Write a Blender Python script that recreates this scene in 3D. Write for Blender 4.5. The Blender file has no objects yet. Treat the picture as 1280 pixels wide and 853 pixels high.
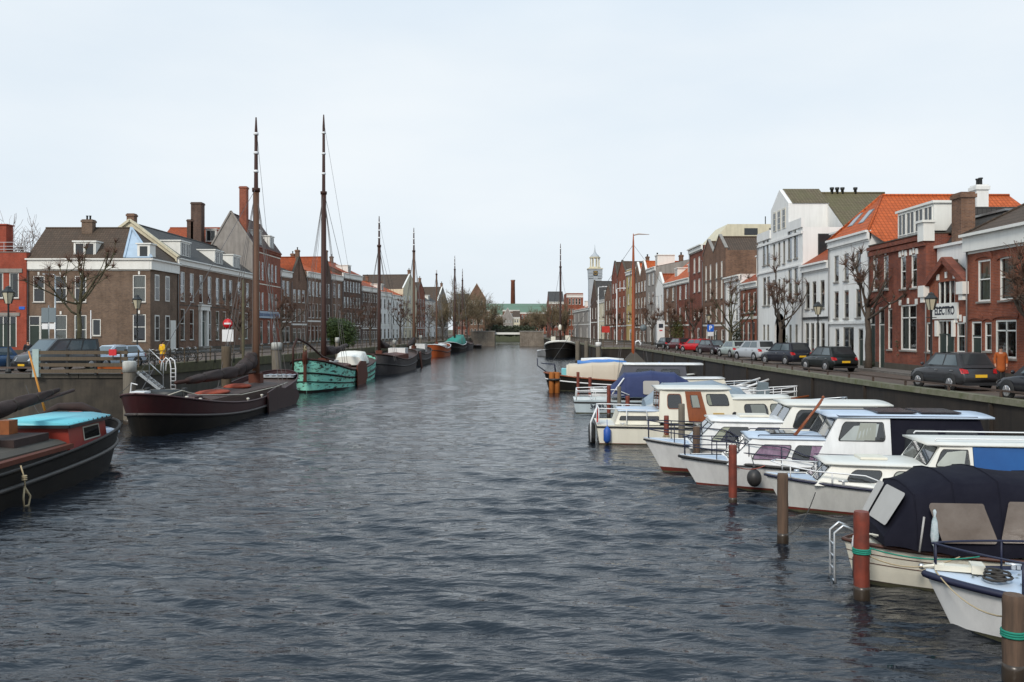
import bpy, math, random
import numpy as np
from mathutils import Vector, Matrix
rnd = random.Random(7)
R = math.radians
KIDS = {}
scene = bpy.context.scene
COL = scene.collection
F = 1100.0; CX = 640.0; HY = 412.0; CAMZ = 5.0

# ------------------------------------------------------------------ mesh builder
class MB:
    def __init__(s):
        s.v = []; s.f = []; s.m = []; s.mi = 0; s.sm = []; s.smooth = False
    def face(s, idx):
        s.f.append(idx); s.m.append(s.mi); s.sm.append(s.smooth)
    def poly(s, pts):
        n = len(s.v); s.v += [tuple(p) for p in pts]; s.face(list(range(n, n+len(pts)))); return s
    def box(s, x0, x1, y0, y1, z0, z1):
        if x0 > x1: x0, x1 = x1, x0
        if y0 > y1: y0, y1 = y1, y0
        if z0 > z1: z0, z1 = z1, z0
        n = len(s.v)
        s.v += [(x0,y0,z0),(x1,y0,z0),(x1,y1,z0),(x0,y1,z0),(x0,y0,z1),(x1,y0,z1),(x1,y1,z1),(x0,y1,z1)]
        for q in ((3,2,1,0),(4,5,6,7),(0,1,5,4),(1,2,6,5),(2,3,7,6),(3,0,4,7)): s.face([n+i for i in q])
        return s
    def obox(s, p, q, wx, wz, up=(0,0,1)):
        # bar of rectangular section from p to q
        p = Vector(p); q = Vector(q); d = (q-p).normalized(); u = Vector(up)
        sd = d.cross(u)
        if sd.length < 1e-4: sd = Vector((1,0,0))
        sd.normalize(); u = sd.cross(d).normalized()
        n = len(s.v)
        for c in (p, q):
            for a, b in ((-1,-1),(1,-1),(1,1),(-1,1)):
                s.v.append(tuple(c + sd*(a*wx/2) + u*(b*wz/2)))
        for qd in ((0,1,2,3),(7,6,5,4),(0,4,5,1),(1,5,6,2),(2,6,7,3),(3,7,4,0)): s.face([n+i for i in qd][::-1])
        return s
    def loft(s, rings, cap=True, closed=True):
        n0 = len(s.v); k = len(rings[0])
        for r in rings: s.v += [tuple(p) for p in r]
        for i in range(len(rings)-1):
            for j in range(k if closed else k-1):
                a = n0+i*k+j; b = n0+i*k+(j+1) % k
                s.face([a, b, b+k, a+k])
        if cap and closed:
            s.face([n0+j for j in range(k)][::-1]); s.face([n0+(len(rings)-1)*k+j for j in range(k)])
        return s
    def prism(s, pts, vec):
        v = Vector(vec)
        return s.loft([pts, [tuple(Vector(p)+v) for p in pts]])
    def path(s, pts, rad, n=6):
        pts = [Vector(p) for p in pts]
        if not isinstance(rad, (list, tuple)): rad = [rad]*len(pts)
        rings = []; prev = None
        for i, p in enumerate(pts):
            if i == 0: d = pts[1]-p
            elif i == len(pts)-1: d = p-pts[i-1]
            else: d = (pts[i+1]-p).normalized() + (p-pts[i-1]).normalized()
            if d.length < 1e-6: d = Vector((0,0,1))
            d.normalize()
            if prev is None:
                a = Vector((0,0,1)) if abs(d.z) < .9 else Vector((1,0,0))
                u = d.cross(a).normalized()
            else:
                u = prev - d*prev.dot(d)
                u = u.normalized() if u.length > 1e-5 else d.orthogonal().normalized()
            prev = u; w = d.cross(u)
            rings.append([tuple(p + (u*math.cos(2*math.pi*j/n) + w*math.sin(2*math.pi*j/n))*rad[i]) for j in range(n)])
        sm = s.smooth; s.smooth = n > 4
        s.loft(rings); s.smooth = sm
        return s
    def lathe(s, prof, c=(0,0,0), n=12, ax='z'):
        rings = []
        for r, h in prof:
            ring = []
            for j in range(n):
                a = 2*math.pi*j/n; x = r*math.cos(a); y = r*math.sin(a)
                if ax == 'z': ring.append((c[0]+x, c[1]+y, c[2]+h))
                elif ax == 'x': ring.append((c[0]+h, c[1]+x, c[2]+y))
                else: ring.append((c[0]+y, c[1]+h, c[2]+x))
            rings.append(ring)
        sm = s.smooth; s.smooth = n > 6
        s.loft(rings); s.smooth = sm
        return s
    def ball(s, c, rx, ry=None, rz=None, n=8, m=6):
        ry = ry or rx; rz = rz or rx; rings = []
        for i in range(m+1):
            t = -math.pi/2+math.pi*i/m; r = max(math.cos(t), .02)
            rings.append([(c[0]+rx*r*math.cos(2*math.pi*j/n), c[1]+ry*r*math.sin(2*math.pi*j/n), c[2]+rz*math.sin(t)) for j in range(n)])
        sm = s.smooth; s.smooth = True; s.loft(rings); s.smooth = sm
        return s
    def torus(s, c, Rr, r, ax='z', n=16, m=6):
        pts = []
        rings = []
        for i in range(n+1):
            a = 2*math.pi*i/n; ring = []
            for j in range(m):
                b = 2*math.pi*j/m; rr = Rr+r*math.cos(b); h = r*math.sin(b)
                x, y = rr*math.cos(a), rr*math.sin(a)
                if ax == 'z': ring.append((c[0]+x, c[1]+y, c[2]+h))
                elif ax == 'x': ring.append((c[0]+h, c[1]+x, c[2]+y))
                else: ring.append((c[0]+x, c[1]+h, c[2]+y))
            rings.append(ring)
        sm = s.smooth; s.smooth = True; s.loft(rings, cap=False); s.smooth = sm
        return s
    def add(s, o, M=None):
        n = len(s.v)
        s.v += [tuple(M @ Vector(p)) if M else p for p in o.v]
        for f, m, k in zip(o.f, o.m, o.sm): s.f.append([i+n for i in f]); s.m.append(m); s.sm.append(k)
        return s
    def xf(s, M):
        s.v = [tuple(M @ Vector(p)) for p in s.v]; return s
    def build(s, name, mat, parent=None, label=None, weld=False):
        me = bpy.data.meshes.new(name)
        me.from_pydata(s.v, [], s.f)
        mats = mat if isinstance(mat, (list, tuple)) else [mat]
        for m in mats: me.materials.append(m)
        if len(mats) > 1: me.polygons.foreach_set('material_index', s.m)
        if any(s.sm): me.polygons.foreach_set('use_smooth', s.sm)
        uv = me.uv_layers.new(name='UVMap')
        data = np.zeros(len(me.loops)*2, dtype=np.float32)
        Z = Vector((0,0,1))
        for p in me.polygons:
            n = p.normal
            if abs(n.z) > .96: u = Vector((1,0,0)); w = Vector((0,1,0))
            else:
                u = Z.cross(n).normalized(); w = n.cross(u)
            for li in p.loop_indices:
                co = me.vertices[me.loops[li].vertex_index].co
                data[li*2] = co.dot(u); data[li*2+1] = co.dot(w)
        uv.data.foreach_set('uv', data)
        me.update()
        o = bpy.data.objects.new(name, me); COL.objects.link(o)
        if parent: o.parent = parent; KIDS.setdefault(parent.name, []).append(o)
        if label: o['label'] = label
        return o

def tag(o, label=None, cat=None, group=None, kind=None):
    if label: o['label'] = label
    if cat: o['category'] = cat
    if group: o['group'] = group
    if kind: o['kind'] = kind
    return o
def thing(name, label, cat, loc=(0,0,0), rz=0, group=None):
    o = bpy.data.objects.new(name, None); COL.objects.link(o)
    o.location = loc; o.rotation_euler = (0,0,rz)
    return tag(o, label, cat, group)
def children(o):
    return list(KIDS.get(o.name, []))
def copy_tree(o, parent=None, kids=None):
    c = o.copy(); COL.objects.link(c)
    if parent: c.parent = parent; KIDS.setdefault(parent.name, []).append(c)
    for ch in children(o): copy_tree(ch, c)
    return c
def dup(o, loc, rz=0, label=None, scale=None):
    c = copy_tree(o); c.location = loc; c.rotation_euler = (0,0,rz)
    if label: c['label'] = label
    if scale: c.scale = (scale,)*3 if not isinstance(scale, tuple) else scale
    return c
def px2(px, d, z=None, y=None):
    # point at depth d seen in column px; height from z or from row y
    X = (px-CX)*d/F
    return (X, d, CAMZ-(y-HY)*d/F if y is not None else z)
def hz(y, d): return CAMZ-(y-HY)*d/F

# ------------------------------------------------------------------ materials
MATS = {}
def nd(nt, t, **k):
    n = nt.nodes.new(t)
    for a, b in k.items():
        if a in n.inputs.keys(): n.inputs[a].default_value = b
        else: setattr(n, a, b)
    return n
def surf(name, col, rough=.7, var=.2, scale=1.5, metal=0, kind=None, col2=None, bump=.3, streak=0.0, spec=.5, coat=0):
    if name in MATS: return MATS[name]
    m = bpy.data.materials.new(name); m.use_nodes = True; nt = m.node_tree; L = nt.links.new
    b = nt.nodes['Principled BSDF']
    b.inputs['Roughness'].default_value = rough; b.inputs['Metallic'].default_value = metal
    if kind in ('brick','tile','setts','wood') or name.startswith('plaster'): spec = .22
    b.inputs['Specular IOR Level'].default_value = spec
    if coat: b.inputs['Coat Weight'].default_value = coat; b.inputs['Coat Roughness'].default_value = .1
    tc = nd(nt, 'ShaderNodeTexCoord')
    c = tuple(col)+(1,); c2 = (tuple(col2)+(1,)) if col2 else tuple(x*.6 for x in col)+(1,)
    noise = nd(nt, 'ShaderNodeTexNoise', Scale=scale, Detail=6.0, Roughness=.65)
    L(tc.outputs['Object'], noise.inputs['Vector'])
    ramp = nd(nt, 'ShaderNodeMapRange'); ramp.inputs['From Min'].default_value = .3; ramp.inputs['From Max'].default_value = .7
    ramp.inputs['To Min'].default_value = 0; ramp.inputs['To Max'].default_value = 1
    L(noise.outputs['Fac'], ramp.inputs['Value'])
    mix = nd(nt, 'ShaderNodeMix', data_type='RGBA')
    mul = nd(nt, 'ShaderNodeMath', operation='MULTIPLY'); mul.inputs[1].default_value = var*2
    mul.use_clamp = True
    L(ramp.outputs['Result'], mul.inputs[0]); L(mul.outputs[0], mix.inputs['Factor'])
    mix.inputs[6].default_value = c; mix.inputs[7].default_value = c2
    out = mix.outputs[2]; hgt = noise.outputs['Fac']; bs = bump*.1
    if kind == 'brick':
        br = nd(nt, 'ShaderNodeTexBrick', Scale=1.0); br.inputs['Brick Width'].default_value = .23; br.inputs['Row Height'].default_value = .075
        br.inputs['Mortar Size'].default_value = .009; br.inputs['Mortar Smooth'].default_value = .3
        br.inputs['Color1'].default_value = c; br.inputs['Color2'].default_value = c2
        br.inputs['Mortar'].default_value = tuple(.5*x+.10 for x in col)+(1,)
        L(tc.outputs['UV'], br.inputs['Vector'])
        m2 = nd(nt, 'ShaderNodeMix', data_type='RGBA', blend_type='MULTIPLY')
        n2 = nd(nt, 'ShaderNodeTexNoise', Scale=.55, Detail=7.0, Roughness=.7); L(tc.outputs['Object'], n2.inputs['Vector'])
        cr = nd(nt, 'ShaderNodeMapRange'); cr.inputs['From Min'].default_value = .35; cr.inputs['From Max'].default_value = .65
        cr.inputs['To Min'].default_value = .72; cr.inputs['To Max'].default_value = 1.18
        L(n2.outputs['Fac'], cr.inputs['Value'])
        L(br.outputs['Color'], m2.inputs[6]); L(cr.outputs['Result'], m2.inputs[7]); m2.inputs['Factor'].default_value = 1
        out = m2.outputs[2]; hgt = br.outputs['Fac']; bs = -.25
    elif kind == 'tile':
        # rows of pantiles running down the slope
        sx = nd(nt, 'ShaderNodeSeparateXYZ'); L(tc.outputs['UV'], sx.inputs[0])
        w1 = nd(nt, 'ShaderNodeMath', operation='MULTIPLY'); w1.inputs[1].default_value = 1/.34; L(sx.outputs['Y'], w1.inputs[0])
        fr = nd(nt, 'ShaderNodeMath', operation='FRACT'); L(w1.outputs[0], fr.inputs[0])
        w2 = nd(nt, 'ShaderNodeMath', operation='MULTIPLY'); w2.inputs[1].default_value = 6.283/.26; L(sx.outputs['X'], w2.inputs[0])
        si = nd(nt, 'ShaderNodeMath', operation='SINE'); L(w2.outputs[0], si.inputs[0])
        h1 = nd(nt, 'ShaderNodeMath', operation='MULTIPLY'); h1.inputs[1].default_value = .35; L(si.outputs[0], h1.inputs[0])
        ad = nd(nt, 'ShaderNodeMath', operation='SUBTRACT'); L(h1.outputs[0], ad.inputs[0]); L(fr.outputs[0], ad.inputs[1])
        hgt = ad.outputs[0]; bs = .6
        br = nd(nt, 'ShaderNodeTexBrick', Scale=1.0, offset=0.0); br.inputs['Brick Width'].default_value = .26; br.inputs['Row Height'].default_value = .34
        br.inputs['Mortar Size'].default_value = .03; br.inputs['Mortar Smooth'].default_value = .4
        br.inputs['Color1'].default_value = c; br.inputs['Color2'].default_value = tuple(x*.72 for x in col)+(1,)
        br.inputs['Mortar'].default_value = tuple(x*.35 for x in col)+(1,)
        L(tc.outputs['UV'], br.inputs['Vector'])
        m2 = nd(nt, 'ShaderNodeMix', data_type='RGBA', blend_type='MIX'); L(mul.outputs[0], m2.inputs['Factor'])
        L(br.outputs['Color'], m2.inputs[6]); m2.inputs[7].default_value = c2
        out = m2.outputs[2]
    elif kind == 'wood':
        mp = nd(nt, 'ShaderNodeMapping'); mp.inputs['Scale'].default_value = (9, 9, .7); L(tc.outputs['Object'], mp.inputs['Vector'])
        L(mp.outputs[0], noise.inputs['Vector'])
    elif kind == 'boards':
        sx = nd(nt, 'ShaderNodeSeparateXYZ'); L(tc.outputs['UV'], sx.inputs[0])
        br = nd(nt, 'ShaderNodeTexBrick', Scale=1.0); br.inputs['Brick Width'].default_value = 3.1; br.inputs['Row Height'].default_value = .15
        br.inputs['Mortar Size'].default_value = .006; br.inputs['Color1'].default_value = c; br.inputs['Color2'].default_value = c2
        br.inputs['Mortar'].default_value = tuple(x*.25 for x in col)+(1,)
        L(tc.outputs['UV'], br.inputs['Vector']); out = br.outputs['Color']
    elif kind == 'setts':
        br = nd(nt, 'ShaderNodeTexBrick', Scale=1.0); br.inputs['Brick Width'].default_value = .2; br.inputs['Row Height'].default_value = .1
        br.inputs['Mortar Size'].default_value = .008; br.inputs['Color1'].default_value = c; br.inputs['Color2'].default_value = c2
        br.inputs['Mortar'].default_value = tuple(x*.4 for x in col)+(1,)
        L(tc.outputs['UV'], br.inputs['Vector'])
        m2 = nd(nt, 'ShaderNodeMix', data_type='RGBA', blend_type='MULTIPLY'); m2.inputs['Factor'].default_value = 1
        n2 = nd(nt, 'ShaderNodeTexNoise', Scale=.7, Detail=6.0, Roughness=.7); L(tc.outputs['Object'], n2.inputs['Vector'])
        cr = nd(nt, 'ShaderNodeMapRange'); cr.inputs['To Min'].default_value = .5; cr.inputs['To Max'].default_value = 1.4; L(n2.outputs['Fac'], cr.inputs['Value'])
        L(br.outputs['Color'], m2.inputs[6]); L(cr.outputs['Result'], m2.inputs[7]); out = m2.outputs[2]
    elif kind == 'peel':   # flaking paint over dark wood or steel
        n3 = nd(nt, 'ShaderNodeTexNoise', Scale=1.0, Detail=8.0, Roughness=.72)
        mp = nd(nt, 'ShaderNodeMapping'); mp.inputs['Scale'].default_value = (2.2, 1.0, 5.5); L(tc.outputs['Object'], mp.inputs['Vector'])
        L(mp.outputs[0], n3.inputs['Vector'])
        st = nd(nt, 'ShaderNodeMapRange'); st.inputs['From Min'].default_value = .54; st.inputs['From Max'].default_value = .57; L(n3.outputs['Fac'], st.inputs['Value'])
        m2 = nd(nt, 'ShaderNodeMix', data_type='RGBA'); L(st.outputs['Result'], m2.inputs['Factor']); L(mix.outputs[2], m2.inputs[6])
        m2.inputs[7].default_value = (.025,.018,.012,1); out = m2.outputs[2]
    if streak:
        mp = nd(nt, 'ShaderNodeMapping'); mp.inputs['Scale'].default_value = (2.5, 2.5, .22); L(tc.outputs['Object'], mp.inputs['Vector'])
        n4 = nd(nt, 'ShaderNodeTexNoise', Scale=1.0, Detail=6.0, Roughness=.7); L(mp.outputs[0], n4.inputs['Vector'])
        s4 = nd(nt, 'ShaderNodeMapRange'); s4.inputs['From Min'].default_value = .42; s4.inputs['From Max'].default_value = .75
        s4.inputs['To Min'].default_value = 1.0; s4.inputs['To Max'].default_value = 1-streak; L(n4.outputs['Fac'], s4.inputs['Value'])
        m5 = nd(nt, 'ShaderNodeMix', data_type='RGBA', blend_type='MULTIPLY'); m5.inputs['Factor'].default_value = 1
        L(out, m5.inputs[6]); L(s4.outputs['Result'], m5.inputs[7]); out = m5.outputs[2]
    L(out, b.inputs['Base Color'])
    if bs:
        bp = nd(nt, 'ShaderNodeBump', Distance=.03); bp.inputs['Strength'].default_value = abs(bs)
        bp.invert = bs < 0
        L(hgt, bp.inputs['Height']); L(bp.outputs[0], b.inputs['Normal'])
    MATS[name] = m; return m
def glass(name, tint=(.9,.95,.95), dark=.0, rough=.02, see=1.0, wob=.5):
    if name in MATS: return MATS[name]
    m = bpy.data.materials.new(name); m.use_nodes = True; nt = m.node_tree; L = nt.links.new
    nt.nodes.remove(nt.nodes['Principled BSDF']); out = nt.nodes['Material Output']
    tr = nd(nt, 'ShaderNodeBsdfTransparent'); tr.inputs[0].default_value = tuple(t*see for t in tint)+(1,)
    gl = nd(nt, 'ShaderNodeBsdfGlossy'); gl.inputs['Roughness'].default_value = rough
    gl.inputs['Color'].default_value = (.9,.93,.97,1)
    fr = nd(nt, 'ShaderNodeFresnel'); fr.inputs['IOR'].default_value = 1.5
    tc = nd(nt, 'ShaderNodeTexCoord'); n = nd(nt, 'ShaderNodeTexNoise', Scale=.9, Detail=2.0); L(tc.outputs['Object'], n.inputs['Vector'])
    bp = nd(nt, 'ShaderNodeBump', Distance=.02); bp.inputs['Strength'].default_value = wob; L(n.outputs['Fac'], bp.inputs['Height'])
    L(bp.outputs[0], gl.inputs['Normal'])
    ad = nd(nt, 'ShaderNodeMath', operation='MULTIPLY_ADD'); ad.inputs[1].default_value = 1.6; ad.inputs[2].default_value = .02; ad.use_clamp = True
    L(fr.outputs[0], ad.inputs[0])
    mx = nd(nt, 'ShaderNodeMixShader'); L(ad.outputs[0], mx.inputs[0]); L(tr.outputs[0], mx.inputs[1]); L(gl.outputs[0], mx.inputs[2])
    L(mx.outputs[0], out.inputs['Surface'])
    MATS[name] = m; return m

M = {}
def defs():
    S = surf
    M['brick_brown'] = S('brick_brown', (.235,.125,.073), .85, kind='brick', col2=(.14,.078,.05), streak=.25)
    M['brick_greybrown'] = S('brick_greybrown', (.195,.125,.08), .85, kind='brick', col2=(.13,.086,.058), streak=.25)
    M['brick_red'] = S('brick_red', (.31,.084,.036), .85, kind='brick', col2=(.21,.06,.03), streak=.25)
    M['brick_darkred'] = S('brick_darkred', (.255,.066,.032), .85, kind='brick', col2=(.16,.047,.028), streak=.3)
    M['brick_orange'] = S('brick_orange', (.32,.09,.042), .85, kind='brick', col2=(.23,.062,.032), streak=.25)
    M['brick_dark'] = S('brick_dark', (.13,.068,.043), .85, kind='brick', col2=(.075,.047,.036), streak=.3)
    M['brick_new'] = S('brick_new', (.36,.06,.024), .85, kind='brick', col2=(.29,.048,.02), streak=.15)
    M['plaster_white'] = S('plaster_white', (.80,.79,.76), .8, .10, 1.2, col2=(.62,.61,.57), streak=.15)
    M['plaster_cream'] = S('plaster_cream', (.68,.62,.46), .8, .15, 1.2, col2=(.42,.38,.28), streak=.25)
    M['plaster_grey'] = S('plaster_grey', (.33,.30,.27), .85, .3, .8, col2=(.2,.18,.165), streak=.35)
    M['plaster_yellow'] = S('plaster_yellow', (.5,.38,.16), .85, .2, 1.2, streak=.2)
    M['tile_brown'] = S('tile_brown', (.12,.08,.055), .7, .3, .8, kind='tile', col2=(.06,.048,.036))
    M['tile_grey'] = S('tile_grey', (.085,.080,.075), .65, .3, .8, kind='tile', col2=(.05,.048,.045))
    M['tile_moss'] = S('tile_moss', (.17,.13,.085), .8, .4, .6, kind='tile', col2=(.12,.115,.055))
    M['tile_orange'] = S('tile_orange', (.55,.12,.03), .65, .22, .5, kind='tile', col2=(.42,.085,.025))
    M['tile_rust'] = S('tile_rust', (.42,.085,.025), .7, .3, .7, kind='tile', col2=(.17,.055,.028))
    M['tile_maroon'] = S('tile_maroon', (.10,.050,.042), .7, .3, .7, kind='tile', col2=(.06,.038,.034))
    M['white'] = S('white_paint', (.78,.77,.72), .5, .1, 2, col2=(.6,.58,.52), streak=.12)
    M['cream_trim'] = S('cream_trim', (.66,.62,.52), .55, .12, 2)
    M['green_dark'] = S('green_dark_paint', (.02,.035,.028), .4, .1)
    M['teal_paint'] = S('teal_paint', (.03,.12,.12), .5, .15)
    M['black'] = S('black_paint', (.012,.012,.013), .4, .1)
    M['iron'] = S('cast_iron', (.022,.024,.024), .5, .2)
    M['steel'] = S('galvanised_steel', (.42,.44,.45), .35, .2, 4, metal=.8)
    M['stone'] = S('stone', (.30,.28,.25), .8, .3, 1.5, streak=.3)
    M['stone_dark'] = S('stone_dark', (.085,.072,.055), .85, .35, 1.5, streak=.35)
    M['concrete'] = S('abutment_brickwork', (.29,.25,.20), .85, .4, .5, kind='brick', col2=(.21,.16,.12), streak=.4)
    M['quay'] = S('quay_wall_boards', (.034,.024,.017), .8, .5, .7, col2=(.016,.012,.009), streak=.6, bump=1.5)
    M['kerb'] = S('kerb_stone', (.22,.20,.15), .85, .5, 2.2, col2=(.10,.11,.05), bump=1)
    M['moss'] = S('mossy_bank', (.105,.10,.045), .95, .45, 1.6, col2=(.06,.045,.028), bump=2)
    M['setts'] = S('paving_setts', (.155,.115,.09), .75, kind='setts', col2=(.11,.085,.07))
    M['pavement'] = S('pavement_tiles', (.21,.19,.17), .8, kind='setts', col2=(.16,.145,.13))
    M['asphalt'] = S('asphalt', (.06,.058,.056), .8, .3, 3)
    M['timber'] = S('weathered_timber', (.12,.092,.062), .85, .4, 1.5, kind='wood', col2=(.08,.06,.042), bump=2)
    M['timber_grey'] = S('grey_timber', (.20,.175,.14), .85, .4, 1.5, kind='wood', col2=(.11,.095,.075), bump=2)
    M['pile_brown'] = S('brown_pile_wood', (.15,.095,.065), .8, .45, 1.6, kind='wood', col2=(.07,.05,.038), bump=2.5)
    M['pile_red'] = S('rusty_red_pile', (.27,.048,.024), .6, .5, 3, col2=(.11,.028,.018), bump=1.5, streak=.5)
    M['bark'] = S('bark', (.085,.062,.046), .9, .4, 6, col2=(.045,.035,.027), bump=2)
    M['bark_green'] = S('mossy_bark', (.10,.095,.045), .9, .5, 4, col2=(.06,.045,.03), bump=2)
    M['twig'] = S('twigs', (.12,.062,.04), .9, .3, 5)
    M['twig_olive'] = S('olive_twigs', (.17,.13,.075), .9, .3, 5)
    M['leaf_dark'] = S('evergreen_leaf', (.02,.038,.005), .6, .45, 4, col2=(.045,.07,.009))
    M['leaf_ivy'] = S('ivy_leaf', (.03,.045,.018), .7, .4, 5, col2=(.06,.06,.03))
    M['leaf_olive'] = S('olive_leaf', (.10,.11,.02), .7, .4, 5, col2=(.06,.065,.02))
    M['curtain_white'] = S('white_net_curtain', (.62,.60,.52), .9, .15, 3)
    M['curtain_cream'] = S('cream_blind', (.55,.53,.38), .9, .12, 2)
    M['curtain_purple'] = S('purple_curtain', (.60,.34,.52), .9, .5, 6, col2=(.30,.11,.24), streak=.6)
    M['interior'] = S('dark_interior', (.05,.045,.04), .9, .2)
    M['pane'] = glass('window_pane', see=.75)
    M['pane_clear'] = glass('boat_pane', see=.92, rough=.06, wob=.05)
    M['gel_warm'] = S('warm_white_gelcoat', (.80,.785,.72), .32, .1, .8, col2=(.68,.65,.56), streak=.12, bump=.05)
    M['frame_dark'] = S('grey_window_frame', (.30,.29,.26), .6, .2)
    M['pane_vinyl'] = glass('vinyl_pane', tint=(.85,.80,.72), see=.55, rough=.12)
    M['car_glass'] = glass('car_glass', see=.28)
    M['lamp_glass'] = S('lamp_frosted_glass', (.52,.47,.34), .35, .15, 5)
    M['gel_white'] = S('white_gelcoat', (.80,.80,.79), .28, .14, .7, col2=(.60,.60,.56), streak=.2, bump=.05, coat=.3)
    M['gel_grey'] = S('off_white_gelcoat', (.70,.70,.67), .35, .15, .8, col2=(.55,.54,.49), streak=.22, bump=.05)
    M['gel_cream'] = S('cream_gelcoat', (.78,.745,.63), .32, .1, .8, col2=(.66,.62,.50), streak=.12, bump=.05)
    M['deck_blue'] = S('pale_blue_deck', (.50,.58,.68), .5, .2, 2, col2=(.38,.45,.54), bump=.3)
    M['deck_white'] = S('white_deck', (.68,.68,.64), .5, .22, 1.2, col2=(.52,.5,.42), bump=.3)
    M['red_anti'] = S('red_antifouling', (.17,.028,.018), .6, .3, 2, col2=(.08,.02,.015))
    M['navy'] = S('navy_canvas', (.014,.016,.04), .75, .3, 2.5, col2=(.026,.028,.055), bump=1.5)
    M['navy_dark'] = S('dark_navy_canvas', (.008,.008,.015), .85, .3, 2.0, col2=(.018,.018,.027), bump=3.0, spec=.12)
    M['navy_blue'] = S('blue_navy_canvas', (.018,.03,.10), .75, .3, 2.5, col2=(.03,.045,.13), bump=1.5)
    M['blue_tarp'] = S('blue_tarpaulin', (.012,.095,.30), .45, .25, 1.5, col2=(.008,.055,.2), bump=2)
    M['blue_tarp_light'] = S('light_blue_tarpaulin', (.07,.22,.55), .5, .25, 1.5, col2=(.04,.13,.4), bump=2)
    M['beige_tarp'] = S('beige_tarpaulin', (.56,.49,.39), .7, .2, 1.2, col2=(.46,.38,.30), bump=1.5)
    M['trim_navy'] = S('navy_rubber', (.012,.014,.04), .5, .2)
    M['trim_black'] = S('black_rubber', (.012,.012,.012), .55, .2)
    M['varnish'] = S('varnished_wood', (.27,.075,.022), .35, .35, 2, kind='wood', col2=(.15,.04,.015), coat=.4)
    M['mast_brown'] = S('mast_brown', (.13,.066,.038), .55, .4, 1, kind='wood', col2=(.075,.04,.026))
    M['mast_dark'] = S('mast_dark', (.055,.024,.018), .55, .4, 1, kind='wood', col2=(.035,.018,.014))
    M['mast_orange'] = S('mast_orange', (.36,.09,.03), .5, .3, 1, kind='wood', col2=(.22,.055,.022))
    M['sail_brown'] = S('brown_sailcloth', (.045,.026,.022), .9, .4, 2.5, col2=(.025,.016,.014), bump=3)
    M['maroon'] = S('maroon_hull_paint', (.045,.006,.007), .5, .35, .8, col2=(.03,.010,.010), streak=.35, bump=.2)
    M['hull_black'] = S('black_hull_paint', (.007,.007,.007), .55, .5, .9, col2=(.018,.015,.012), streak=.3, bump=.2, spec=.2)
    M['hull_grey'] = S('grey_hull_paint', (.075,.07,.072), .5, .4, .9, col2=(.04,.035,.033), streak=.4)
    M['hull_teal'] = S('flaking_turquoise_paint', (.26,.78,.66), .6, .35, .8, kind='peel', col2=(.27,.50,.33))
    M['hull_teal_plain'] = S('turquoise_grey_paint', (.22,.38,.38), .5, .3, .8, col2=(.30,.36,.36), streak=.3)
    M['roof_cyan'] = S('cyan_roof_paint', (.16,.56,.63), .45, .22, .9, col2=(.11,.42,.52), bump=.1)
    M['cabin_red'] = S('red_cabin_paint', (.25,.030,.018), .45, .2, 1, col2=(.17,.02,.013))
    M['tarp_olive'] = S('olive_brown_tarp', (.065,.055,.042), .75, .3, 1.2, col2=(.04,.035,.028), bump=2)
    M['rust_wood'] = S('red_brown_wood', (.13,.042,.026), .6, .35, 2, kind='wood', col2=(.08,.03,.02))
    M['deck_brown'] = S('brown_deck', (.085,.05,.038), .7, .3, 1.5, kind='boards', col2=(.06,.035,.028))
    M['orange_tarp'] = S('orange_red_cloth', (.34,.055,.02), .8, .3, 2, bump=2)
    M['orange_boat'] = S('orange_hull', (.40,.085,.02), .5, .25, 1)
    M['orange_plastic'] = S('orange_plastic', (.65,.13,.01), .5, .1)
    M['rope'] = S('pale_rope', (.42,.33,.20), .9, .2, 8)
    M['rope_dark'] = S('dark_rope', (.05,.045,.04), .9, .2, 8)
    M['rope_teal'] = S('green_rope', (.01,.22,.15), .8, .2, 8)
    M['rigging'] = S('rigging_wire', (.08,.075,.075), .6, .1)
    M['chrome'] = S('stainless_tube', (.62,.63,.64), .38, .1, metal=.8)
    M['rubber'] = S('tyre_rubber', (.014,.014,.014), .8, .1)
    M['rim'] = S('alloy_rim', (.42,.42,.43), .3, .1, metal=.6)
    M['plate_yellow'] = S('yellow_plate', (.72,.42,.02), .5, .05)
    M['tail_red'] = S('tail_lamp', (.42,.012,.015), .2, .1)
    M['head_lamp'] = S('head_lamp', (.6,.62,.64), .12, .1)
    M['fender_black'] = S('black_fender', (.03,.028,.027), .5, .2)
    M['fender_blue'] = S('blue_fender', (.02,.09,.38), .5, .2)
    M['red_cloth'] = S('red_cloth', (.55,.04,.03), .8, .3, 3)
    M['sign_red'] = S('sign_red', (.55,.015,.02), .45, .05)
    M['sign_blue'] = S('sign_blue', (.01,.12,.55), .45, .05)
    M['sign_white'] = S('sign_white', (.75,.75,.75), .5, .08)
    M['sign_grey'] = S('sign_back_grey', (.16,.20,.22), .5, .1)
    M['letters_dark'] = S('dark_lettering', (.02,.025,.04), .6, .05)
    M['letters_blue'] = S('blue_lettering', (.04,.08,.2), .6, .05)
    M['solar'] = S('solar_panel', (.03,.026,.03), .25, .1)
    M['skin'] = S('skin', (.50,.27,.18), .6, .08)
    M['hair'] = S('hair', (.03,.02,.015), .8, .1)
    M['coat_orange'] = S('rust_orange_coat', (.42,.10,.02), .9, .3, 4, bump=1.5)
    M['coat_yellow'] = S('yellow_jacket', (.80,.46,.01), .8, .15, 3)
    M['cloth_orange'] = S('orange_trousers', (.42,.14,.04), .9, .2)
    M['cloth_dark'] = S('dark_cloth', (.02,.02,.024), .9, .2)
    M['verdigris'] = S('green_copper', (.12,.21,.14), .7, .3, .3, col2=(.10,.12,.09))
    M['tower_grey'] = S('tower_leadwork', (.42,.45,.47), .7, .25, .5, col2=(.30,.33,.36))
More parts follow.
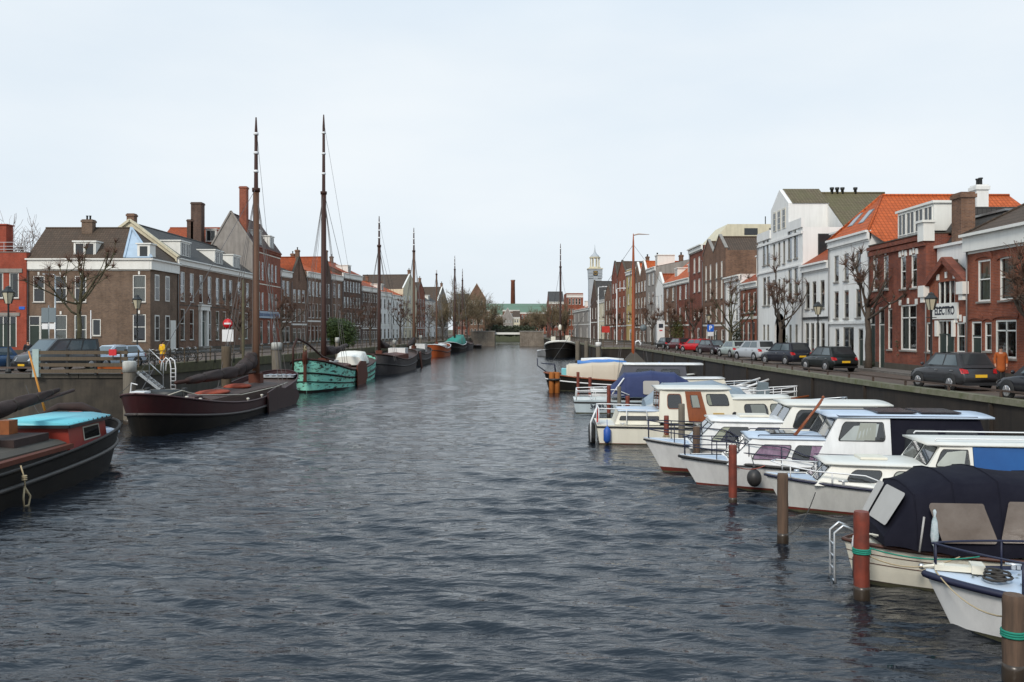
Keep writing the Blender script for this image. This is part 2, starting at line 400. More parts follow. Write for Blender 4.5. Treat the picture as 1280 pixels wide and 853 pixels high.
    M['gold'] = S('gilt', (.6,.38,.08), .4, .1)
    M['scum'] = S('waterline_grime', (.10,.095,.05), .8, .5, 3, col2=(.035,.035,.02), streak=.4)
    M['planter'] = S('planter', (.2,.18,.16), .8, .2)
defs()
def text_mesh(txt, size, name, mat, parent, Mx, extr=.004, sx=1.0, label=None):
    cu = bpy.data.curves.new(name+'_curve', 'FONT'); cu.body = txt; cu.size = size; cu.extrude = extr; cu.offset = size*.025
    cu.align_x = 'CENTER'; cu.align_y = 'CENTER'
    t = bpy.data.objects.new(name+'_tmp', cu); COL.objects.link(t)
    dg = bpy.context.evaluated_depsgraph_get(); dg.update()
    me = bpy.data.meshes.new_from_object(t.evaluated_get(dg)); me.name = name
    bpy.data.objects.remove(t); bpy.data.curves.remove(cu)
    me.transform(Mx @ Matrix.Diagonal((sx,1,1,1))); me.materials.clear(); me.materials.append(mat)
    o = bpy.data.objects.new(name, me); COL.objects.link(o); o.parent = parent; KIDS.setdefault(parent.name, []).append(o)
    if label: o['label'] = label
    return o
# ------------------------------------------------------------------ camera, sky, sun
cam = bpy.data.cameras.new('camera'); camo = bpy.data.objects.new('camera', cam); COL.objects.link(camo)
camo.location = (0, 0, CAMZ); camo.rotation_euler = (R(90), 0, 0)
cam.lens = 36*F/1280; cam.sensor_width = 36; cam.shift_y = -14.5/1280; cam.clip_start = .2; cam.clip_end = 6000
scene.camera = camo
w = bpy.data.worlds.new('World'); scene.world = w; w.use_nodes = True
nt = w.node_tree; L = nt.links.new; bg = nt.nodes['Background']
sky = nt.nodes.new('ShaderNodeTexSky'); sky.sky_type = 'NISHITA'; sky.sun_disc = False
SUN_EL, SUN_ROT = R(38), R(205)
sky.sun_elevation = SUN_EL; sky.sun_rotation = SUN_ROT; sky.air_density = 1.2; sky.dust_density = 3.0
tc = nt.nodes.new('ShaderNodeTexCoord'); mp = nt.nodes.new('ShaderNodeMapping'); mp.inputs['Scale'].default_value = (1, 1, 3.2)
nz = nt.nodes.new('ShaderNodeTexNoise'); nz.inputs['Scale'].default_value = 1.7; nz.inputs['Detail'].default_value = 6; nz.inputs['Roughness'].default_value = .5
L(tc.outputs['Generated'], mp.inputs['Vector']); L(mp.outputs[0], nz.inputs['Vector'])
mr = nt.nodes.new('ShaderNodeMapRange'); mr.inputs['From Min'].default_value = .3; mr.inputs['From Max'].default_value = .7
mr.inputs['To Min'].default_value = .88; mr.inputs['To Max'].default_value = .99; L(nz.outputs['Fac'], mr.inputs['Value'])
cl = nt.nodes.new('ShaderNodeMix'); cl.data_type = 'RGBA'; L(nz.outputs['Fac'], cl.inputs['Factor'])
cl.inputs[6].default_value = (4.15, 4.95, 5.75, 1); cl.inputs[7].default_value = (6.0, 6.2, 6.3, 1)
sp = nt.nodes.new('ShaderNodeSeparateXYZ'); L(tc.outputs['Generated'], sp.inputs[0])
el = nt.nodes.new('ShaderNodeMapRange'); el.inputs['From Min'].default_value = .30; el.inputs['From Max'].default_value = .95; L(sp.outputs['Z'], el.inputs['Value'])
c2 = nt.nodes.new('ShaderNodeMix'); c2.data_type = 'RGBA'; L(el.outputs[0], c2.inputs['Factor']); L(cl.outputs[2], c2.inputs[6]); c2.inputs[7].default_value = (3.8, 5.3, 6.7, 1)
mx = nt.nodes.new('ShaderNodeMix'); mx.data_type = 'RGBA'; L(mr.outputs[0], mx.inputs['Factor']); L(sky.outputs[0], mx.inputs[6]); L(c2.outputs[2], mx.inputs[7])
L(mx.outputs[2], bg.inputs['Color']); bg.inputs['Strength'].default_value = .1
sun = bpy.data.lights.new('sun', 'SUN'); sun.energy = 1.5; sun.angle = R(14); sun.color = (1, .93, .84)
so = bpy.data.objects.new('sun', sun); COL.objects.link(so)
sd = Vector((math.sin(SUN_ROT)*math.cos(SUN_EL), math.cos(SUN_ROT)*math.cos(SUN_EL), math.sin(SUN_EL)))
so.rotation_euler = sd.to_track_quat('Z', 'Y').to_euler()
vs = scene.view_settings
scene.display_settings.display_device = 'sRGB'; vs.view_transform = 'Standard'; vs.look = 'None'; vs.exposure = 0.68; vs.gamma = 1
scene.render.engine = 'CYCLES'; cy = scene.cycles; cy.use_denoising = True; cy.max_bounces = 6; cy.transparent_max_bounces = 12
cy.diffuse_bounces = 3; cy.glossy_bounces = 3; cy.sample_clamp_direct = 6; cy.sample_clamp_indirect = 3; cy.caustics_reflective = False; cy.caustics_refractive = False; cy.volume_bounces = 1

# ------------------------------------------------------------------ water
def make_water():
    nr, nc = 900, 560
    Y = np.concatenate([np.array([-30., -10., 0., 3.]), 4.5*np.exp(np.linspace(0, math.log(275/4.5), nr-4))])
    Xs = np.linspace(-25.6, 18.4, nc)
    X, YY = np.meshgrid(Xs, Y)
    rs = np.random.RandomState(3); Z = np.zeros_like(X)
    px = X + .35*np.sin(YY*.31+1) + .3*np.sin(X*.23+YY*.17); py = YY + .4*np.sin(X*.27) + .3*np.sin(X*.11+YY*.23+2)
    patch = .82+.30*np.sin(X*.19+YY*.11+.7)*np.sin(X*.07-YY*.16+2.1)+.22*np.sin(X*.31-YY*.05+1)*np.sin(YY*.27+X*.12)
    for i in range(110):
        lam = .24*math.exp(rs.rand()*math.log(1.7/.24)); th = rs.normal(0, .34)+.15
        k = 2*math.pi/lam; sl = .043*(lam/.5)**-.1; a = sl/k
        ph = k*(px*math.sin(th)+py*math.cos(th))+rs.rand()*6.28
        fade = np.clip(1.4-YY/(lam*55), 0, 1)
        gust = patch*(.8+.2*np.sin(X*(.08+.1*rs.rand())+YY*(.05+.08*rs.rand())+rs.rand()*6.28))
        s_ = np.sin(ph); Z += a*fade*gust*(s_+.25*np.cos(2*ph))
    v = np.stack([X, YY, Z], -1).reshape(-1, 3)
    i = np.arange((nr-1)*(nc-1)); r = i//(nc-1); c = i % (nc-1); a = r*nc+c
    f = np.stack([a, a+1, a+1+nc, a+nc], -1)
    me = bpy.data.meshes.new('canal_water'); me.vertices.add(len(v)); me.vertices.foreach_set('co', v.astype(np.float32).ravel())
    me.loops.add(f.size); me.loops.foreach_set('vertex_index', f.astype(np.int32).ravel())
    me.polygons.add(len(f)); me.polygons.foreach_set('loop_start', (np.arange(len(f))*4).astype(np.int32))
    me.polygons.foreach_set('use_smooth', np.ones(len(f), dtype=bool)); me.update(calc_edges=True)
    o = bpy.data.objects.new('canal_water', me); COL.objects.link(o); tag(o, 'dark rippled canal water', None, None, 'structure')
    return o
def water_mat():
    m = bpy.data.materials.new('water'); m.use_nodes = True; nt = m.node_tree; L = nt.links.new
    b = nt.nodes['Principled BSDF']; b.inputs['Base Color'].default_value = (.007, .010, .015, 1)
    b.inputs['Roughness'].default_value = .03; b.inputs['IOR'].default_value = 1.45
    g = nt.nodes.new('ShaderNodeNewGeometry')
    # waves too fine to model farther along the canal act as surface roughness
    sy = nt.nodes.new('ShaderNodeSeparateXYZ'); L(g.outputs['Position'], sy.inputs[0])
    rr = nt.nodes.new('ShaderNodeMapRange'); rr.inputs['From Min'].default_value = 14; rr.inputs['From Max'].default_value = 120; rr.inputs['To Min'].default_value = .04; rr.inputs['To Max'].default_value = .12
    L(sy.outputs['Y'], rr.inputs['Value']); L(rr.outputs[0], b.inputs['Roughness'])
    rb = nt.nodes.new('ShaderNodeMapRange'); rb.inputs['From Min'].default_value = 20; rb.inputs['From Max'].default_value = 140; rb.inputs['To Min'].default_value = 1; rb.inputs['To Max'].default_value = .45
    L(sy.outputs['Y'], rb.inputs['Value'])
    mp = nt.nodes.new('ShaderNodeMapping'); mp.inputs['Scale'].default_value = (.7, 1.9, 1); mp.inputs['Rotation'].default_value = (0, 0, R(9))
    L(g.outputs['Position'], mp.inputs['Vector'])
    n1 = nt.nodes.new('ShaderNodeTexNoise'); n1.inputs['Scale'].default_value = 4.2; n1.inputs['Detail'].default_value = 4; n1.inputs['Roughness'].default_value = .6; n1.inputs['Distortion'].default_value = .3
    n2 = nt.nodes.new('ShaderNodeTexNoise'); n2.inputs['Scale'].default_value = 1.7; n2.inputs['Detail'].default_value = 3; n2.inputs['Roughness'].default_value = .5
    L(mp.outputs[0], n1.inputs['Vector']); L(mp.outputs[0], n2.inputs['Vector'])
    b1 = nt.nodes.new('ShaderNodeBump'); b1.inputs['Strength'].default_value = .55; b1.inputs['Distance'].default_value = .05
    b2 = nt.nodes.new('ShaderNodeBump'); b2.inputs['Strength'].default_value = .8; b2.inputs['Distance'].default_value = .15
    L(n1.outputs['Fac'], b1.inputs['Height']); L(n2.outputs['Fac'], b2.inputs['Height']); L(b2.outputs[0], b1.inputs['Normal']); m1 = nt.nodes.new('ShaderNodeMath'); m1.operation = 'MULTIPLY'; m1.inputs[1].default_value = .7; L(rb.outputs[0], m1.inputs[0]); L(m1.outputs[0], b2.inputs['Strength']); m3 = nt.nodes.new('ShaderNodeMath'); m3.operation = 'MULTIPLY'; m3.inputs[1].default_value = .45; L(rb.outputs[0], m3.inputs[0]); L(m3.outputs[0], b1.inputs['Strength']); L(b1.outputs[0], b.inputs['Normal'])
    return m
wm = water_mat()
wt = make_water(); wt.data.materials.append(wm)
far_water = MB(); far_water.poly([(-14, 275, 0), (14, 275, 0), (14, 430, 0), (-14, 430, 0)])
tag(far_water.build('far_canal_water', wm), 'canal water beyond the bridge', kind='structure')

# ------------------------------------------------------------------ ground and quays
QR = [(18.0,-30),(17.6,30),(16.9,40),(16.6,60),(16.7,120),(12.3,120.01),(12.3,165),(9.3,200),(9.5,263)]
QL = [(-45,-30),(-45,48.5),(-21.2,48.51),(-21.2,52),(-25.6,52.01),(-24,67),(-22,86),(-20,110),(-17.6,140),(-14.8,190),(-12.4,263)]
def strip(name, line, far, z, mat, off=0, label=None):
    m = MB()
    for (a, b), (c, d) in zip(line[:-1], line[1:]):
        if d-b < .1: continue
        m.poly([(a+off, b, z), (far, b, z), (far, d, z), (c+off, d, z)] if far > 0 else [(far, b, z), (a+off, b, z), (c+off, d, z), (far, d, z)])
    o = m.build(name, mat); tag(o, label, kind='structure'); return o
TQR = QR+[(2.4,263.01),(2.4,276),(7,300),(7,430)]
TQL = QL+[(-5.2,263.01),(-5.2,276),(-8,300),(-8,430)]
strip('quay_ground', TQR, 1500, 2.5, M['setts'], label='brick paved quay on the right bank')
strip('quay_ground', TQL, -1500, 2.5, M['setts'], label='brick paved quay on the left bank')
m = MB(); m.poly([(-1500,430,2.5),(1500,430,2.5),(1500,4500,2.5),(-1500,4500,2.5)]); tag(m.build('far_ground', M['moss']), 'ground beyond the bridge', kind='structure')
def pavement(pts_in, pts_out, label):
    m = MB()
    n = len(pts_in)
    top = [(*p, 2.62) for p in pts_in]+[(*p, 2.62) for p in pts_out[::-1]]
    for i in range(n-1):
        m.poly([(*pts_in[i], 2.62), (*pts_out[i], 2.62), (*pts_out[i+1], 2.62), (*pts_in[i+1], 2.62)] if pts_out[i][0] > pts_in[i][0] else [(*pts_out[i], 2.62), (*pts_in[i], 2.62), (*pts_in[i+1], 2.62), (*pts_out[i+1], 2.62)])
        m.poly([(*pts_in[i], 2.4), (*pts_in[i], 2.62), (*pts_in[i+1], 2.62), (*pts_in[i+1], 2.4)])
    tag(m.build('pavement', M['pavement']), label, kind='structure')
pavement([(21.3,-30),(21.3,115),(19.8,150),(16.3,200),(14.3,262)], [(23.3,-30),(23.3,115),(21.8,150),(18.3,200),(16.4,262)], 'pavement along the right hand houses')
pavement([(-33.5,80),(-33.5,137),(-31,160),(-25,200),(-18,262)], [(-36.3,80),(-36.3,137),(-33.3,160),(-27.3,200),(-20,262)], 'pavement along the left hand houses')

def quay(name, line, label, wall, capm, cap_h=.22, cap_w=.45, side=1, moss=None):
    t = thing(name, label, 'quay wall', (line[0][0], line[0][1], 0))
    ox, oy = line[0]
    b = MB(); k = MB(); ms = MB()
    for (a, c), (d, e) in zip(line[:-1], line[1:]):
        a -= ox; d -= ox; c -= oy; e -= oy
        P, Q = Vector((a,c,0)), Vector((d,e,0)); n = int(max(1, (Q-P).length//12))
        dv = (Q-P).normalized(); nr = Vector((dv.y, -dv.x, 0))*side   # towards land
        b.poly([(a,c,-1.5), (d,e,-1.5), (d,e,2.45), (a,c,2.45)] if side < 0 else [(d,e,-1.5), (a,c,-1.5), (a,c,2.45), (d,e,2.45)])
        L_ = (Q-P).length; nseg = max(1, int(L_/2.6))
        for i in range(nseg):
            p = P+dv*(L_*i/nseg+.02); q = P+dv*(L_*(i+1)/nseg-.02)
            j = .02*rnd.random()
            k.obox(p-nr*(.10+j)+nr*cap_w/2+Vector((0,0,2.56-cap_h/2)), q-nr*(.10+j)+nr*cap_w/2+Vector((0,0,2.56-cap_h/2)), cap_w, cap_h+j)
        # vertical buttress strips / pile joints
        if wall in (M['quay'],):
            for i in range(int(L_/7)):
                p = P+dv*(i*7+2)-nr*.04
                ms.obox(p+Vector((0,0,-1)), p+Vector((0,0,2.3)), .18, .10)
    b.build('wall_face', wall, t); k.build('coping_stones', capm, t)
    if ms.v: ms.build('fender_battens', M['quay'], t)
    return t
quay('quay_wall', [(x, y) for x, y in QR[:5]], 'long dark brown quay wall on the right bank behind the motor boats', M['quay'], M['kerb'])
quay('quay_wall', QR[4:], 'farther brown quay wall with timber beams behind the black barge on the right', M['quay'], M['kerb'])
quay('quay_wall', QL[:4], 'nearest left quay wall facing the camera below the timber fence', surf('stained_quay_concrete', (.062,.050,.036), .85, .5, .9, col2=(.025,.021,.016), streak=.55, bump=1.5), M['stone_dark'], side=-1)
quay('quay_wall', QL[3:], 'left quay wall with mossy coping running behind the sailing barges', M['stone_dark'], M['moss'], cap_h=.7, cap_w=.9, side=-1)
# low guard rail on the right bank
t = thing('guard_rail', 'low dark steel rail on short posts along the right quay edge', 'railing', (17.6, 28, 2.5))
def rail_line(line, z, r, t, off=.12, o=(0,0,0), every=2.6):
    rl = MB()
    for (a, c), (d, e) in zip(line[:-1], line[1:]):
        rl.obox((a+off-o[0], c-o[1], z-o[2]), (d+off-o[0], e-o[1], z-o[2]), r*1.6, r*1.8)
    rl.build('rail', M['rust_dark'], t)
    tot = 0; ps = []
    for (a, c), (d, e) in zip(line[:-1], line[1:]):
        L_ = math.hypot(d-a, e-c); n = int(L_//every)
        for i in range(n):
            f = (i+.5)/n; ps.append((a+(d-a)*f+off-o[0], c+(e-c)*f-o[1]))
    for p in ps:
        q = MB(); q.box(p[0]-.035, p[0]+.035, p[1]-.05, p[1]+.05, 2.56-o[2], z-o[2]-.02); q.build('post', M['rust_dark'], t)
M['rust_dark'] = surf('rusty_dark_steel', (.05,.035,.028), .7, .4, 3, col2=(.09,.05,.03))
rail_line([(17.75,26),(17.6,30),(16.9,40),(16.6,60),(16.7,118)], 2.80, .036, t, .12, (17.6,28,2.5))

# ------------------------------------------------------------------ bridge and abutments
t = thing('bridge_abutment', 'left square brick abutment of the far bridge', 'abutment', (-8.8, 269, 0))
b = MB(); b.box(-3.6,3.6,-6,6,-1.5,4.3); b.build('masonry', M['concrete'], t)
b = MB(); b.box(-3.75,3.75,-6.15,6.1,4.3,4.55); b.build('coping', M['stone'], t)
t2 = dup(t, (5.95, 269, 0), 0, 'right square brick abutment of the far bridge'); t2.scale = (.985,1,1)
t = thing('lift_bridge', 'low pale bridge deck spanning the gap between the abutments', 'bridge', (-1.4, 270, 0))
b = MB(); b.box(-3.8,3.8,-3,3,3.75,4.05); b.build('deck', M['asphalt'], t)
b = MB(); b.box(-3.8,3.8,-3.15,-3.0,3.45,4.1); b.build('edge_beam', M['white'], t)
for s_ in (-3, 2.9):
    b = MB()
    for i in range(9): b.box(-3.7+i*.92,-3.64+i*.92,s_,s_+.06,4.05,5.0)
    b.box(-3.8,3.8,s_,s_+.06,5.0,5.07); b.box(-3.8,3.8,s_,s_+.05,4.5,4.55); b.build('railing', M['iron'], t)
t = thing('lock_gate', 'dark green lock gate closing the canal beyond the bridge', 'lock gate', (0, 362, 0))
b = MB(); b.box(-8.2,8.2,0,1,-1,3.4); b.build('gate_leaf', surf('green_timber', (.09,.10,.055), .8, .4), t)
b = MB(); b.box(-8.2,8.2,-.3,1.3,3.4,3.6); b.build('walkway', M['stone'], t)
# ------------------------------------------------------------------ houses
def ray_hit(px, P0, P1):
    # point where the viewing ray of column px meets the vertical plane through P0, P1 : parameter along P0->P1
    tx = (px-CX)/F
    ax, ay = P0; bx, by = P1; dx, dy = bx-ax, by-ay
    # ax + s dx = tx*(ay + s dy)
    return (tx*ay-ax)/(dx-tx*dy)
def on_line(px, line):
    for a, b in zip(line[:-1], line[1:]):
        s = ray_hit(px, a, b)
        if -1e-6 <= s <= 1+1e-6:
            return (a[0]+(b[0]-a[0])*s, a[1]+(b[1]-a[1])*s)
    raise ValueError('no hit %s' % px)
FR = [(23,20),(23,115),(21.5,150),(18,200),(16,262)]
FL = [(-36,60),(-36,137),(-33,160),(-27,200),(-18.6,262)]
CURT = ['curtain_white', 'curtain_cream']
class House:
    def __init__(s, name, label, P0, P1, eave, depth, wall, cat='house', group=None, base=2.55):
        s.P0, s.P1 = P0, P1; s.w = math.hypot(P1[0]-P0[0], P1[1]-P0[1]); s.rz = math.atan2(P1[1]-P0[1], P1[0]-P0[0])
        s.base = base; s.h = eave-base; s.dp = depth; s.wallm = wall; s.holes = []; s.pend = []
        s.t = thing(name, label, cat, (P0[0], P0[1], base), s.rz, group)
        s.gable = None; s.trim = M['white']; s.roofo = None
    def lx(s, px): return ray_hit(px, s.P0, s.P1)*s.w
    def z(s, px, y):
        k = ray_hit(px, s.P0, s.P1); d = s.P0[1]+(s.P1[1]-s.P0[1])*k
        return CAMZ-(y-HY)*d/F-s.base
    def win(s, x, w, z0, z1, style='s', frame=None, curtain=None, key=None, hole=True):
        # x centre, local metres
        s.pend.append((x, w, z0, z1, style, frame or s.trim, curtain, key))
        if hole: s.holes.append((x-w/2, x+w/2, z0, z1))
    def row(s, pxs, w, yt, yb, ref=None, **k):
        r = ref if ref is not None else pxs[0]
        z1, z0 = s.z(r, yt), s.z(r, yb)
        for p in pxs: s.win(s.lx(p), w, max(z0,.05), z1, **k)
    def rowz(s, n, w, z0, z1, m=.6, **k):
        g = (s.w-2*m)/n
        for i in range(n): s.win(m+g*(i+.5), w, z0, z1, **k)
    def finish_windows(s):
        for (x, w, z0, z1, st, fm, cu, key) in s.pend:
            door = 'd' in st
            f = MB(); t = min(.085, w*.11); y0 = -.035 if 'f' in st else .03; y1 = .12
            f.box(x-w/2, x-w/2+t, y0, y1, z0, z1); f.box(x+w/2-t, x+w/2, y0, y1, z0, z1)
            f.box(x-w/2+t, x+w/2-t, y0, y1, z1-t, z1)
            if not door: f.box(x-w/2+t, x+w/2-t, y0, y1, z0, z0+t)
            hh = z1-z0
            if 's' in st: f.box(x-w/2+t, x+w/2-t, y0+.02, y1-.01, z0+hh*.52, z0+hh*.52+t*.7)
            if 't' in st: f.box(x-w/2+t, x+w/2-t, y0+.01, y1-.01, z0+hh*.70, z0+hh*.70+t*.8)
            if 'm' in st: f.box(x-t*.4, x+t*.4, y0+.01, y1-.01, z0+t, z1-t)
            if '3' in st:
                for q in (-w/6, w/6): f.box(x+q-t*.4, x+q+t*.4, y0+.01, y1-.01, z0+t, z1-t)
            if 'g' in st:
                for q in (.33, .66): f.box(x-w/2+t, x+w/2-t, y0+.02, y1-.02, z0+hh*q, z0+hh*q+.03)
                f.box(x-.015, x+.015, y0+.02, y1-.02, z0+t, z1-t)
            if key: # pale keystone and corner blocks above the opening
                f.box(x-.09, x+.09, -.05, .05, z1+.05, z1+.38)
            if key == 2:
                f.box(x-w/2-.16, x-w/2+.12, -.045, .05, z1-.02, z1+.30); f.box(x+w/2-.12, x+w/2+.16, -.045, .05, z1-.02, z1+.30)
            o = f.build('door_frame' if door else 'window', fm, s.t)
            zt = z0+hh*.74 if door else z0
            p = MB(); p.poly([(x-w/2+t*.5, .08, zt), (x+w/2-t*.5, .08, zt), (x+w/2-t*.5, .08, z1-t*.5), (x-w/2+t*.5, .08, z1-t*.5)])
            p.build('pane', M['pane'], o)
            if door:
                q = MB(); q.box(x-w/2+t, x+w/2-t, .07, .12, z0, z0+hh*.72); q.box(x-w/2+t, x+w/2-t, .03, .13, z0+hh*.72, z0+hh*.72+.07)
                for a in (.1, .45): q.box(x-w*.28, x+w*.28, .055, .07, z0+hh*a*.72+.1, z0+hh*(a+.28)*.72)
                q.build('door_leaf', cu if cu and not isinstance(cu, str) else M['green_dark'], o)
            else:
                g = MB(); g.box(x-w/2-.06, x+w/2+.06, -.09, .1, z0-.09, z0-.004); g.build('sill', M['stone'] if 'w' not in st else s.trim, o)
                c = cu
                if c is None:
                    r = rnd.random(); c = 'full' if r < .28 else 'half' if r < .5 else 'sides' if r < .72 else None
                if c and c != 'none':
                    q = MB(); cm = M['curtain_white'] if rnd.random() < .6 else M['curtain_cream']
                    def cloth(a, b, zb, zt_):
                        n = max(2, int((b-a)/.08)); pts = [a+(b-a)*i/n for i in range(n+1)]
                        q.loft([[(p_, .2+.025*math.sin(i*2.4), zb) for i, p_ in enumerate(pts)], [(p_, .2+.025*math.sin(i*2.4), zt_) for i, p_ in enumerate(pts)]], cap=False, closed=False)
                    a, b = x-w/2+t, x+w/2-t
                    if c == 'full': cloth(a, b, z0+t, z1-t)
                    elif c == 'half': cloth(a, b, z0+hh*.5, z1-t)
                    else: cloth(a, a+(b-a)*.24, z0+t, z1-t); cloth(b-(b-a)*.24, b, z0+t, z1-t)
                    q.build('curtain', cm, o)
    def walls(s, side_drop=True, back=True):
        m = MB(); w, h = s.w, s.h
        xs = sorted(set([0, w]+[round(v, 4) for q in s.holes for v in q[:2]])); zs = sorted(set([0, h]+[round(v, 4) for q in s.holes for v in q[2:]]))
        xs = [x for x in xs if -.001 <= x <= w+.001]
        top = max(h, max([q[3] for q in s.holes]+[0]))
        for i in range(len(xs)-1):
            for j in range(len(zs)-1):
                if zs[j] >= h-1e-4: continue
                cx, cz = (xs[i]+xs[i+1])/2, (zs[j]+zs[j+1])/2
                if any(a < cx < b and c < cz < d for a, b, c, d in s.holes): continue
                m.poly([(xs[i],0,zs[j]), (xs[i+1],0,zs[j]), (xs[i+1],0,zs[j+1]), (xs[i],0,zs[j+1])])
        for a, b, c, d in s.holes:   # reveals
            if d > h+1e-3: continue
            y = .15
            m.poly([(a,0,c),(a,y,c),(a,y,d),(a,0,d)]); m.poly([(b,y,c),(b,0,c),(b,0,d),(b,y,d)])
            m.poly([(a,0,d),(a,y,d),(b,y,d),(b,0,d)]); m.poly([(a,y,c),(a,0,c),(b,0,c),(b,y,c)])
        D = s.dp
        m.poly([(w,0,0),(w,D,0),(w,D,h),(w,0,h)]); m.poly([(0,D,0),(0,0,0),(0,0,h),(0,D,h)]); m.poly([(w,D,0),(0,D,0),(0,D,h),(w,D,h)])
        if s.gable: s.gable(m)
        o = m.build('wall', s.wallm, s.t); s.wallo = o
        pl = MB(); pl.box(-.001, w+.001, -.05, -.002, -.3, .45)
        # dark plinth with gaps at the doors
        pl = MB(); cuts = sorted([(x-w_/2, x+w_/2) for (x, w_, z0, z1, st, *_r) in s.pend if z0 < .5]); x = .02
        for a, b in cuts+[(w-.02, w)]:
            if a-x > .05: pl.box(x, a, -.04, .02, -.1, .42)
            x = max(x, b)
        if pl.v: pl.build('plinth', M['stone_dark'], s.t)
        dp_ = MB(); xd = .12; dp_.path([(xd,-.09,0),(xd,-.09,h-.45)], .045, 6); dp_.path([(xd,-.09,h-.45),(xd,-.2,h-.2)], .045, 6); dp_.build('downpipe', M['zinc'], s.t)
        # dark interior: back partition keeps daylight out
        it = MB(); it.poly([(0.02,2.2,0),(w-.02,2.2,0),(w-.02,2.2,h-.02),(.02,2.2,h-.02)])
        zz = 0
        while zz < h: it.poly([(.02,.14,zz+.03),(w-.02,.14,zz+.03),(w-.02,2.2,zz+.03),(.02,2.2,zz+.03)]); zz += 3.1
        it.build('interior', M['interior'], s.t)
        return o
    def cornice(s, hh=.35, pr=.3, m=None, z=None, x0=-.0, x1=None, name='cornice'):
        z = s.h if z is None else z; x1 = s.w if x1 is None else x1
        c = MB(); c.box(x0, x1, -pr, .1, z-.02, z+.12); c.box(x0, x1, -pr*.55, .1, z-hh, z-.022); c.box(x0, x1, -.06, .05, z-hh-.12, z-hh-.002)
        return c.build(name, m or s.trim, s.t)
    def band(s, z, hh=.12, m=None, pr=.04, name='string_course', x0=0, x1=None):
        c = MB(); c.box(x0, s.w if x1 is None else x1, -pr, .02, z, z+hh); return c.build(name, m or s.trim, s.t)
    def roof_side(s, rh, mat, ry=None, hipL=0, hipR=0, over=.25, z=None, ridge=True):
        w, D, h = s.w, s.dp, s.h if z is None else z; ry = ry or D/2
        m = MB(); e = over; sl = rh/ry; zl = h-.02; zz = h+.08
        A, B = (-.0 if not hipL else -e, -e, zz-sl*0), (w if not hipR else w+e, -e, zz)
        C, Dd = (w if not hipR else w+e, D+e, zz), (0 if not hipL else -e, D+e, zz)
        R0, R1 = (hipL, ry, h+rh), (w-hipR, ry, h+rh)
        m.poly([A, B, R1, R0]); m.poly([C, Dd, R0, R1])
        m.poly([B, C, R1]) if hipR else None; m.poly([Dd, A, R0]) if hipL else None
        s.roofo = m.build('roof', mat, s.t)
        if not (hipL and hipR):
            if not hipL: MB().poly([(0,D,h),(0,0,h),(0,0,h+.06),(0,ry,h+rh-.03),(0,D,h+.06)]).build('gable_wall', s.wallm, s.t)
            if not hipR: MB().poly([(w,0,h),(w,D,h),(w,D,h+.06),(w,ry,h+rh-.03),(w,0,h+.06)]).build('gable_wall', s.wallm, s.t)
        if ridge:
            r = MB(); r.path([R0, R1], .11, 6)
            if hipR: r.path([R1, (w+e, -e, zz)], .09, 6); r.path([R1, (w+e, D+e, zz)], .09, 6)
            if hipL: r.path([R0, (-e, -e, zz)], .09, 6)
            r.build('ridge_tiles', mat, s.roofo)
        return s.roofo
    def roof_front(s, rh, mat, x0=0, x1=None, hip=0, D=None, z=None, y0=.15, par=True, apex=None, wallm=None, inset=0, cop=None):
        # ridge runs away from the street; the facade carries the gable unless hipped
        w = s.w if x1 is None else x1; h = s.h if z is None else z; D = D or s.dp
        ax = (x0+w)/2 if apex is None else apex
        m = MB(); e = .15
        F0, F1, A = (x0-e*0, y0-hip*0, h+.0), (w, y0, h+.0), (ax, y0+hip, h+rh)
        B0, B1, Bk = (x0, D, h), (w, D, h), (ax, D, h+rh)
        m.poly([F1, B1, Bk, A]); m.poly([B0, F0, A, Bk])
        if hip: m.poly([F0, F1, A])
        s.roofo = m.build('roof', mat, s.t)
        MB().poly([B1, B0, Bk]).build('gable_wall', wallm or s.wallm, s.t); g = MB()
        if not hip and par is not None:
            q = .22 if par else 0.0
            g.loft([[(x0,0,h),(w,0,h),(w,0,h+q),(ax,0,h+rh+q),(x0,0,h+q)], [(x0,.22,h),(w,.22,h),(w,.22,h+q),(ax,.22,h+rh+q),(x0,.22,h+q)]])
            g.build('gable_wall', wallm or s.wallm, s.t)
        r = MB(); r.path([(ax, y0+hip, h+rh+.02), (ax, D, h+rh+.02)], .11, 6)
        if hip: r.path([A, F0], .09, 6); r.path([A, F1], .09, 6)
        r.build('ridge_tiles', mat, s.roofo)
        if not hip and par:
            c = MB()
            c.obox((x0-.05, .1, h+.26), (ax, .1, h+rh+.3), .34, .1); c.obox((ax, .1, h+rh+.3), (w+.05, .1, h+.26), .34, .1)
            c.build('gable_coping', cop or s.trim, s.t)
        return s.roofo
    def roof_flat(s, mat=None, par=.5, capm=None):
        m = MB(); w, D, h = s.w, s.dp, s.h
        m.poly([(0,0,h-.03),(w,0,h-.03),(w,D,h-.03),(0,D,h-.03)]); s.roofo = m.build('roof', mat or M['asphalt'], s.t)
        p = MB()
        for a in ((0,w,0,.2),(0,w,D-.2,D),(0,.2,.2,D-.2),(w-.2,w,.2,D-.2)): p.box(*a, h, h+par)
        p.build('parapet', s.wallm, s.t)
        c = MB()
        for a in ((-.04,w+.04,-.05,.25),(-.04,w+.04,D-.25,D+.05),(-.04,.25,.25,D-.25),(w-.25,w+.04,.25,D-.25)): c.box(*a, h+par, h+par+.07)
        c.build('parapet_coping', capm or s.trim, s.t)
        return s.roofo
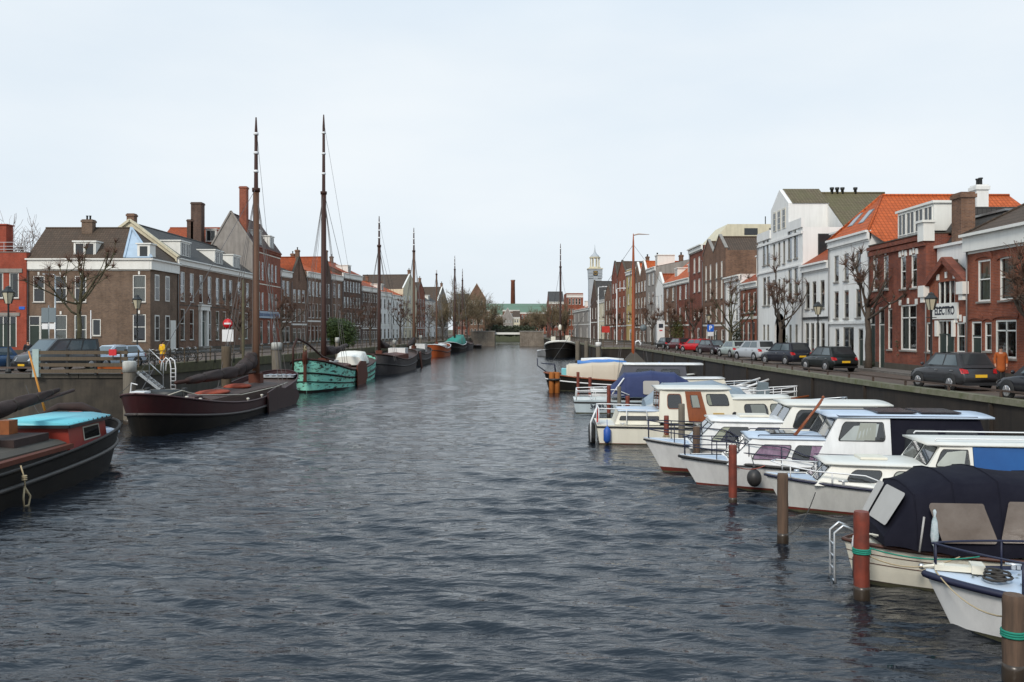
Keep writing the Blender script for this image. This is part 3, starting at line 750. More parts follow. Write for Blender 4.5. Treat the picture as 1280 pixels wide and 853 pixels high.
    def roof_mansard(s, rh, ins, mat, top=None, sides=True):
        w, D, h = s.w, s.dp, s.h; m = MB(); i = ins; sx = i if sides else 0
        a = [(0,-.1,h+.08),(w,-.1,h+.08),(w,D,h+.08),(0,D,h+.08)]; b = [(sx,i,h+rh),(w-sx,i,h+rh),(w-sx,D-i,h+rh),(sx,D-i,h+rh)]
        m.loft([a, b]); s.roofo = m.build('roof', mat, s.t)
        c = MB(); c.box(sx-.1, w-sx+.1, i-.12, D-i+.1, h+rh-.02, h+rh+.12); c.build('roof_edge', s.trim, s.t)
        return s.roofo
    def dormer(s, x, w, z0, hh, y0, y1, n=1, m=None, win='m', slope=False):
        # box dormer; front at local y0, running back to y1
        b = MB(); b.box(x-w/2, x+w/2, y0, y1, z0, z0+hh); b.box(x-w/2-.12, x+w/2+.12, y0-.12, y1, z0+hh+.002, z0+hh+.14)
        o = b.build('dormer', m or s.trim, s.t)
        g = (w-.2)/n
        for i in range(n):
            cx = x-w/2+.1+g*(i+.5); ww = g-.1
            f = MB(); f.mi = 0
            t = .06
            f.box(cx-ww/2, cx-ww/2+t, y0-.05, y0-.003, z0+.12, z0+hh-.1); f.box(cx+ww/2-t, cx+ww/2, y0-.05, y0-.003, z0+.12, z0+hh-.1)
            f.box(cx-ww/2+t, cx+ww/2-t, y0-.05, y0-.003, z0+.12, z0+.18); f.box(cx-ww/2+t, cx+ww/2-t, y0-.05, y0-.003, z0+hh-.16, z0+hh-.1)
            if ww > .9: f.box(cx-.025, cx+.025, y0-.05, y0-.003, z0+.18, z0+hh-.16)
            f.mi = 1; f.poly([(cx-ww/2+t, y0-.012, z0+.18), (cx+ww/2-t, y0-.012, z0+.18), (cx+ww/2-t, y0-.012, z0+hh-.16), (cx-ww/2+t, y0-.012, z0+hh-.16)])
            f.build('window', [M['white'], M['dark_pane']], o)
        return o
    def chimney(s, x, y, z0, z1, wx=.8, wy=.6, pots=2, mat=None, potm=None):
        b = MB(); b.box(x-wx/2, x+wx/2, y-wy/2, y+wy/2, z0, z1); b.box(x-wx/2-.07, x+wx/2+.07, y-wy/2-.07, y+wy/2+.07, z1-.3, z1-.1)
        o = b.build('chimney', mat or s.wallm, s.roofo or s.t)
        p = MB()
        for i in range(pots):
            px = x+(i-(pots-1)/2)*.32
            p.lathe([(.10,z1),(.09,z1+.32),(.13,z1+.36),(.13,z1+.42),(.02,z1+.44)], (px, y, 0), 8)
        if pots: p.build('chimney_pot', potm or M['iron'], s.roofo or s.t)
        return o
    def skylight(s, x, y, z, w, l, pitch, axis='y'):
        # frame lying in a roof slope that rises with local y at the given pitch
        b = MB(); c, sn = math.cos(pitch), math.sin(pitch)
        Mx = Matrix.Translation((x, y, z)) @ (Matrix.Rotation(pitch, 4, 'X') if axis == 'y' else Matrix.Rotation(pitch, 4, 'Y'))
        b.mi = 0; q = MB(); q.box(-w/2, w/2, -l/2, l/2, .02, .1); b.add(q, Mx); q = MB(); q.mi = 1; q.poly([(-w/2+.08,-l/2+.08,.105),(w/2-.08,-l/2+.08,.105),(w/2-.08,l/2-.08,.105),(-w/2+.08,l/2-.08,.105)]); b.add(q, Mx)
        b.build('skylight', [M['sign_grey'], M['sky_pane']], s.roofo or s.t)
    def done(s):
        s.walls(); s.finish_windows(); return s
M['zinc'] = surf('zinc_downpipe', (.20,.20,.20), .5, .2, metal=.3)
M['dark_pane'] = surf('dark_glazing', (.03,.033,.036), .06, .2, 2, bump=0)
M['sky_pane'] = surf('skylight_glazing', (.25,.28,.3), .08, .1, 2, bump=0)
def mk(label, xa, xb, yref, ye, depth, wall, line=FR, name='brick_house', **k):
    P0, P1 = on_line(xa, line), on_line(xb, line)
    if line is FL: P0, P1 = on_line(xa, line), on_line(xb, line)
    s_ = ray_hit(yref, P0, P1); d = P0[1]+(P1[1]-P0[1])*s_
    ez = CAMZ-(ye-HY)*d/F
    h = House(name, label, P0, P1, ez, depth, M[wall] if isinstance(wall, str) else wall, **k); return h
# ================= right bank =================
# A : corner brick house, nearest
h = mk('two storey red brick house with arched windows at the right edge behind the orange coat', 1209, 1420, 1215, 296, 11, 'brick_red')
h.row([1230, 1258, 1292, 1330], 1.15, 325, 377, style='s', key=None, curtain='full')
h.row([1220.5], .95, 402, 470, style='dt', ref=1220.5)
h.row([1235], .62, 403, 439, style='s')
h.row([1257, 1300, 1340], 1.75, 400, 448, ref=1257, style='tm', curtain='none')
h.done()
for p, w_, y_ in ((1230,1.3,325),(1258,1.3,325),(1220.5,1.1,402),(1257,1.9,400),(1235,.7,403)):
    x = h.lx(p); z = h.z(p, y_); a = MB()
    n = 9; lo = []; hi = []
    for i in range(n+1):
        t_ = math.pi*i/n; cx_, sz_ = -math.cos(t_)*(w_*.5+.08), math.sin(t_); lo.append((x+cx_, z+.01+sz_*.14)); hi.append((x+cx_*1.06, z+.24+sz_*.2))
    for i in range(n):
        q4 = [lo[i], lo[i+1], hi[i+1], hi[i]]; a.loft([[(u, -.05, v) for u, v in q4], [(u, .02, v) for u, v in q4]])
    a.build('window_arch', M['brick_orange'], h.t)
h.cornice(.75, .45); h.roof_side(3.3, M['tile_brown'], ry=4.2, hipL=7.0)
h.skylight(6.2, 2.3, h.h+1.98, 1.0, 1.5, math.atan(3.3/4.2))
# B : little workshop with the lettered gable
h = mk('small red brick house with a pointed gable, white lettered board and arched door', 1158, 1208, 1183, 352, 9, 'brick_red')
H0 = h
h.row([1183], 1.75, 349, 384, style='3', curtain='none', key=2)
h.row([1182.5], 1.75, 400, 468, style='dm')
h.row([1161.5], .75, 403, 440, style='s'); h.row([1201], .85, 403, 441, style='s', key=2)
h.done()
rh = h.z(1183, 327)-h.h
h.roof_front(rh, M['tile_brown'], x0=.4, x1=h.w-.1, D=2.2, par=False)
c = MB(); c.obox((.0,.0,h.h-.18),(h.w/2+.1,.0,h.h+rh+.1),.5,.32); c.obox((h.w/2+.1,.0,h.h+rh+.1),(h.w+.1,.0,h.h-.18),.5,.32); c.build('gable_coping', M['brick_darkred'], h.t)
for xx_ in (-.35, h.w-.45):
    c = MB(); c.box(xx_,xx_+.68,-.32,.2,h.h-.75,h.h-.12); c.box(xx_+.14,xx_+.54,-.25,.2,h.h-1.05,h.h-.749); c.build('gable_shoulder', M['white'], h.t)
x = h.lx(1182.5); z = h.z(1182.5, 389)
c = MB(); c.box(x-1.35, x+1.35, -.09, .02, z-.42, z+.42); c.build('sign_board', M['white'], h.t)
text_mesh('ELECTRO', .62, 'sign_lettering', M['letters_dark'], h.t, Matrix.Translation((x, -.095, z)) @ Matrix.Rotation(R(90), 4, 'X'), sx=.82)
for s_ in (-1, 1):
    c = MB(); c.box(x+s_*.9-.12, x+s_*.9+.12, -.12, .02, z-1.35, z-.5); c.build('corner_stone', M['white'], h.t)
# white set-back upper storey with mansard and chimney
zt = h.z(1183, 306)
c = MB(); c.box(.1, h.w-.02, .55, 3.0, h.h-.6, zt); c.box(-.05, h.w, .42, 3.0, zt, zt+.14); c.build('upper_storey', M['plaster_white'], h.t)
mr = MB(); mr.loft([[(-4.5,.9,zt),(h.w,.9,zt),(h.w,5.6,zt),(-4.5,5.6,zt)],[(-4.0,2.1,zt+1.55),(h.w-.1,2.1,zt+1.55),(h.w-.1,5.0,zt+1.55),(-4.0,5.0,zt+1.55)]])
h.roofo = mr.build('roof', M['tile_grey'], h.t)
c = MB(); c.box(-4.1,h.w+.05,1.95,5.1,zt+1.53,zt+1.64); c.build('roof_edge', M['steel'], h.t)
h.chimney(1.75, 1.15, h.h-.5, hz(241,46.9)-h.base, 1.0, .75, 0, M['brick_brown'])
h.chimney(-2.4, 4.2, zt+1.0, hz(233,51.5)-h.base, .75, .7, 2, M['plaster_white'])
# C : two storey red brick pair
h = mk('two storey red brick terrace with paired windows and white lintel stones beside the lettered house', 1086.5, 1157.5, 1147, 297, 9, 'brick_darkred')
h.row([1094, 1107.5], .72, 320, 362, ref=1107.5, key=1, style='s'); h.row([1129, 1142.5], .72, 318, 360, ref=1142.5, key=2, style='s')
h.row([1090.5, 1102], .85, 384, 460, ref=1102, style='dt'); h.row([1112.5], .62, 386, 437, key=1)
h.row([1135.5], 2.05, 381, 438, key=2, style='mt'); h.done()
h.band(h.h-.55, .3, M['brick_darkred'], .12, 'frieze'); h.band(h.h-.2, .22, M['brick_darkred'], .18, 'eaves_course')
h.roof_flat(M['tile_grey'], .12, M['stone_dark'])
mr = MB(); mr.loft([[(0.2,1.2,h.h),(h.w,1.2,h.h),(h.w,9,h.h),(.2,9,h.h)],[(1.0,2.3,h.h+1.6),(h.w,2.3,h.h+1.6),(h.w,8,h.h+1.6),(1.0,8,h.h+1.6)]]); mr.build('attic_roof', M['tile_grey'], h.t)
h.dormer(h.w*.62, h.w*.60, h.h+.35, 1.55, .75, 2.2, 4)
c = MB(); c.box(h.w-.6,h.w+.12,-.2,.42,h.h-.3,h.h+.72); c.box(h.w-.7,h.w+.2,-.3,.5,h.h+.722,h.h+.85); c.build('parapet_block', M['white'], h.t)
# D : white house with big orange roof
h = mk('tall white plastered house with a big orange hipped tile roof', 1036.5, 1087, 1061, 297, 22, 'plaster_white')
h.trim = M['frame_dark']; h.row([1045.5, 1058, 1073], .85, 317, 351, ref=1058, style='s', curtain='none'); h.row([1045.5, 1058, 1073], .85, 363, 398, ref=1058, style='s', curtain='none')
h.row([1046.5], .8, 411, 450, style='s', curtain='none'); h.row([1060.5], 1.9, 409, 446, style='m', curtain='none'); h.row([1076], .8, 411, 458, style='dt')
h.trim = M['plaster_white']; h.done(); h.cornice(.45, .3, M['plaster_white']); h.band(h.z(1061, 405), .18, pr=.12, m=M['plaster_white'])
zr = hz(244, 60)-h.base-h.h
ax_ = h.w*.5; s_ = zr/(h.w-ax_); A_, Bk_ = (ax_,2.3,h.h+zr), (ax_,11,h.h+zr); xe = h.w+2.6; ze = h.h+zr-s_*(xe-ax_)
g = MB(); g.poly([(-.1,-.1,h.h+.05),(h.w,-.1,h.h+.05),A_]); g.poly([(h.w,-.1,h.h+.05),(xe,1.6,ze),(xe,13,ze),Bk_,A_]); g.poly([(xe,13,ze),(-.1,13,h.h),Bk_]); g.poly([(-.1,13,h.h),(-.1,-.1,h.h+.05),A_,Bk_]); h.roofo = g.build('roof', M['tile_orange'], h.t)
g = MB(); g.path([A_,Bk_], .12, 6); g.path([A_,(-.1,-.1,h.h+.1)], .1, 6); g.path([A_,(h.w,-.1,h.h+.1)], .1, 6); g.build('ridge_tiles', M['tile_orange'], h.roofo)
g = MB(); g.poly([(xe,1.7,ze-.02),(xe,1.7,h.h-4),(xe,22,h.h-4),(xe,22,ze-.02)][::-1]); g.poly([(h.w,1.7,h.h-.05),(h.w,1.7,h.h-4),(xe,1.7,h.h-4),(xe,1.7,ze-.02)]); g.build('rear_wall', M['brick_brown'], h.t)
for i in (0, 1): h.skylight(2.3+i*1.9, 1.05, h.h+1.32, .85, 1.2, math.atan(zr/2.4))
# E : small white house
h = mk('small two storey white house between the gabled white warehouse and the orange roofed one', 1003.5, 1036.5, 1020, 331, 10, 'plaster_white')
h.trim = M['frame_dark']; h.row([1009.5, 1017.8, 1028], .9, 352, 386, ref=1017.8, curtain='none'); h.row([1009, 1015.5, 1022, 1028.5], .8, 404, 446, ref=1015.5, style='s', curtain='none'); h.trim = M['plaster_white']; h.done()
h.cornice(.45, .35, M['plaster_white']); h.band(h.z(1020, 399), .16, M['iron'], .1, 'shop_fascia'); h.roof_side(3.0, M['tile_rust'], ry=4.5); h.dormer(h.w*.7, 1.3, h.h+.5, 1.7, 1.0, 3.6)
# F : white warehouse
h = mk('large white gabled warehouse with a dark arched gateway', 947.5, 1003.5, 1003.5, 284, 18, 'plaster_white', name='warehouse')
h.trim = M['frame_dark']
for (ya, yb) in ((297, 331), (346, 382)): h.row([955.5, 960.5], .95, ya, yb, ref=960.5, style='p', curtain='none'); h.row([987.5, 995], .95, ya-9, yb-6, ref=987.5, style='p', curtain='none')
h.row([967.5, 974, 980], .62, 303, 331, ref=974, style='g'); h.row([967.5, 974, 980], .62, 349, 378, ref=974, style='g')
h.row([955, 960], .7, 406, 432, ref=960, style='g'); h.row([988, 995.5], .62, 406, 432, ref=988, style='g')
xa = h.lx(975); h.holes.append((xa-1.55, xa+1.55, .02, h.z(975, 392)-.0))
h.done(); h.trim = M['plaster_white']
# arch over the gateway
zt = h.z(975, 392); a = MB(); n = 12
pts = [(xa-1.6,-.02,zt-1.55)]+[(xa-1.55*math.cos(math.pi*i/n), -.02, zt-1.5+1.5*math.sin(math.pi*i/n)) for i in range(n+1)]+[(xa+1.6,-.02,zt-1.55)]
for i in range(n):
    t0, t1 = math.pi*i/n, math.pi*(i+1)/n
    a.poly([(xa-1.55*math.cos(t0),.001,zt-1.5+1.5*math.sin(t0)), (xa-1.55*math.cos(t1),.001,zt-1.5+1.5*math.sin(t1)), (xa-1.55*math.cos(t1),.001,zt+.02), (xa-1.55*math.cos(t0),.001,zt+.02)])
a.build('gateway_arch', M['plaster_white'], h.t)
g = MB(); g.box(xa-1.55, xa+1.55, 1.0, 1.1, 0, zt); g.build('gate', surf('gate_brown', (.14,.09,.055), .7), h.t)
x0, x1 = h.lx(963.6), h.lx(985.5); zs = h.z(974, 259); za = h.z(975, 237)
g = MB(); ap = (x0+x1)/2
g.loft([[(x0,-.0,h.h),(x1,-.0,h.h),(x1,-.0,zs),(ap,-.0,za),(x0,-.0,zs)], [(x0,3.4,h.h),(x1,3.4,h.h),(x1,3.4,zs),(ap,3.4,za),(x0,3.4,zs)]]); g.build('raised_gable', M['plaster_white'], h.t)
g = MB(); g.poly([(x1+.1,.3,zs-.02),(x1+.1,3.4,zs-.02),(ap,3.4,za+.08),(ap,.3,za+.08)]); g.poly([(ap,.3,za+.08),(ap,3.4,za+.08),(x0-.1,3.4,zs-.02),(x0-.1,.3,zs-.02)]); g.build('gable_roof', M['tile_moss'], h.t)
for p in (968.7, 974.3, 980.3):
    xx = h.lx(p); f = MB(); z0_, z1_ = h.z(974, 288), h.z(974, 263)
    f.mi = 0; f.box(xx-.42, xx+.42, -.05, -.003, z0_, z1_)
    f.mi = 1; f.box(xx-.32, xx+.32, -.06, -.052, z0_+.08, z1_-.15); f.mi = 0
    for q in (.3,.6): f.box(xx-.32, xx+.32, -.07, -.061, z0_+(z1_-z0_)*q, z0_+(z1_-z0_)*q+.05)
    f.build('window', [M['cream_trim'], M['dark_pane']], h.t)
h.band(h.h-.5, .2, M['plaster_white'], .12); h.band(h.z(975, 338), .14, M['plaster_white'], .1)
for (a_, b_) in ((947.6, 963.6), (985.6, 1003.4)):
    c = MB(); c.box(h.lx(a_), h.lx(b_), -.12, .12, h.h, h.h+.75); c.build('parapet', M['plaster_white'], h.t)
h.roof_front(za-h.h-.4, M['tile_moss'], D=8.8, y0=3.3, par=None, apex=ap+.6)
g = MB(); g.poly([(0,3.25,h.h),(h.w,3.25,h.h),(ap+.6,3.25,za-.35)]); g.build('attic_wall', M['plaster_white'], h.t)
for i, yy in enumerate((4.3, 4.75, 5.2, 6.3)):
    c = MB(); c.lathe([(.13, za-1.2),(.13,za-.1),(.19,za-.07),(.19,za+.10),(.05,za+.12)], (ap+.6, yy, 0), 8); c.build('roof_vent', M['iron'], h.roofo)
h.skylight(ap+4.2, 9, za-2.85, .9, 1.6, 0)
f = MB(); f.mi = 0; yy0, yy1 = 1.2, 3.0; z0_ = hz(322, 70)-h.base; z1_ = hz(293, 70)-h.base
f.box(h.w+.002, h.w+.05, yy0, yy1, z0_, z1_); f.mi = 1; f.box(h.w+.051, h.w+.06, yy0+.1, yy1-.1, z0_+.1, z1_-.1); f.build('side_window', [M['iron'], M['dark_pane']], h.t)
# G : small brick and white
h = mk('narrow red brick house with a white ground floor beside the white warehouse', 925.5, 947.5, 936, 355, 10, 'brick_red')
h.row([930, 936.3, 943], .95, 366, 391, ref=936.3); h.row([930, 936, 941.5], .95, 403, 432, ref=936, style='s'); h.done()
h.cornice(.4,.3); b = MB(); b.box(0,h.w,-.05,-.001,0,.6); h.band(h.z(936, 399), .25)
h.roof_side(3.2, M['tile_rust']); h.dormer(h.w*.62, 2.0, h.h+.6, 2.0, .8, 4)
# H : white narrow
h = mk('narrow white house squeezed left of the small red brick house', 907, 925.5, 916, 347, 10, 'plaster_white')
h.row([911.5, 920.5], 1.0, 358, 380, ref=911.5); h.row([911.5, 920.5], 1.0, 387, 402, ref=911.5); h.row([911, 920], 1.2, 409, 440, ref=911); h.done()
h.cornice(.4,.35); h.roof_flat(M['tile_brown'], .1)
# I : double gable
h = mk('dark brown brick house with twin pointed gables facing the quay', 878.5, 907, 893, 318, 26, 'brick_brown')
for ya, yb in ((331, 350), (351, 375), (383, 403)): h.row([882.5, 888, 895.5, 902], .8, ya, yb, ref=888, style='m')
h.row([884, 903], 1.2, 412, 440, ref=903); h.row([893.5], 2.2, 413, 440, style='dm'); h.done()
hw = h.w/2
h.roof_front(h.z(884, 303)-h.h, M['tile_brown'], x0=0, x1=hw, D=6, cop=M['stone']); h.roof_front(h.z(894, 299)-h.h, M['tile_brown'], x0=hw, D=26, cop=M['stone'])
h.band(h.z(893, 408), .2)
# big brown roof slope with a dormer on its near side
h.roof_side(4.0, M['tile_brown'], ry=4.5) if False else None
d = MB(); d.box(h.w-2.0, h.w+.1, 5.0, 7.4, h.h-.6, h.h+1.6); d.box(h.w-2.2, h.w+.3, 4.8, 7.6, h.h+1.602, h.h+1.75); o = d.build('dormer', M['white'], h.t)
d = MB(); d.box(h.w+.11, h.w+.13, 5.3, 7.1, h.h-.2, h.h+1.3); d.build('window', M['dark_pane'], o)
# J : tall dark brick house with white roof storey behind
h = mk('tall dark red brick house with a pale modern roof storey rising behind it', 862, 878.5, 870, 310, 24, 'brick_darkred')
for ya, yb in ((323, 342), (350, 366), (388, 400)): h.row([868, 874], 1.1, ya, yb, ref=868, style='m')
h.row([865.5, 873], 1.3, 410, 436, ref=873); h.done(); h.cornice(.5,.4)
c = MB(); z1_ = hz(285, 110)-h.base
c.loft([[(-1.0,1.0,h.h),(h.w,1.0,h.h),(h.w,22,h.h),(-1,22,h.h)],[(1.5,3.0,z1_),(h.w,3.0,z1_),(h.w,22,z1_),(1.5,22,z1_)]]); h.roofo = c.build('roof_storey', M['plaster_cream'], h.t)
for yy in (5, 8, 12):
    c = MB(); c.box(h.w+.01,h.w+.05,yy,yy+1.6,h.h+1.2,h.h+2.0); c.build('skylight', M['dark_pane'], h.roofo)
c = MB(); c.box(2.6,2.7,9,9.1,z1_,z1_+1.6); c.build('roof_mast', M['iron'], h.roofo)
# K.. houses farther along, each with its own gable
far_right = [
 ('brick house under a steep bright orange roof left of the tall dark brick house', 846, 862, 350, 9, 'brick_darkred', 'tile_orange', 'side', 4.6, 3, 2),
 ('dark brick house with an orange roof and a white dormer', 830, 846, 354, 9, 'brick_brown', 'tile_orange', 'side', 4.0, 3, 2),
 ('narrow house with a white pointed gable', 819.5, 830, 362, 11, 'plaster_white', 'tile_rust', 'front', 2.3, 2, 2),
 ('tall grey plastered flat fronted house', 808.5, 819.5, 336, 14, 'plaster_grey', 'tile_orange', 'side', 1.6, 4, 2),
 ('brown brick house with two white bargeboard gables', 793, 808.5, 347, 12, 'brick_brown', 'tile_orange', 'twin', 2.5, 4, 4),
 ('yellowish rendered house behind the orange mast', 783, 793, 340, 12, 'plaster_yellow', 'tile_brown', 'flat', 0, 4, 2),
 ('tall dark red brick house with a pointed gable left of the orange mast', 772, 783, 346, 12, 'brick_red', 'tile_brown', 'front', 2.8, 4, 2),
 ('dark red brick house with a stepped gable near the red banner', 764.5, 772, 350, 12, 'brick_darkred', 'tile_brown', 'front', 3.4, 4, 2),
 ('brown brick house beside the red banner', 756, 764.5, 372, 12, 'brick_brown', 'tile_brown', 'front', 2.4, 3, 2),
 ('low cream fronted house under the church tower', 747, 756, 376, 12, 'plaster_cream', 'tile_grey', 'side', 4.2, 2, 2),
 ('low dark brick house left of the cream fronted house', 738.5, 747, 380, 12, 'brick_dark', 'tile_grey', 'front', 5, 2, 2),
 ('small grey fronted house with pale windows left of the church', 716, 738.5, 387, 12, 'plaster_grey', 'tile_rust', 'side', 2.8, 2, 4),
]
for (lab, xa, xb, ye, dp, wl, rf, kind, rh, nf, nw) in far_right:
    h = mk(lab, xa, xb, (xa+xb)/2, ye, dp, wl)
    fh = (h.h-.3)/nf; h.rowz(max(1, nw-1), min(1.5, h.w/nw*.55), .5, fh*.82, m=.4, style='t')
    for k_ in range(1, nf): h.rowz(nw, min(1.1, h.w/nw*.5), fh*k_+fh*.22, fh*k_+fh*.85, m=.4)
    h.done()
    if kind == 'side': h.cornice(.45,.3); h.roof_side(rh, M[rf]); h.dormer(h.w*.55, min(1.8, h.w*.35), h.h+.4, 1.6, .8, 3.5)
    elif kind == 'front': h.roof_front(rh, M[rf], cop=M['stone_dark'] if 'brick' in wl else None)
    elif kind == 'twin': h.roof_front(rh, M[rf], x0=0, x1=h.w/2); h.roof_front(rh, M[rf], x0=h.w/2)
    else: h.cornice(.5,.35); h.roof_flat()
    h.band(fh, .2)
    h.chimney(h.w*.85, h.dp*.5, h.h, h.h+max(rh, 1)+1.0, .7, .6, 2, M['brick_brown'])
# church with cupola tower
t = thing('church', 'church tower with slatted belfry, clock and gilded open cupola above the far roofs', 'church', (19.3, 205, 2.5))
zc = lambda y: hz(y, 205)-2.5
b = MB(); b.box(-1.45,1.45,-1.45,1.45,0,zc(349)); b.build('tower_shaft', M['tower_grey'], t)
b = MB(); b.loft([[(-1.5,-1.5,zc(349)),(1.5,-1.5,zc(349)),(1.5,1.5,zc(349)),(-1.5,1.5,zc(349))],[(-1.6,-1.6,zc(337)),(1.6,-1.6,zc(337)),(1.6,1.6,zc(337)),(-1.6,1.6,zc(337))]])
for i in range(6):
    zz = zc(349)+.15+i*.35; b.box(-1.66,-.55,-1.66,-1.5,zz,zz+.16); b.box(.55,1.66,-1.66,-1.5,zz,zz+.16)
b.build('belfry', M['tower_grey'], t)
b = MB(); b.box(-.5,.5,-1.72,-1.62,zc(345),zc(345)+1.1); cl_ = b.build('clock_face', M['letters_dark'], t)
b = MB(); b.torus((0,-1.74,zc(345)+.55), .4, .05, 'y', 14, 4); b.box(-.03,.03,-1.78,-1.73,zc(345)+.55,zc(345)+.9); b.box(0,.25,-1.78,-1.73,zc(345)+.52,zc(345)+.58); b.build('clock_ring', M['gold'], cl_)
b = MB(); b.box(-1.75,1.75,-1.75,1.75,zc(337),zc(337)+.2); b.loft([[(1.4*math.cos(a_*math.pi/4+.39),1.4*math.sin(a_*math.pi/4+.39),z_) for a_ in range(8)] for z_ in (zc(337)+.2, zc(334))]); b.build('gallery', M['plaster_cream'], t)
b = MB()
for i in range(8):
    a_ = i*math.pi/4+.39; b.box(math.cos(a_)*1.05-.12, math.cos(a_)*1.05+.12, math.sin(a_)*1.05-.12, math.sin(a_)*1.05+.12, zc(334), zc(323))
b.lathe([(1.3,zc(323)),(1.3,zc(323)+.25),(.05,zc(323)+.26)], n=8); b.build('cupola', M['plaster_cream'], t)
b = MB(); b.lathe([(1.15,zc(322)),(.95,zc(320)),(.45,zc(317.5)),(.2,zc(315)),(.1,zc(312)),(.03,zc(306))], n=8); b.build('spire', M['tower_grey'], t)
b = MB(); b.loft([[(1.4,-5,0),(1.4,7,0),(1.4,7,7.5),(1.4,1,11.5),(1.4,-5,7.5)],[(20,-5,0),(20,7,0),(20,7,7.5),(20,1,11.5),(20,-5,7.5)]]); b.build('nave', M['tile_grey'], t)
# blocks behind right
def block(label, x0, x1, d, ytop, dep, wall, roofm, roof='flat', rh=3, nf=3, nw=4, name='building', ys=0):
    P0 = ((x0-CX)*d/F, d); P1 = ((x1-CX)*d/F, d)
    h = House(name, label, P0, P1, hz(ytop, d), dep, M[wall])
    fh = (h.h-.4)/nf
    for k_ in range(nf): h.rowz(nw, min(1.4, h.w/nw*.5), fh*k_+fh*.25, fh*k_+fh*.82, m=.5)
    h.done()
    if roof == 'side': h.cornice(.5,.3); h.roof_side(rh, M[roofm])
    elif roof == 'front': h.roof_front(rh, M[roofm])
    elif roof == 'hip': h.cornice(.5,.3); h.roof_side(rh, M[roofm], hipL=h.w*.3, hipR=h.w*.3)
    else: h.cornice(.6,.3); h.roof_flat()
    return h
block('brown brick block with a flat white edged top behind the bare trees on the right', 708, 729, 240, 369, 12, 'brick_red', 'tile_brown', 'flat', nf=4, nw=4)
block('dark gothic gabled building behind the right hand trees', 686, 705, 262, 378, 14, 'brick_darkred', 'tile_grey', 'side', 3.4, 4, 4)
# beyond the bridge
block('white gabled house seen through the trees beyond the bridge', 628, 641, 400, 398, 12, 'plaster_grey', 'tile_grey', 'front', 4.5, 3, 3)
block('grey fronted house left of the white gabled one beyond the bridge', 612, 628, 402, 394, 12, 'brick_brown', 'verdigris', 'side', 3, 3, 4)
block('pale house right of the white gabled one beyond the bridge', 641, 650, 401, 397, 12, 'plaster_cream', 'tile_brown', 'side', 3, 3, 2)
h = block('long orange brick block with a green roof beyond the bridge', 650, 682, 410, 391, 16, 'brick_orange', 'verdigris', 'side', 3.2, 3, 8)
block('long low hall with a green copper roof behind the bridge', 600, 688, 440, 388, 30, 'brick_brown', 'verdigris', 'side', 3.6, 2, 12)
t = thing('factory_chimney', 'tall slim brick factory chimney on the skyline beyond the bridge', 'chimney', (.5, 470, 2.5))
b = MB(); b.lathe([(1.5,0),(1.05,hz(352,470)-2.5),(1.2,hz(352,470)-2.4),(1.2,hz(351,470)-2.4)], n=12); b.build('stack', M['brick_orange'], t)
b = MB(); b.lathe([(1.25,hz(351,470)-2.4),(1.25,hz(350.3,470)-2.4)], n=12); b.build('rim', M['stone'], t)

# ================= left bank =================
# far-left modern red brick
d = 76; P = lambda px, d: ((px-CX)*d/F, d)
h = House('brick_house', 'bright red modern brick house at the left edge of the photo', P(-70, 87.3), P(33, 87.3), hz(317, 87.3), 12, M['brick_new'])
h.row([-2, 17.5], .95, 341, 373, ref=17.5, style='p', curtain='sides'); h.row([8], 2.0, 395, 434, style='3d'); h.row([-30], 1.9, 341, 373, style='m')
h.done()
b = MB(); b.box(h.lx(-60), h.lx(28), -.1, .05, h.z(10, 341), h.z(10, 336)); b.build('lintel_band', M['stone'], h.t)
b = MB(); b.box(h.lx(-60), h.lx(25), -.1, .05, h.z(10, 395), h.z(10, 391)); b.build('lintel_band', M['stone'], h.t)
h.roof_flat(M['asphalt'], .1, M['stone'])
b = MB(); z_ = h.h+.1
for i in range(10): b.box(h.w-9.3+i, h.w-9.27+i, .1, .14, z_, z_+1)
for q in (.3,.6,1.0): b.box(h.w-9.3, h.w-.2, .1, .14, z_+q, z_+q+.04)
b.build('balcony_rail', M['chrome'], h.t)
b = MB(); b.box(0, h.lx(5), .4, 1.6, h.h, h.z(2, 281)); b.box(-.1, h.lx(5)+.1, .3, 1.7, h.z(2, 281), h.z(2,279.5)); b.build('upper_block', M['brick_new'], h.t)
b = MB(); b.box(h.lx(24), h.lx(31), -.05, -.01, h.z(27, 387), h.z(27, 383.5)); b.build('street_name_plate', M['sign_blue'], h.t)
# corner house
P0, P1 = P(33.5, 87.6), (-36, 87.6)
h = House('brick_house', 'brown brick corner house with a broad white cornice and dark hipped tile roof', P0, P1, hz(325, 87.6), 7.2, M['brick_greybrown'])
h.row([48.5, 76, 100.5], 1.15, 345, 378, ref=76, key=1, style='s'); h.row([174], 1.3, 344, 378, key=1, style='s')
h.row([43], 1.1, 395, 436, style='dt'); h.row([56], .95, 395, 436, style='dt'); h.row([76, 100.5], 1.2, 394, 433, ref=76, key=1, style='s'); h.row([120.5], .85, 399, 420, style='p', curtain='none'); h.row([174], 1.3, 393, 427, key=1, style='s', curtain='none')
h.done(); h.cornice(.95, .4)
b = MB(); b.box(h.w, h.w+.4, -.4, 7.3, h.h-.02, h.h+.12); b.box(h.w, h.w+.2, -.2, 7.25, h.h-.95, h.h-.022); b.build('side_cornice', M['white'], h.t)
rr = h.roof_side(hz(285, 91)-h.base-h.h, M['tile_brown'], hipR=3.4)
h.chimney(h.lx(91), 3.3, h.h+1.5, h.h+4.4, 1.1, .8, 2, M['brick_greybrown']); h.dormer(h.lx(104), 2.2, h.h+.3, 1.5, .3, 2.6, 2)
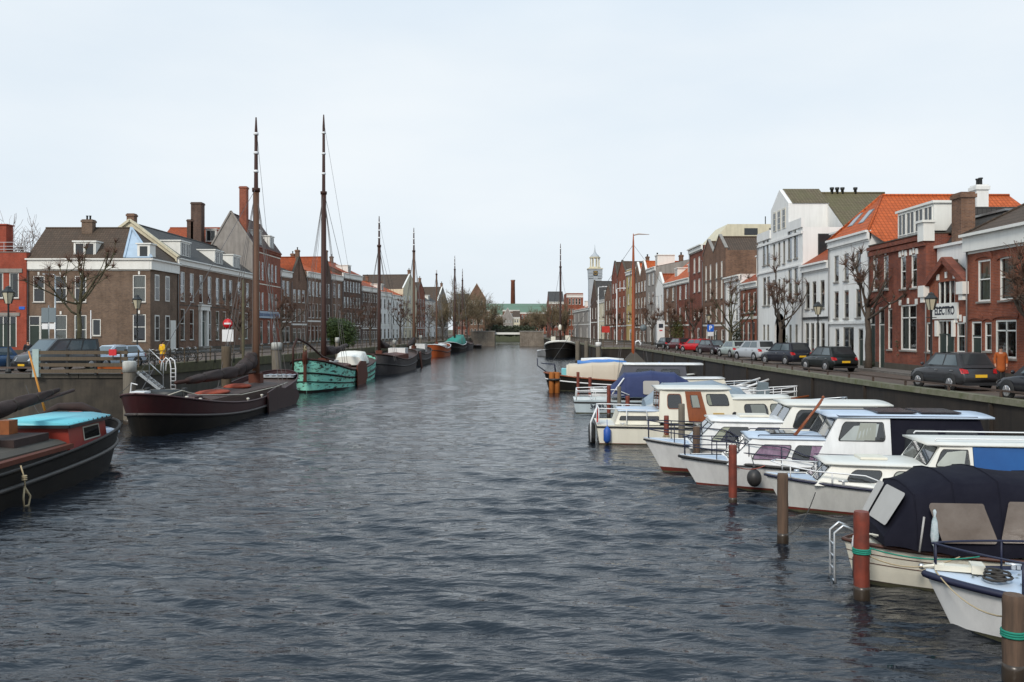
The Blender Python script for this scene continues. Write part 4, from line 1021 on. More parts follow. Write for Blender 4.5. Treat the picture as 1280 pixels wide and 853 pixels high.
d_ = MB(); d_.box(h.w-1.3, h.w-.05, -.0, 1.4, h.h+.12, h.h+1.55); d_.box(h.w-1.45, h.w+.1, -.12, 1.4, h.h+1.552, h.h+1.68); o = d_.build('dormer', M['white'], h.t)
d_ = MB(); d_.box(h.w-1.05, h.w-.3, -.03, -.003, h.h+.35, h.h+1.35); d_.build('window', M['dark_pane'], o)
rz_ = hz(285, 91)-h.base-h.h; b = MB(); b.poly([(h.w-3.4,3.6,h.h+rz_+.05),(h.w-2.5,-.2,h.h+.20),(h.w+.2,-.2,h.h+.20)])
b.obox((h.w-3.4,3.5,h.h+rz_+.06),(h.w-2.5,-.25,h.h+.22),.20,.12); b.obox((h.w-3.4,3.5,h.h+rz_+.06),(h.w+.25,-.25,h.h+.22),.20,.12); b.build('hip_flashing', surf('pale_blue_lead', (.40,.50,.60), .6), h.roofo)
b = MB()
for px in (196, 209):   # windows on the canal side wall
    yy = 36*F/(CX-px)-87.6
    for z0_, z1_ in ((hz(378,94)-h.base, hz(347,94)-h.base), (hz(426,94)-h.base, hz(395,94)-h.base)):
        f = MB(); f.mi = 0; f.box(h.w+.003,h.w+.05,yy-.55,yy+.55,z0_,z1_); f.mi = 1; f.box(h.w+.051,h.w+.06,yy-.42,yy+.42,z0_+.12,(z0_+z1_)/2-.03); f.box(h.w+.051,h.w+.06,yy-.42,yy+.42,(z0_+z1_)/2+.03,z1_-.12); f.build('side_window', [M['white'], M['dark_pane']], h.t)
f = MB(); f.box(h.w+.003,h.w+.06,5.1,6.5,0,3.4); f.build('side_door', M['white'], h.t)
# long brick terrace
h = mk('long two storey brown brick terrace with a white door surround and three white dormers', 221.5, 316, 300, 340.5, 10, 'brick_brown', line=FL)
h.row([228.5, 240, 251.5, 262, 272, 280.5, 288.5], 1.25, 342, 378, ref=240, style='s', curtain='none'); h.row([299, 309.5], 1.25, 342, 378, ref=240)
h.row([228.5, 240], 1.25, 387, 425, ref=240, style='s', curtain='none'); h.row([253.5], 1.6, 387, 437, ref=253.5, style='dt'); h.row([262, 272, 280.5, 288.5, 300, 308], 1.25, 389, 425, ref=272, style='s')
h.trim = M['cream_trim']; h.done(); h.trim = M['white']; h.cornice(.55, .4); h.band(h.z(240,383), .1, M['stone_dark'], .03)
x = h.lx(253.5); b = MB(); zt = h.z(253.5, 383)
b.box(x-1.35,x-.82,-.25,.02,0,zt-.5); b.box(x+.82,x+1.35,-.25,.02,0,zt-.5); b.box(x-1.5,x+1.5,-.35,.02,zt-.498,zt); b.box(x-1.65,x+1.65,-.45,.02,zt+.002,zt+.16); b.build('door_surround', M['white'], h.t)
b = MB(); b.box(x-1.5,x+1.5,-1.0,-.05,-.1,.25); b.box(x-1.5,x+1.5,-.6,-.05,.252,.5); b.build('steps', M['stone'], h.t)
rh = 3.9; h.roof_side(rh, M['tile_grey'], ry=5)
for p in (234, 276, 298): h.dormer(h.lx(p)+.8, 3.0, h.h+.45, 1.7, .5, 3.0, 2, slope=True)
b = MB(); b.poly([(-.12,0,h.h-1.2),(-.12,10,h.h-1.2),(-.12,10,h.h+.3),(-.12,5,h.h+rh+.35),(-.12,0,h.h+.3)][::-1]); b.obox((-.1,-.2,h.h+.25),(-.1,5,h.h+rh+.3),.5,.25); b.obox((-.1,5,h.h+rh+.3),(-.1,10.2,h.h+.25),.5,.25); b.build('end_gable', M['plaster_cream'], h.t)
h.chimney(.3, 5, h.h+rh-.3, h.h+rh+1.0, .8, .8, 0, M['brick_brown'])
# tall chimneys and rust roof behind the terrace
P0, P1 = P(196, 128), P(292, 128)
h = House('house_behind', 'house with a rust coloured tile roof and tall dark chimney block behind the long terrace', P0, P1, hz(309, 128), 10, M['brick_brown']); h.rowz(4, 1, 3, 5); h.done(); h.roof_side(hz(285, 133)-h.base-h.h, M['tile_rust'])
h.chimney(h.lx(250), -.9, 4, hz(253.5, 127)-h.base, 1.5, 1.4, 0, M['brick_dark']); h.chimney(h.lx(242.5), -.9, 4, hz(275, 127)-h.base, .9, 1.4, 0, M['brick_dark']); h.dormer(h.lx(262), 1.6, h.h+.8, 1.8, .6, 3)
# grey gable and tall red brick building
h = mk('tall orange red brick building with a grey rendered gable end and blue sign board', 316, 350.5, 333, 313, 5.6, 'brick_orange', line=FL)
h.row([324, 328.5, 336.5, 340.5, 345], .95, 330, 352, ref=336.5, style='s'); h.row([324, 328.5, 336.5, 340.5, 345], .95, 367, 388, ref=336.5, style='s'); h.row([321, 327, 336, 343], 1.3, 401, 430, ref=336, style='t')
h.trim = M['cream_trim']; h.done(); h.trim = M['white']
for yy in (319, 357, 398): h.band(h.z(333, yy), .14, M['cream_trim'])
h.cornice(.3,.25, M['brick_orange'])
rh = hz(266, 122)-h.base-h.h; h.roof_side(rh, M['tile_maroon'], ry=3.0)
b = MB(); b.poly([(-.1,0,0),(-.1,h.dp,0),(-.1,h.dp,h.h+.2),(-.1,3.0,h.h+rh+.3),(-.1,0,h.h+.2)][::-1]); b.obox((-.08,-.1,h.h+.15),(-.08,3.0,h.h+rh+.25),.3,.2); b.obox((-.08,3.0,h.h+rh+.25),(-.08,h.dp+.1,h.h+.15),.3,.2); b.build('rendered_gable', M['plaster_grey'], h.t)
h.dormer(h.lx(325)+.4, 2.0, h.h+.4, 2.1, .15, 2.2, 1); h.dormer(h.lx(341), 2.3, h.h+.4, 1.9, .15, 2.2, 1)
h.chimney(1.2, 1.6, h.h, hz(233, 123)-h.base, 1.0, 1.0, 0, M['brick_orange'])
x0, x1 = h.lx(317.5), h.lx(349); z0_, z1_ = h.z(333, 398), h.z(333, 389.5)
b = MB(); b.box(x0, x1, -.22, -.08, z0_, z1_); so_ = b.build('sign_board', surf('pale_blue_board', (.36,.44,.52), .6, .1), h.t)
b = MB(); rr_ = random.Random(5); xx = x0+1.2
while xx < x1-1.2:   # unreadable dark lettering
    ww = rr_.choice([.22,.3,.34,.16]); hgt = rr_.choice([.4,.4,.6]); zb = (z0_+z1_)/2-.22
    b.box(xx, xx+.08, -.24, -.221, zb, zb+hgt)
    if ww > .2: b.box(xx+ww-.08, xx+ww, -.24, -.221, zb, zb+.4); b.box(xx+.081, xx+ww-.081, -.24, -.221, zb+.32, zb+.4)
    if rr_.random() < .5 and ww > .2: b.box(xx+.081, xx+ww-.081, -.24, -.221, zb, zb+.08)
    xx += ww+.13
b.build('lettering', M['letters_blue'], so_)
# next ones toward the bridge
far_left = [
 ('low dark roofed brick house right beside the building with the blue sign board', 350.5, 364, 340, 9, 'brick_brown', 'tile_brown', 'side', 2.0, 3, 2),
 ('brown brick house with a tall pointed gable and small chimney at its tip', 364, 383.5, 352, 12, 'brick_brown', 'tile_rust', 'front', 4.0, 3, 3),
 ('brown brick house with bright orange roof and white cornice', 383.5, 404, 342, 10, 'brick_brown', 'tile_orange', 'side', 2.5, 3, 4),
 ('narrow brick house with a slim pointed gable behind the dark mast', 404, 414, 345, 10, 'brick_dark', 'tile_rust', 'front', 3.4, 3, 2),
 ('brick house with a white framed bay window and rust roof', 414, 428, 345, 10, 'brick_brown', 'tile_rust', 'side', 2.2, 3, 2),
 ('long dark brick row with wide white cornice and small attic windows', 428, 452, 344, 11, 'brick_dark', 'tile_rust', 'side', 2.8, 4, 6),
 ('lower continuation of the long dark brick row with white cornice', 452, 473, 360, 11, 'brick_dark', 'tile_rust', 'side', 2.4, 4, 6),
 ('white fronted house under a bright orange roof', 473, 489, 366, 10, 'plaster_white', 'tile_orange', 'side', 2.6, 3, 3),
 ('white fronted house with an orange roof nearer the bridge', 489, 504, 370, 10, 'plaster_white', 'tile_orange', 'side', 2.4, 3, 3),
 ('tall cream house with a curved gable', 504, 521, 363, 12, 'plaster_cream', 'tile_brown', 'front', 3.8, 4, 3),
 ('orange brick house beside the tall cream house', 521, 531, 368, 10, 'brick_orange', 'tile_brown', 'front', 3.0, 4, 3),
 ('white house under a dark roof before the bare trees', 531, 546, 378, 10, 'plaster_white', 'tile_grey', 'side', 3.7, 4, 3),
 ('grey fronted house half hidden by the bare trees', 546, 560, 381, 10, 'plaster_grey', 'tile_brown', 'front', 5, 3, 3),
]
for (lab, xa, xb, ye, dp, wl, rf, kind, rh, nf, nw) in far_left:
    h = mk(lab, xa, xb, (xa+xb)/2, ye, dp, wl, line=FL)
    fh = (h.h-.9)/nf; h.rowz(max(1, nw), min(1.4, h.w/nw*.6), .4, fh*.82, m=.5, style='t', curtain='full' if rnd.random()<.5 else None)
    for k_ in range(1, nf): h.rowz(nw, min(1.2, h.w/nw*.5), fh*k_+fh*.18, fh*k_+fh*.85, m=.5)
    h.done(); h.band(fh, .25)
    if kind == 'side':
        h.cornice(.8,.4); h.roof_side(rh, M[rf])
        if rh > 2.5: h.dormer(h.w*.5, min(1.8, h.w*.3), h.h+.3, 1.5, .6, 3)
    else: h.roof_front(rh, M[rf], par=wl != 'brick_dark', cop=M['stone_dark'] if 'brick' in wl else None)
    h.chimney(h.w*.8 if kind == 'side' else h.w/2, h.dp*.5 if kind == 'side' else .3, h.h, h.h+rh+1.2, .6, .6, 1, M['brick_brown'])
block('tall brown brick building with twin chimneys behind the left hand trees', 586, 606, 300, 372, 14, 'brick_brown', 'tile_grey', 'front', 4.6, 4, 4)
block('dark gabled building behind the left masts', 566, 586, 310, 378, 14, 'brick_darkred', 'tile_grey', 'side', 3.2, 4, 4)
# ------------------------------------------------------------------ trees
def limb(m, p, d, L_, r0, r1, seg, R_, curl=.25, up=.15, tw=None):
    pts = [p]; rad = [r0]; d = d.normalized()
    for i in range(seg):
        d = (d + Vector((R_.gauss(0, curl), R_.gauss(0, curl), R_.gauss(0, curl)+up))*.5).normalized()
        p = p + d*(L_/seg); pts.append(p); rad.append(r0+(r1-r0)*(i+1)/seg)
    m.path(pts, rad, 5 if r0 > .04 else 3); return pts, d
def pollard(name, label, px, d, ytop, seed, mat='bark', twm='twig', base=2.5, group='pollarded trees along the quays', spread=1.0, n=6, tr=.2, trunk_h=.45, flat=.6, loc=None):
    R_ = random.Random(seed); X = (px-CX)*d/F; H = hz(ytop, d)-base
    t = thing(name, label, 'tree', (X, d, base), R_.random()*6, group)
    tm = MB(); th = H*trunk_h
    p = Vector((0,0,-.1)); pts = [p]; rad = [tr*1.35]
    for i in range(5):
        p = Vector((R_.gauss(0,.06), R_.gauss(0,.06), th*(i+1)/5)); pts.append(p); rad.append(tr*(1.1-.09*i))
    tm.path(pts, rad, 9); tm.build('trunk', M[mat], t)
    cm = MB(); tip = pts[-1]; tg = MB()
    for i in range(n):
        a = 2*math.pi*i/n+R_.random()*.5; el = R_.uniform(.25, .9) if i else 1.5
        dv = Vector((math.cos(a)*math.cos(el), math.sin(a)*math.cos(el), math.sin(el)))
        Lb = (H-th)*(1.0 if i == 0 else R_.uniform(.55, .95)*spread)
        st = Vector(pts[-1 if i % 2 else -2]); bp, dd = limb(cm, st, dv, Lb, tr*.46, tr*.19, 6, R_, .28 if i else .12, flat*.4)
        ends = [(bp[-1], dd, 1)]
        for j in range(2, 6):
            if R_.random() < .75:
                sd_ = (dd + Vector((R_.gauss(0,.8), R_.gauss(0,.8), R_.gauss(.5,.4)))).normalized()
                b2, d2 = limb(cm, Vector(bp[j]), sd_, Lb*R_.uniform(.25,.5), tr*.22, tr*.12, 4, R_, .25, .2); ends.append((b2[-1], d2, .8))
        for e, dd2, k in ends:
            cm.ball(tuple(e), tr*.55*k, n=6, m=4)      # knuckle
            for q in range(24):
                dv2 = (dd2*.8+Vector((R_.gauss(0,.7), R_.gauss(0,.7), R_.gauss(.2,.6)))).normalized()
                e2 = e+dv2*R_.uniform(.3, 1.0)*k; tg.path([e-dv2*.05, e+(e2-e)*.5+Vector((0,0,.03)), e2], [.02, .014, .008], 3)
    ob = cm.build('limbs', M[mat], t); tg.build('twigs', M[twm], ob)
    return t
def bare_tree(label, px, d, ytop, seed, wpx, mat='bark', twm='twig_olive', group='dense bare trees near the bridge', base=2.5, tr=.22, n0=9):
    R_ = random.Random(seed); X = (px-CX)*d/F; H = hz(ytop, d)-base; Wd = wpx*d/F/2
    t = thing('bare_tree', label, 'tree', (X, d, base), 0, group)
    tm = MB(); p, dd = limb(tm, Vector((0,0,-.1)), Vector((0,0,1)), H*.3, tr, tr*.75, 4, R_, .08, .3); tm.build('trunk', M[mat], t)
    c1, c2 = MB(), MB(); st = Vector(p[-1]); rmin = max(.022, d*.00013)
    def grow(p, d_, L_, r, k):
        pts, de = limb(c1 if k < 3 else c2, p, d_, L_, r, r*.55, 4 if k < 3 else 3, R_, .3, .12)
        if k >= 4: return
        for j in range(5 if k < 3 else 7):
            q = Vector(pts[R_.randint(1, len(pts)-1)]); nd_ = (de+Vector((R_.gauss(0,.75), R_.gauss(0,.75), R_.gauss(.25,.5)))).normalized()
            grow(q, nd_, L_*R_.uniform(.5,.72), max(r*.5, rmin), k+1)
    for i in range(n0):
        a = i*2.4; out = R_.uniform(.15, 1)
        tgt = Vector((math.cos(a)*Wd*out*.62, math.sin(a)*Wd*out*.5, H*R_.uniform(.5,.72)))
        grow(Vector(p[R_.randint(2, len(p)-1)]), (tgt-st), (tgt-st).length, tr*.4, 1 if n0 > 6 else 1)
    ob = c1.build('limbs', M[mat], t); c2.build('twigs', M[twm], ob); return t
# right
pollard('pollard_tree', 'bare pollard tree in front of the dark arched gateway of the white warehouse', 975, 70, 330, 11, n=7, tr=.17, spread=.95, trunk_h=.40)
pollard('pollard_tree', 'bare pollard tree between the white orange roofed house and the red brick terrace', 1085, 54, 306, 12, n=7, tr=.19, spread=.95, trunk_h=.50)
pollard('pollard_tree', 'bare pollard tree reaching in from the right edge over the brick corner house', 1296, 38, 296, 15, n=8, tr=.19, spread=1.0, trunk_h=.5)
pollard('pollard_tree', 'bare pollard tree before the narrow white house near the blue parking sign', 914, 84, 347, 14, 'bark_green', n=7, tr=.18, spread=.95, trunk_h=.35)
for i, (px, d, y, sd_) in enumerate([(866, 104, 372, 21), (838, 118, 378, 22), (815, 132, 376, 23), (800, 150, 386, 24), (770, 160, 388, 25)]):
    pollard('pollard_tree', ['small bare pollard tree near the red car by the tall dark brick house', 'bare pollard tree above the yellow green bush', 'bare pollard tree before the grey plastered house', 'distant bare pollard just right of the orange mast', 'distant bare pollard left of the orange mast near the red banner'][i], px, d, y, sd_, n=7, tr=.16)
# left
pollard('pollard_tree', 'tall bare pollard tree behind the grey van on the left quay', 99, 68, 296, 31, 'bark_green', n=8, tr=.19, spread=1.0, trunk_h=.46)
for i, (px, d, y, sd_) in enumerate([(302, 92, 368, 32), (352, 96, 362, 33), (441, 128, 372, 34), (463, 138, 378, 35), (500, 152, 372, 36), (519, 166, 376, 37), (536, 185, 380, 38)]):
    pollard('pollard_tree', ['bare pollard tree just left of the tallest brown mast', 'bare pollard tree between the brown mast and the dark mast', 'bare pollard tree beside the round evergreen bush', 'bare pollard tree before the lower dark brick row', 'bare pollard tree left of the fourth mast', 'bare pollard tree before the tall cream house', 'bare pollard tree near the slim short mast'][i], px, d, y, sd_, n=7, tr=.17)
for (px, d, y, w_, sd_, lab) in [(553, 200, 362, 34, 41, 'dense bare tree behind the slim short mast'), (571, 225, 356, 40, 42, 'dense bare tree around the pair of distant masts'), (584, 255, 352, 36, 48, 'tall dense bare tree right of the pair of distant masts'), (597, 282, 364, 34, 43, 'dense bare tree behind the left bridge abutment'), (613, 300, 374, 30, 44, 'loose bare tree just left of the bridge opening'),
        (623, 330, 392, 22, 51, 'small bare tree beyond the bridge left of its opening'), (656, 335, 394, 24, 52, 'small bare tree beyond the bridge right of its opening'), (668, 340, 390, 26, 53, 'taller bare tree beyond the right bridge abutment'), (677, 285, 386, 34, 45, 'low dense bare tree behind the right bridge abutment'), (691, 250, 376, 36, 46, 'dense bare tree behind the mast of the black barge'), (706, 225, 380, 32, 47, 'dense bare tree right of the mast of the black barge')]:
    bare_tree(lab, px, d, y, sd_, w_)
bare_tree('leafless tree whose thin top shows above the far left roof', 28, 104, 262, 51, 70, twm='twig', group='leafless trees behind houses')
def bush(name, label, px, d, ytop, rx, ry, seed, mat, base=2.5, n=1600, ls=.09, group=None, x=None):
    R_ = random.Random(seed); X = (px-CX)*d/F if x is None else x; H = hz(ytop, d)-base
    t = thing(name, label, 'shrub', (X, d, base), 0, group); f = MB(); st = MB()
    blobs = [(R_.uniform(-.55,.55)*rx, R_.uniform(-.55,.55)*ry, H*R_.uniform(.35,.72), R_.uniform(.45,.62)) for _ in range(9)]
    for i in range(n):
        bx, by, bz, br = R_.choice(blobs); v = Vector((R_.gauss(0,1), R_.gauss(0,1), R_.gauss(0,1))).normalized()*(R_.random()**.35)
        p = Vector((bx+v.x*rx*br, by+v.y*ry*br, max(.05, bz+v.z*H*br*.75)))
        a = Vector((R_.gauss(0,1), R_.gauss(0,1), R_.gauss(0,1))).normalized()*ls*R_.uniform(.6,1.4); b = a.orthogonal().normalized()*ls*R_.uniform(.5,1)
        f.poly([p-a, p+b*.8, p+a, p-b*.8])
    for i in range(7):
        limb(st, Vector((R_.gauss(0,.1), R_.gauss(0,.1), -.05)), Vector((R_.gauss(0,.4), R_.gauss(0,.4), 1)), H*.75, .04, .012, 4, R_, .2)
    f.build('foliage', mat, t); st.build('stems', M['bark'], t); return t
bush('evergreen_bush', 'round dark green clipped evergreen on the left quay behind the green barge', 430, 106, 399, 2.3, 1.5, 1, M['leaf_dark'], n=11000, ls=.11)
bush('hedge', 'dark low hedge along the far side of the bridge', 640, 320, 406.5, 16, 1.5, 9, M['leaf_ivy'], n=2600, ls=.5)
bush('wall_shrub', 'dark climbing shrub against the red brick terrace on the right', 1138, 52.6, 402, 1.0, .5, 2, M['leaf_ivy'], n=2200, ls=.07)
bush('street_shrub', 'yellow green bush by the parked cars farther along the right quay', 846, 118, 397, 1.3, 1.0, 3, M['leaf_olive'], n=1600, ls=.09)
bush('street_shrub', 'dark leafy shrub in a tub behind the orange coat at the right edge', 1287, 41, 418, .9, .6, 4, M['leaf_ivy'], n=1500, ls=.06)
bush('street_shrub', 'small dark green shrub right of the pollard by the narrow white house', 921, 86, 404, .7, .7, 5, M['leaf_ivy'], n=800, ls=.08)
bush('street_shrub', 'low plants at the foot of the brick terrace doors', 1097, 56, 452, .8, .4, 6, M['leaf_ivy'], n=500, ls=.06)
bush('street_shrub', 'small potted shrub beside the arched gateway', 987, 73.5, 414, .5, .4, 7, M['leaf_olive'], n=500, ls=.06)

# ------------------------------------------------------------------ street lamps
def lamp(label, px, d, ytop, base=2.5):
    X = (px-CX)*d/F; H = hz(ytop, d)-base
    t = thing('street_lamp', label, 'street lamp', (X, d, base), R(20), 'old fashioned lantern street lamps')
    k = H/4.6
    p = MB(); p.lathe([(.16,0),(.16,.15),(.11,.25),(.10,.9),(.07,1.0),(.055,1.2),(.05,H-1.05*k),(.08,H-1.0*k),(.05,H-.95*k)], n=10)
    p.path([(-.35*k,0,H-1.35*k),(.35*k,0,H-1.35*k)], .02, 5); p.build('post', M['iron'], t)
    z0, z1 = H-.95*k, H-.38*k
    def ring(r, z): return [(r*math.cos(math.pi/6+i*math.pi/3), r*math.sin(math.pi/6+i*math.pi/3), z) for i in range(6)]
    g = MB(); g.loft([ring(.15*k, z0), ring(.30*k, z1)]); g.build('lantern_glass', M['lamp_glass'], t)
    f = MB(); a, b = ring(.16*k, z0), ring(.315*k, z1)
    for u, v in zip(a, b): f.obox(u, v, .03, .03)
    f.loft([ring(.33*k, z1), ring(.34*k, z1+.05*k), ring(.16*k, z1+.22*k), ring(.15*k, z1+.3*k), ring(.05*k, z1+.34*k), ring(.01, H)]); f.build('lantern_frame', M['iron'], t)
    return t
for lab, px, d, y in [('lantern lamp post in front of the small lettered brick house', 1164, 44, 365), ('lantern lamp post in front of the small two storey white house', 1022.5, 62, 377), ('lantern lamp post before the small red brick house', 941, 84, 388),
        ('lantern lamp post at the far left edge before the bright red house', 10.5, 50, 357), ('lantern lamp post before the brown corner house beside the light blue car', 171.5, 64, 368), ('lantern lamp post among the trees near the red car', 886, 100, 391)]: lamp(lab, px, d, y)
def pole(name, label, px, d, ytop, r=.05, mat='steel', base=2.5, cat='pole', cap=None):
    X = (px-CX)*d/F; t = thing(name, label, cat, (X, d, base)); H = hz(ytop, d)-base
    p = MB(); p.lathe([(r*1.3,0),(r,.2),(r*.8,H)], n=8); p.build('pole', M[mat], t); return t, H
t, H = pole('lamp_mast', 'slim grey steel lamp mast beside the bare pollard on the left', 69, 70, 345, .07)
p = MB(); p.path([(0,0,H),(-.1,0,H+.1),(-.5,0,H+.15)], .04, 6); p.box(-.95,-.45,-.1,.1,H+.08,H+.2); p.build('lamp_head', M['steel'], t)
for lab, px, d, y, m_, r_ in [('thin grey pole beside the white framed windows of the left corner house', 113.5, 80, 388, 'sign_white', .045), ('mossy green wooden pole left of the tallest brown mast', 304, 64, 350, 'bark_green', .11),
        ('tall white pole on the right beside the church tower', 748, 150, 360, 'sign_white', .10), ('tall white pole between the red banner and the orange mast', 771, 145, 362, 'sign_white', .09), ('thin pale pole left of the church on the right bank', 738, 160, 385, 'sign_white', .07)]:
    t, H = pole('post_pole', lab, px, d, y, r_, m_)
    if px in (748, 771):
        p = MB(); p.path([(0,0,H),(.1,0,H+.12),(1.1,0,H+.2)], .05, 5); p.box(.7,1.5,-.12,.12,H+.14,H+.28); p.build('lamp_head', M['sign_white'], t)
# signs
X = lambda px, d: (px-CX)*d/F
t = thing('no_entry_sign', 'round red no entry sign with a white plate beneath on the left quay', 'sign', (X(285,66), 66, 2.5))
p = MB(); H = hz(398,66)-2.5; p.lathe([(.04,0),(.04,H)], n=8); p.build('post', M['steel'], t)
p = MB(); p.lathe([(.36,-.02),(.36,.02)], (0,-.07,H-.40), 20, 'y'); di = p.build('disc', M['sign_red'], t)
p = MB(); p.box(-.26,.26,-.105,-.095,H-.46,H-.34); p.build('bar', M['sign_white'], di)
p = MB(); p.box(-.42,.42,-.07,-.04,H-1.75,H-.85); p.build('plate', M['sign_white'], t)
t = thing('parking_sign', 'blue sign with a white plate beneath near the parked cars on the right', 'sign', (X(888,88), 88, 2.5))
H = hz(406,88)-2.5; p = MB(); p.lathe([(.04,0),(.04,H)], n=8); p.build('post', M['steel'], t)
p = MB(); p.box(-.33,.33,-.08,-.05,H-.7,H); pl = p.build('plate', M['sign_blue'], t)
text_mesh('P', .62, 'letter', M['sign_white'], pl, Matrix.Translation((0,-.085,H-.35)) @ Matrix.Rotation(R(90),4,'X'))
p = MB(); p.box(-.3,.3,-.08,-.05,H-1.15,H-.74); p.build('lower_plate', M['sign_white'], t)
t = thing('back_of_signs', 'two grey sign backs on posts with small number plates before the corner house', 'sign', (X(61,66), 66, 2.5))
H = hz(385,66)-2.5; p = MB(); p.lathe([(.04,0),(.04,H+.2)], n=8); p.build('post', M['steel'], t)
for a in (-.42, .12): p = MB(); p.box(a-.1,a+.42,-.07,-.04,H-1.1,H); p.build('plate', M['sign_grey'], t)
for a in (-.38, .18): p = MB(); p.box(a-.1,a+.34,-.075,-.045,H-1.6,H-1.18); p.build('small_plate', M['sign_white'], t)
t = thing('information_panel', 'white information column with a red sign on the right bank by the tree', 'sign', (X(826,118), 118, 2.5))
p = MB(); p.box(-.5,.5,-.12,.12,.1,hz(401,118)-2.5); pn = p.build('panel', M['sign_white'], t)
p = MB(); p.box(-.2,.2,-.14,-.121,hz(414,118)-2.5,hz(412.5,118)-2.5); p.build('red_mark', M['sign_red'], pn)
p = MB(); p.box(-.3,.3,-.14,-.121,hz(410,118)-2.5,hz(405,118)-2.5); p.build('dark_mark', M['letters_dark'], pn)
t = thing('banner', 'red square banner hanging over the pavement by the far right houses', 'banner', (X(757,160), 160, 2.5))
p = MB(); p.box(-.7,.75,-.05,.05,hz(416,160)-2.5,hz(408,160)-2.5); p.build('cloth', M['red_cloth'], t); p = MB(); p.path([(-.8,0,0),(-.8,0,hz(407,160)-2.5),(.8,0,hz(407,160)-2.5)], .05, 5); p.build('frame', M['iron'], t)
t = thing('street_sign', 'round grey sign back on a post farther along the right bank', 'sign', (X(804,135), 135, 2.5))
p = MB(); H = hz(410,135)-2.5; p.lathe([(.04,0),(.04,H)], n=6); p.build('post', M['steel'], t); p = MB(); p.lathe([(.5,-.02),(.5,.02)], (0,-.06,H), 16, 'y'); p.build('disc', M['sign_grey'], t)

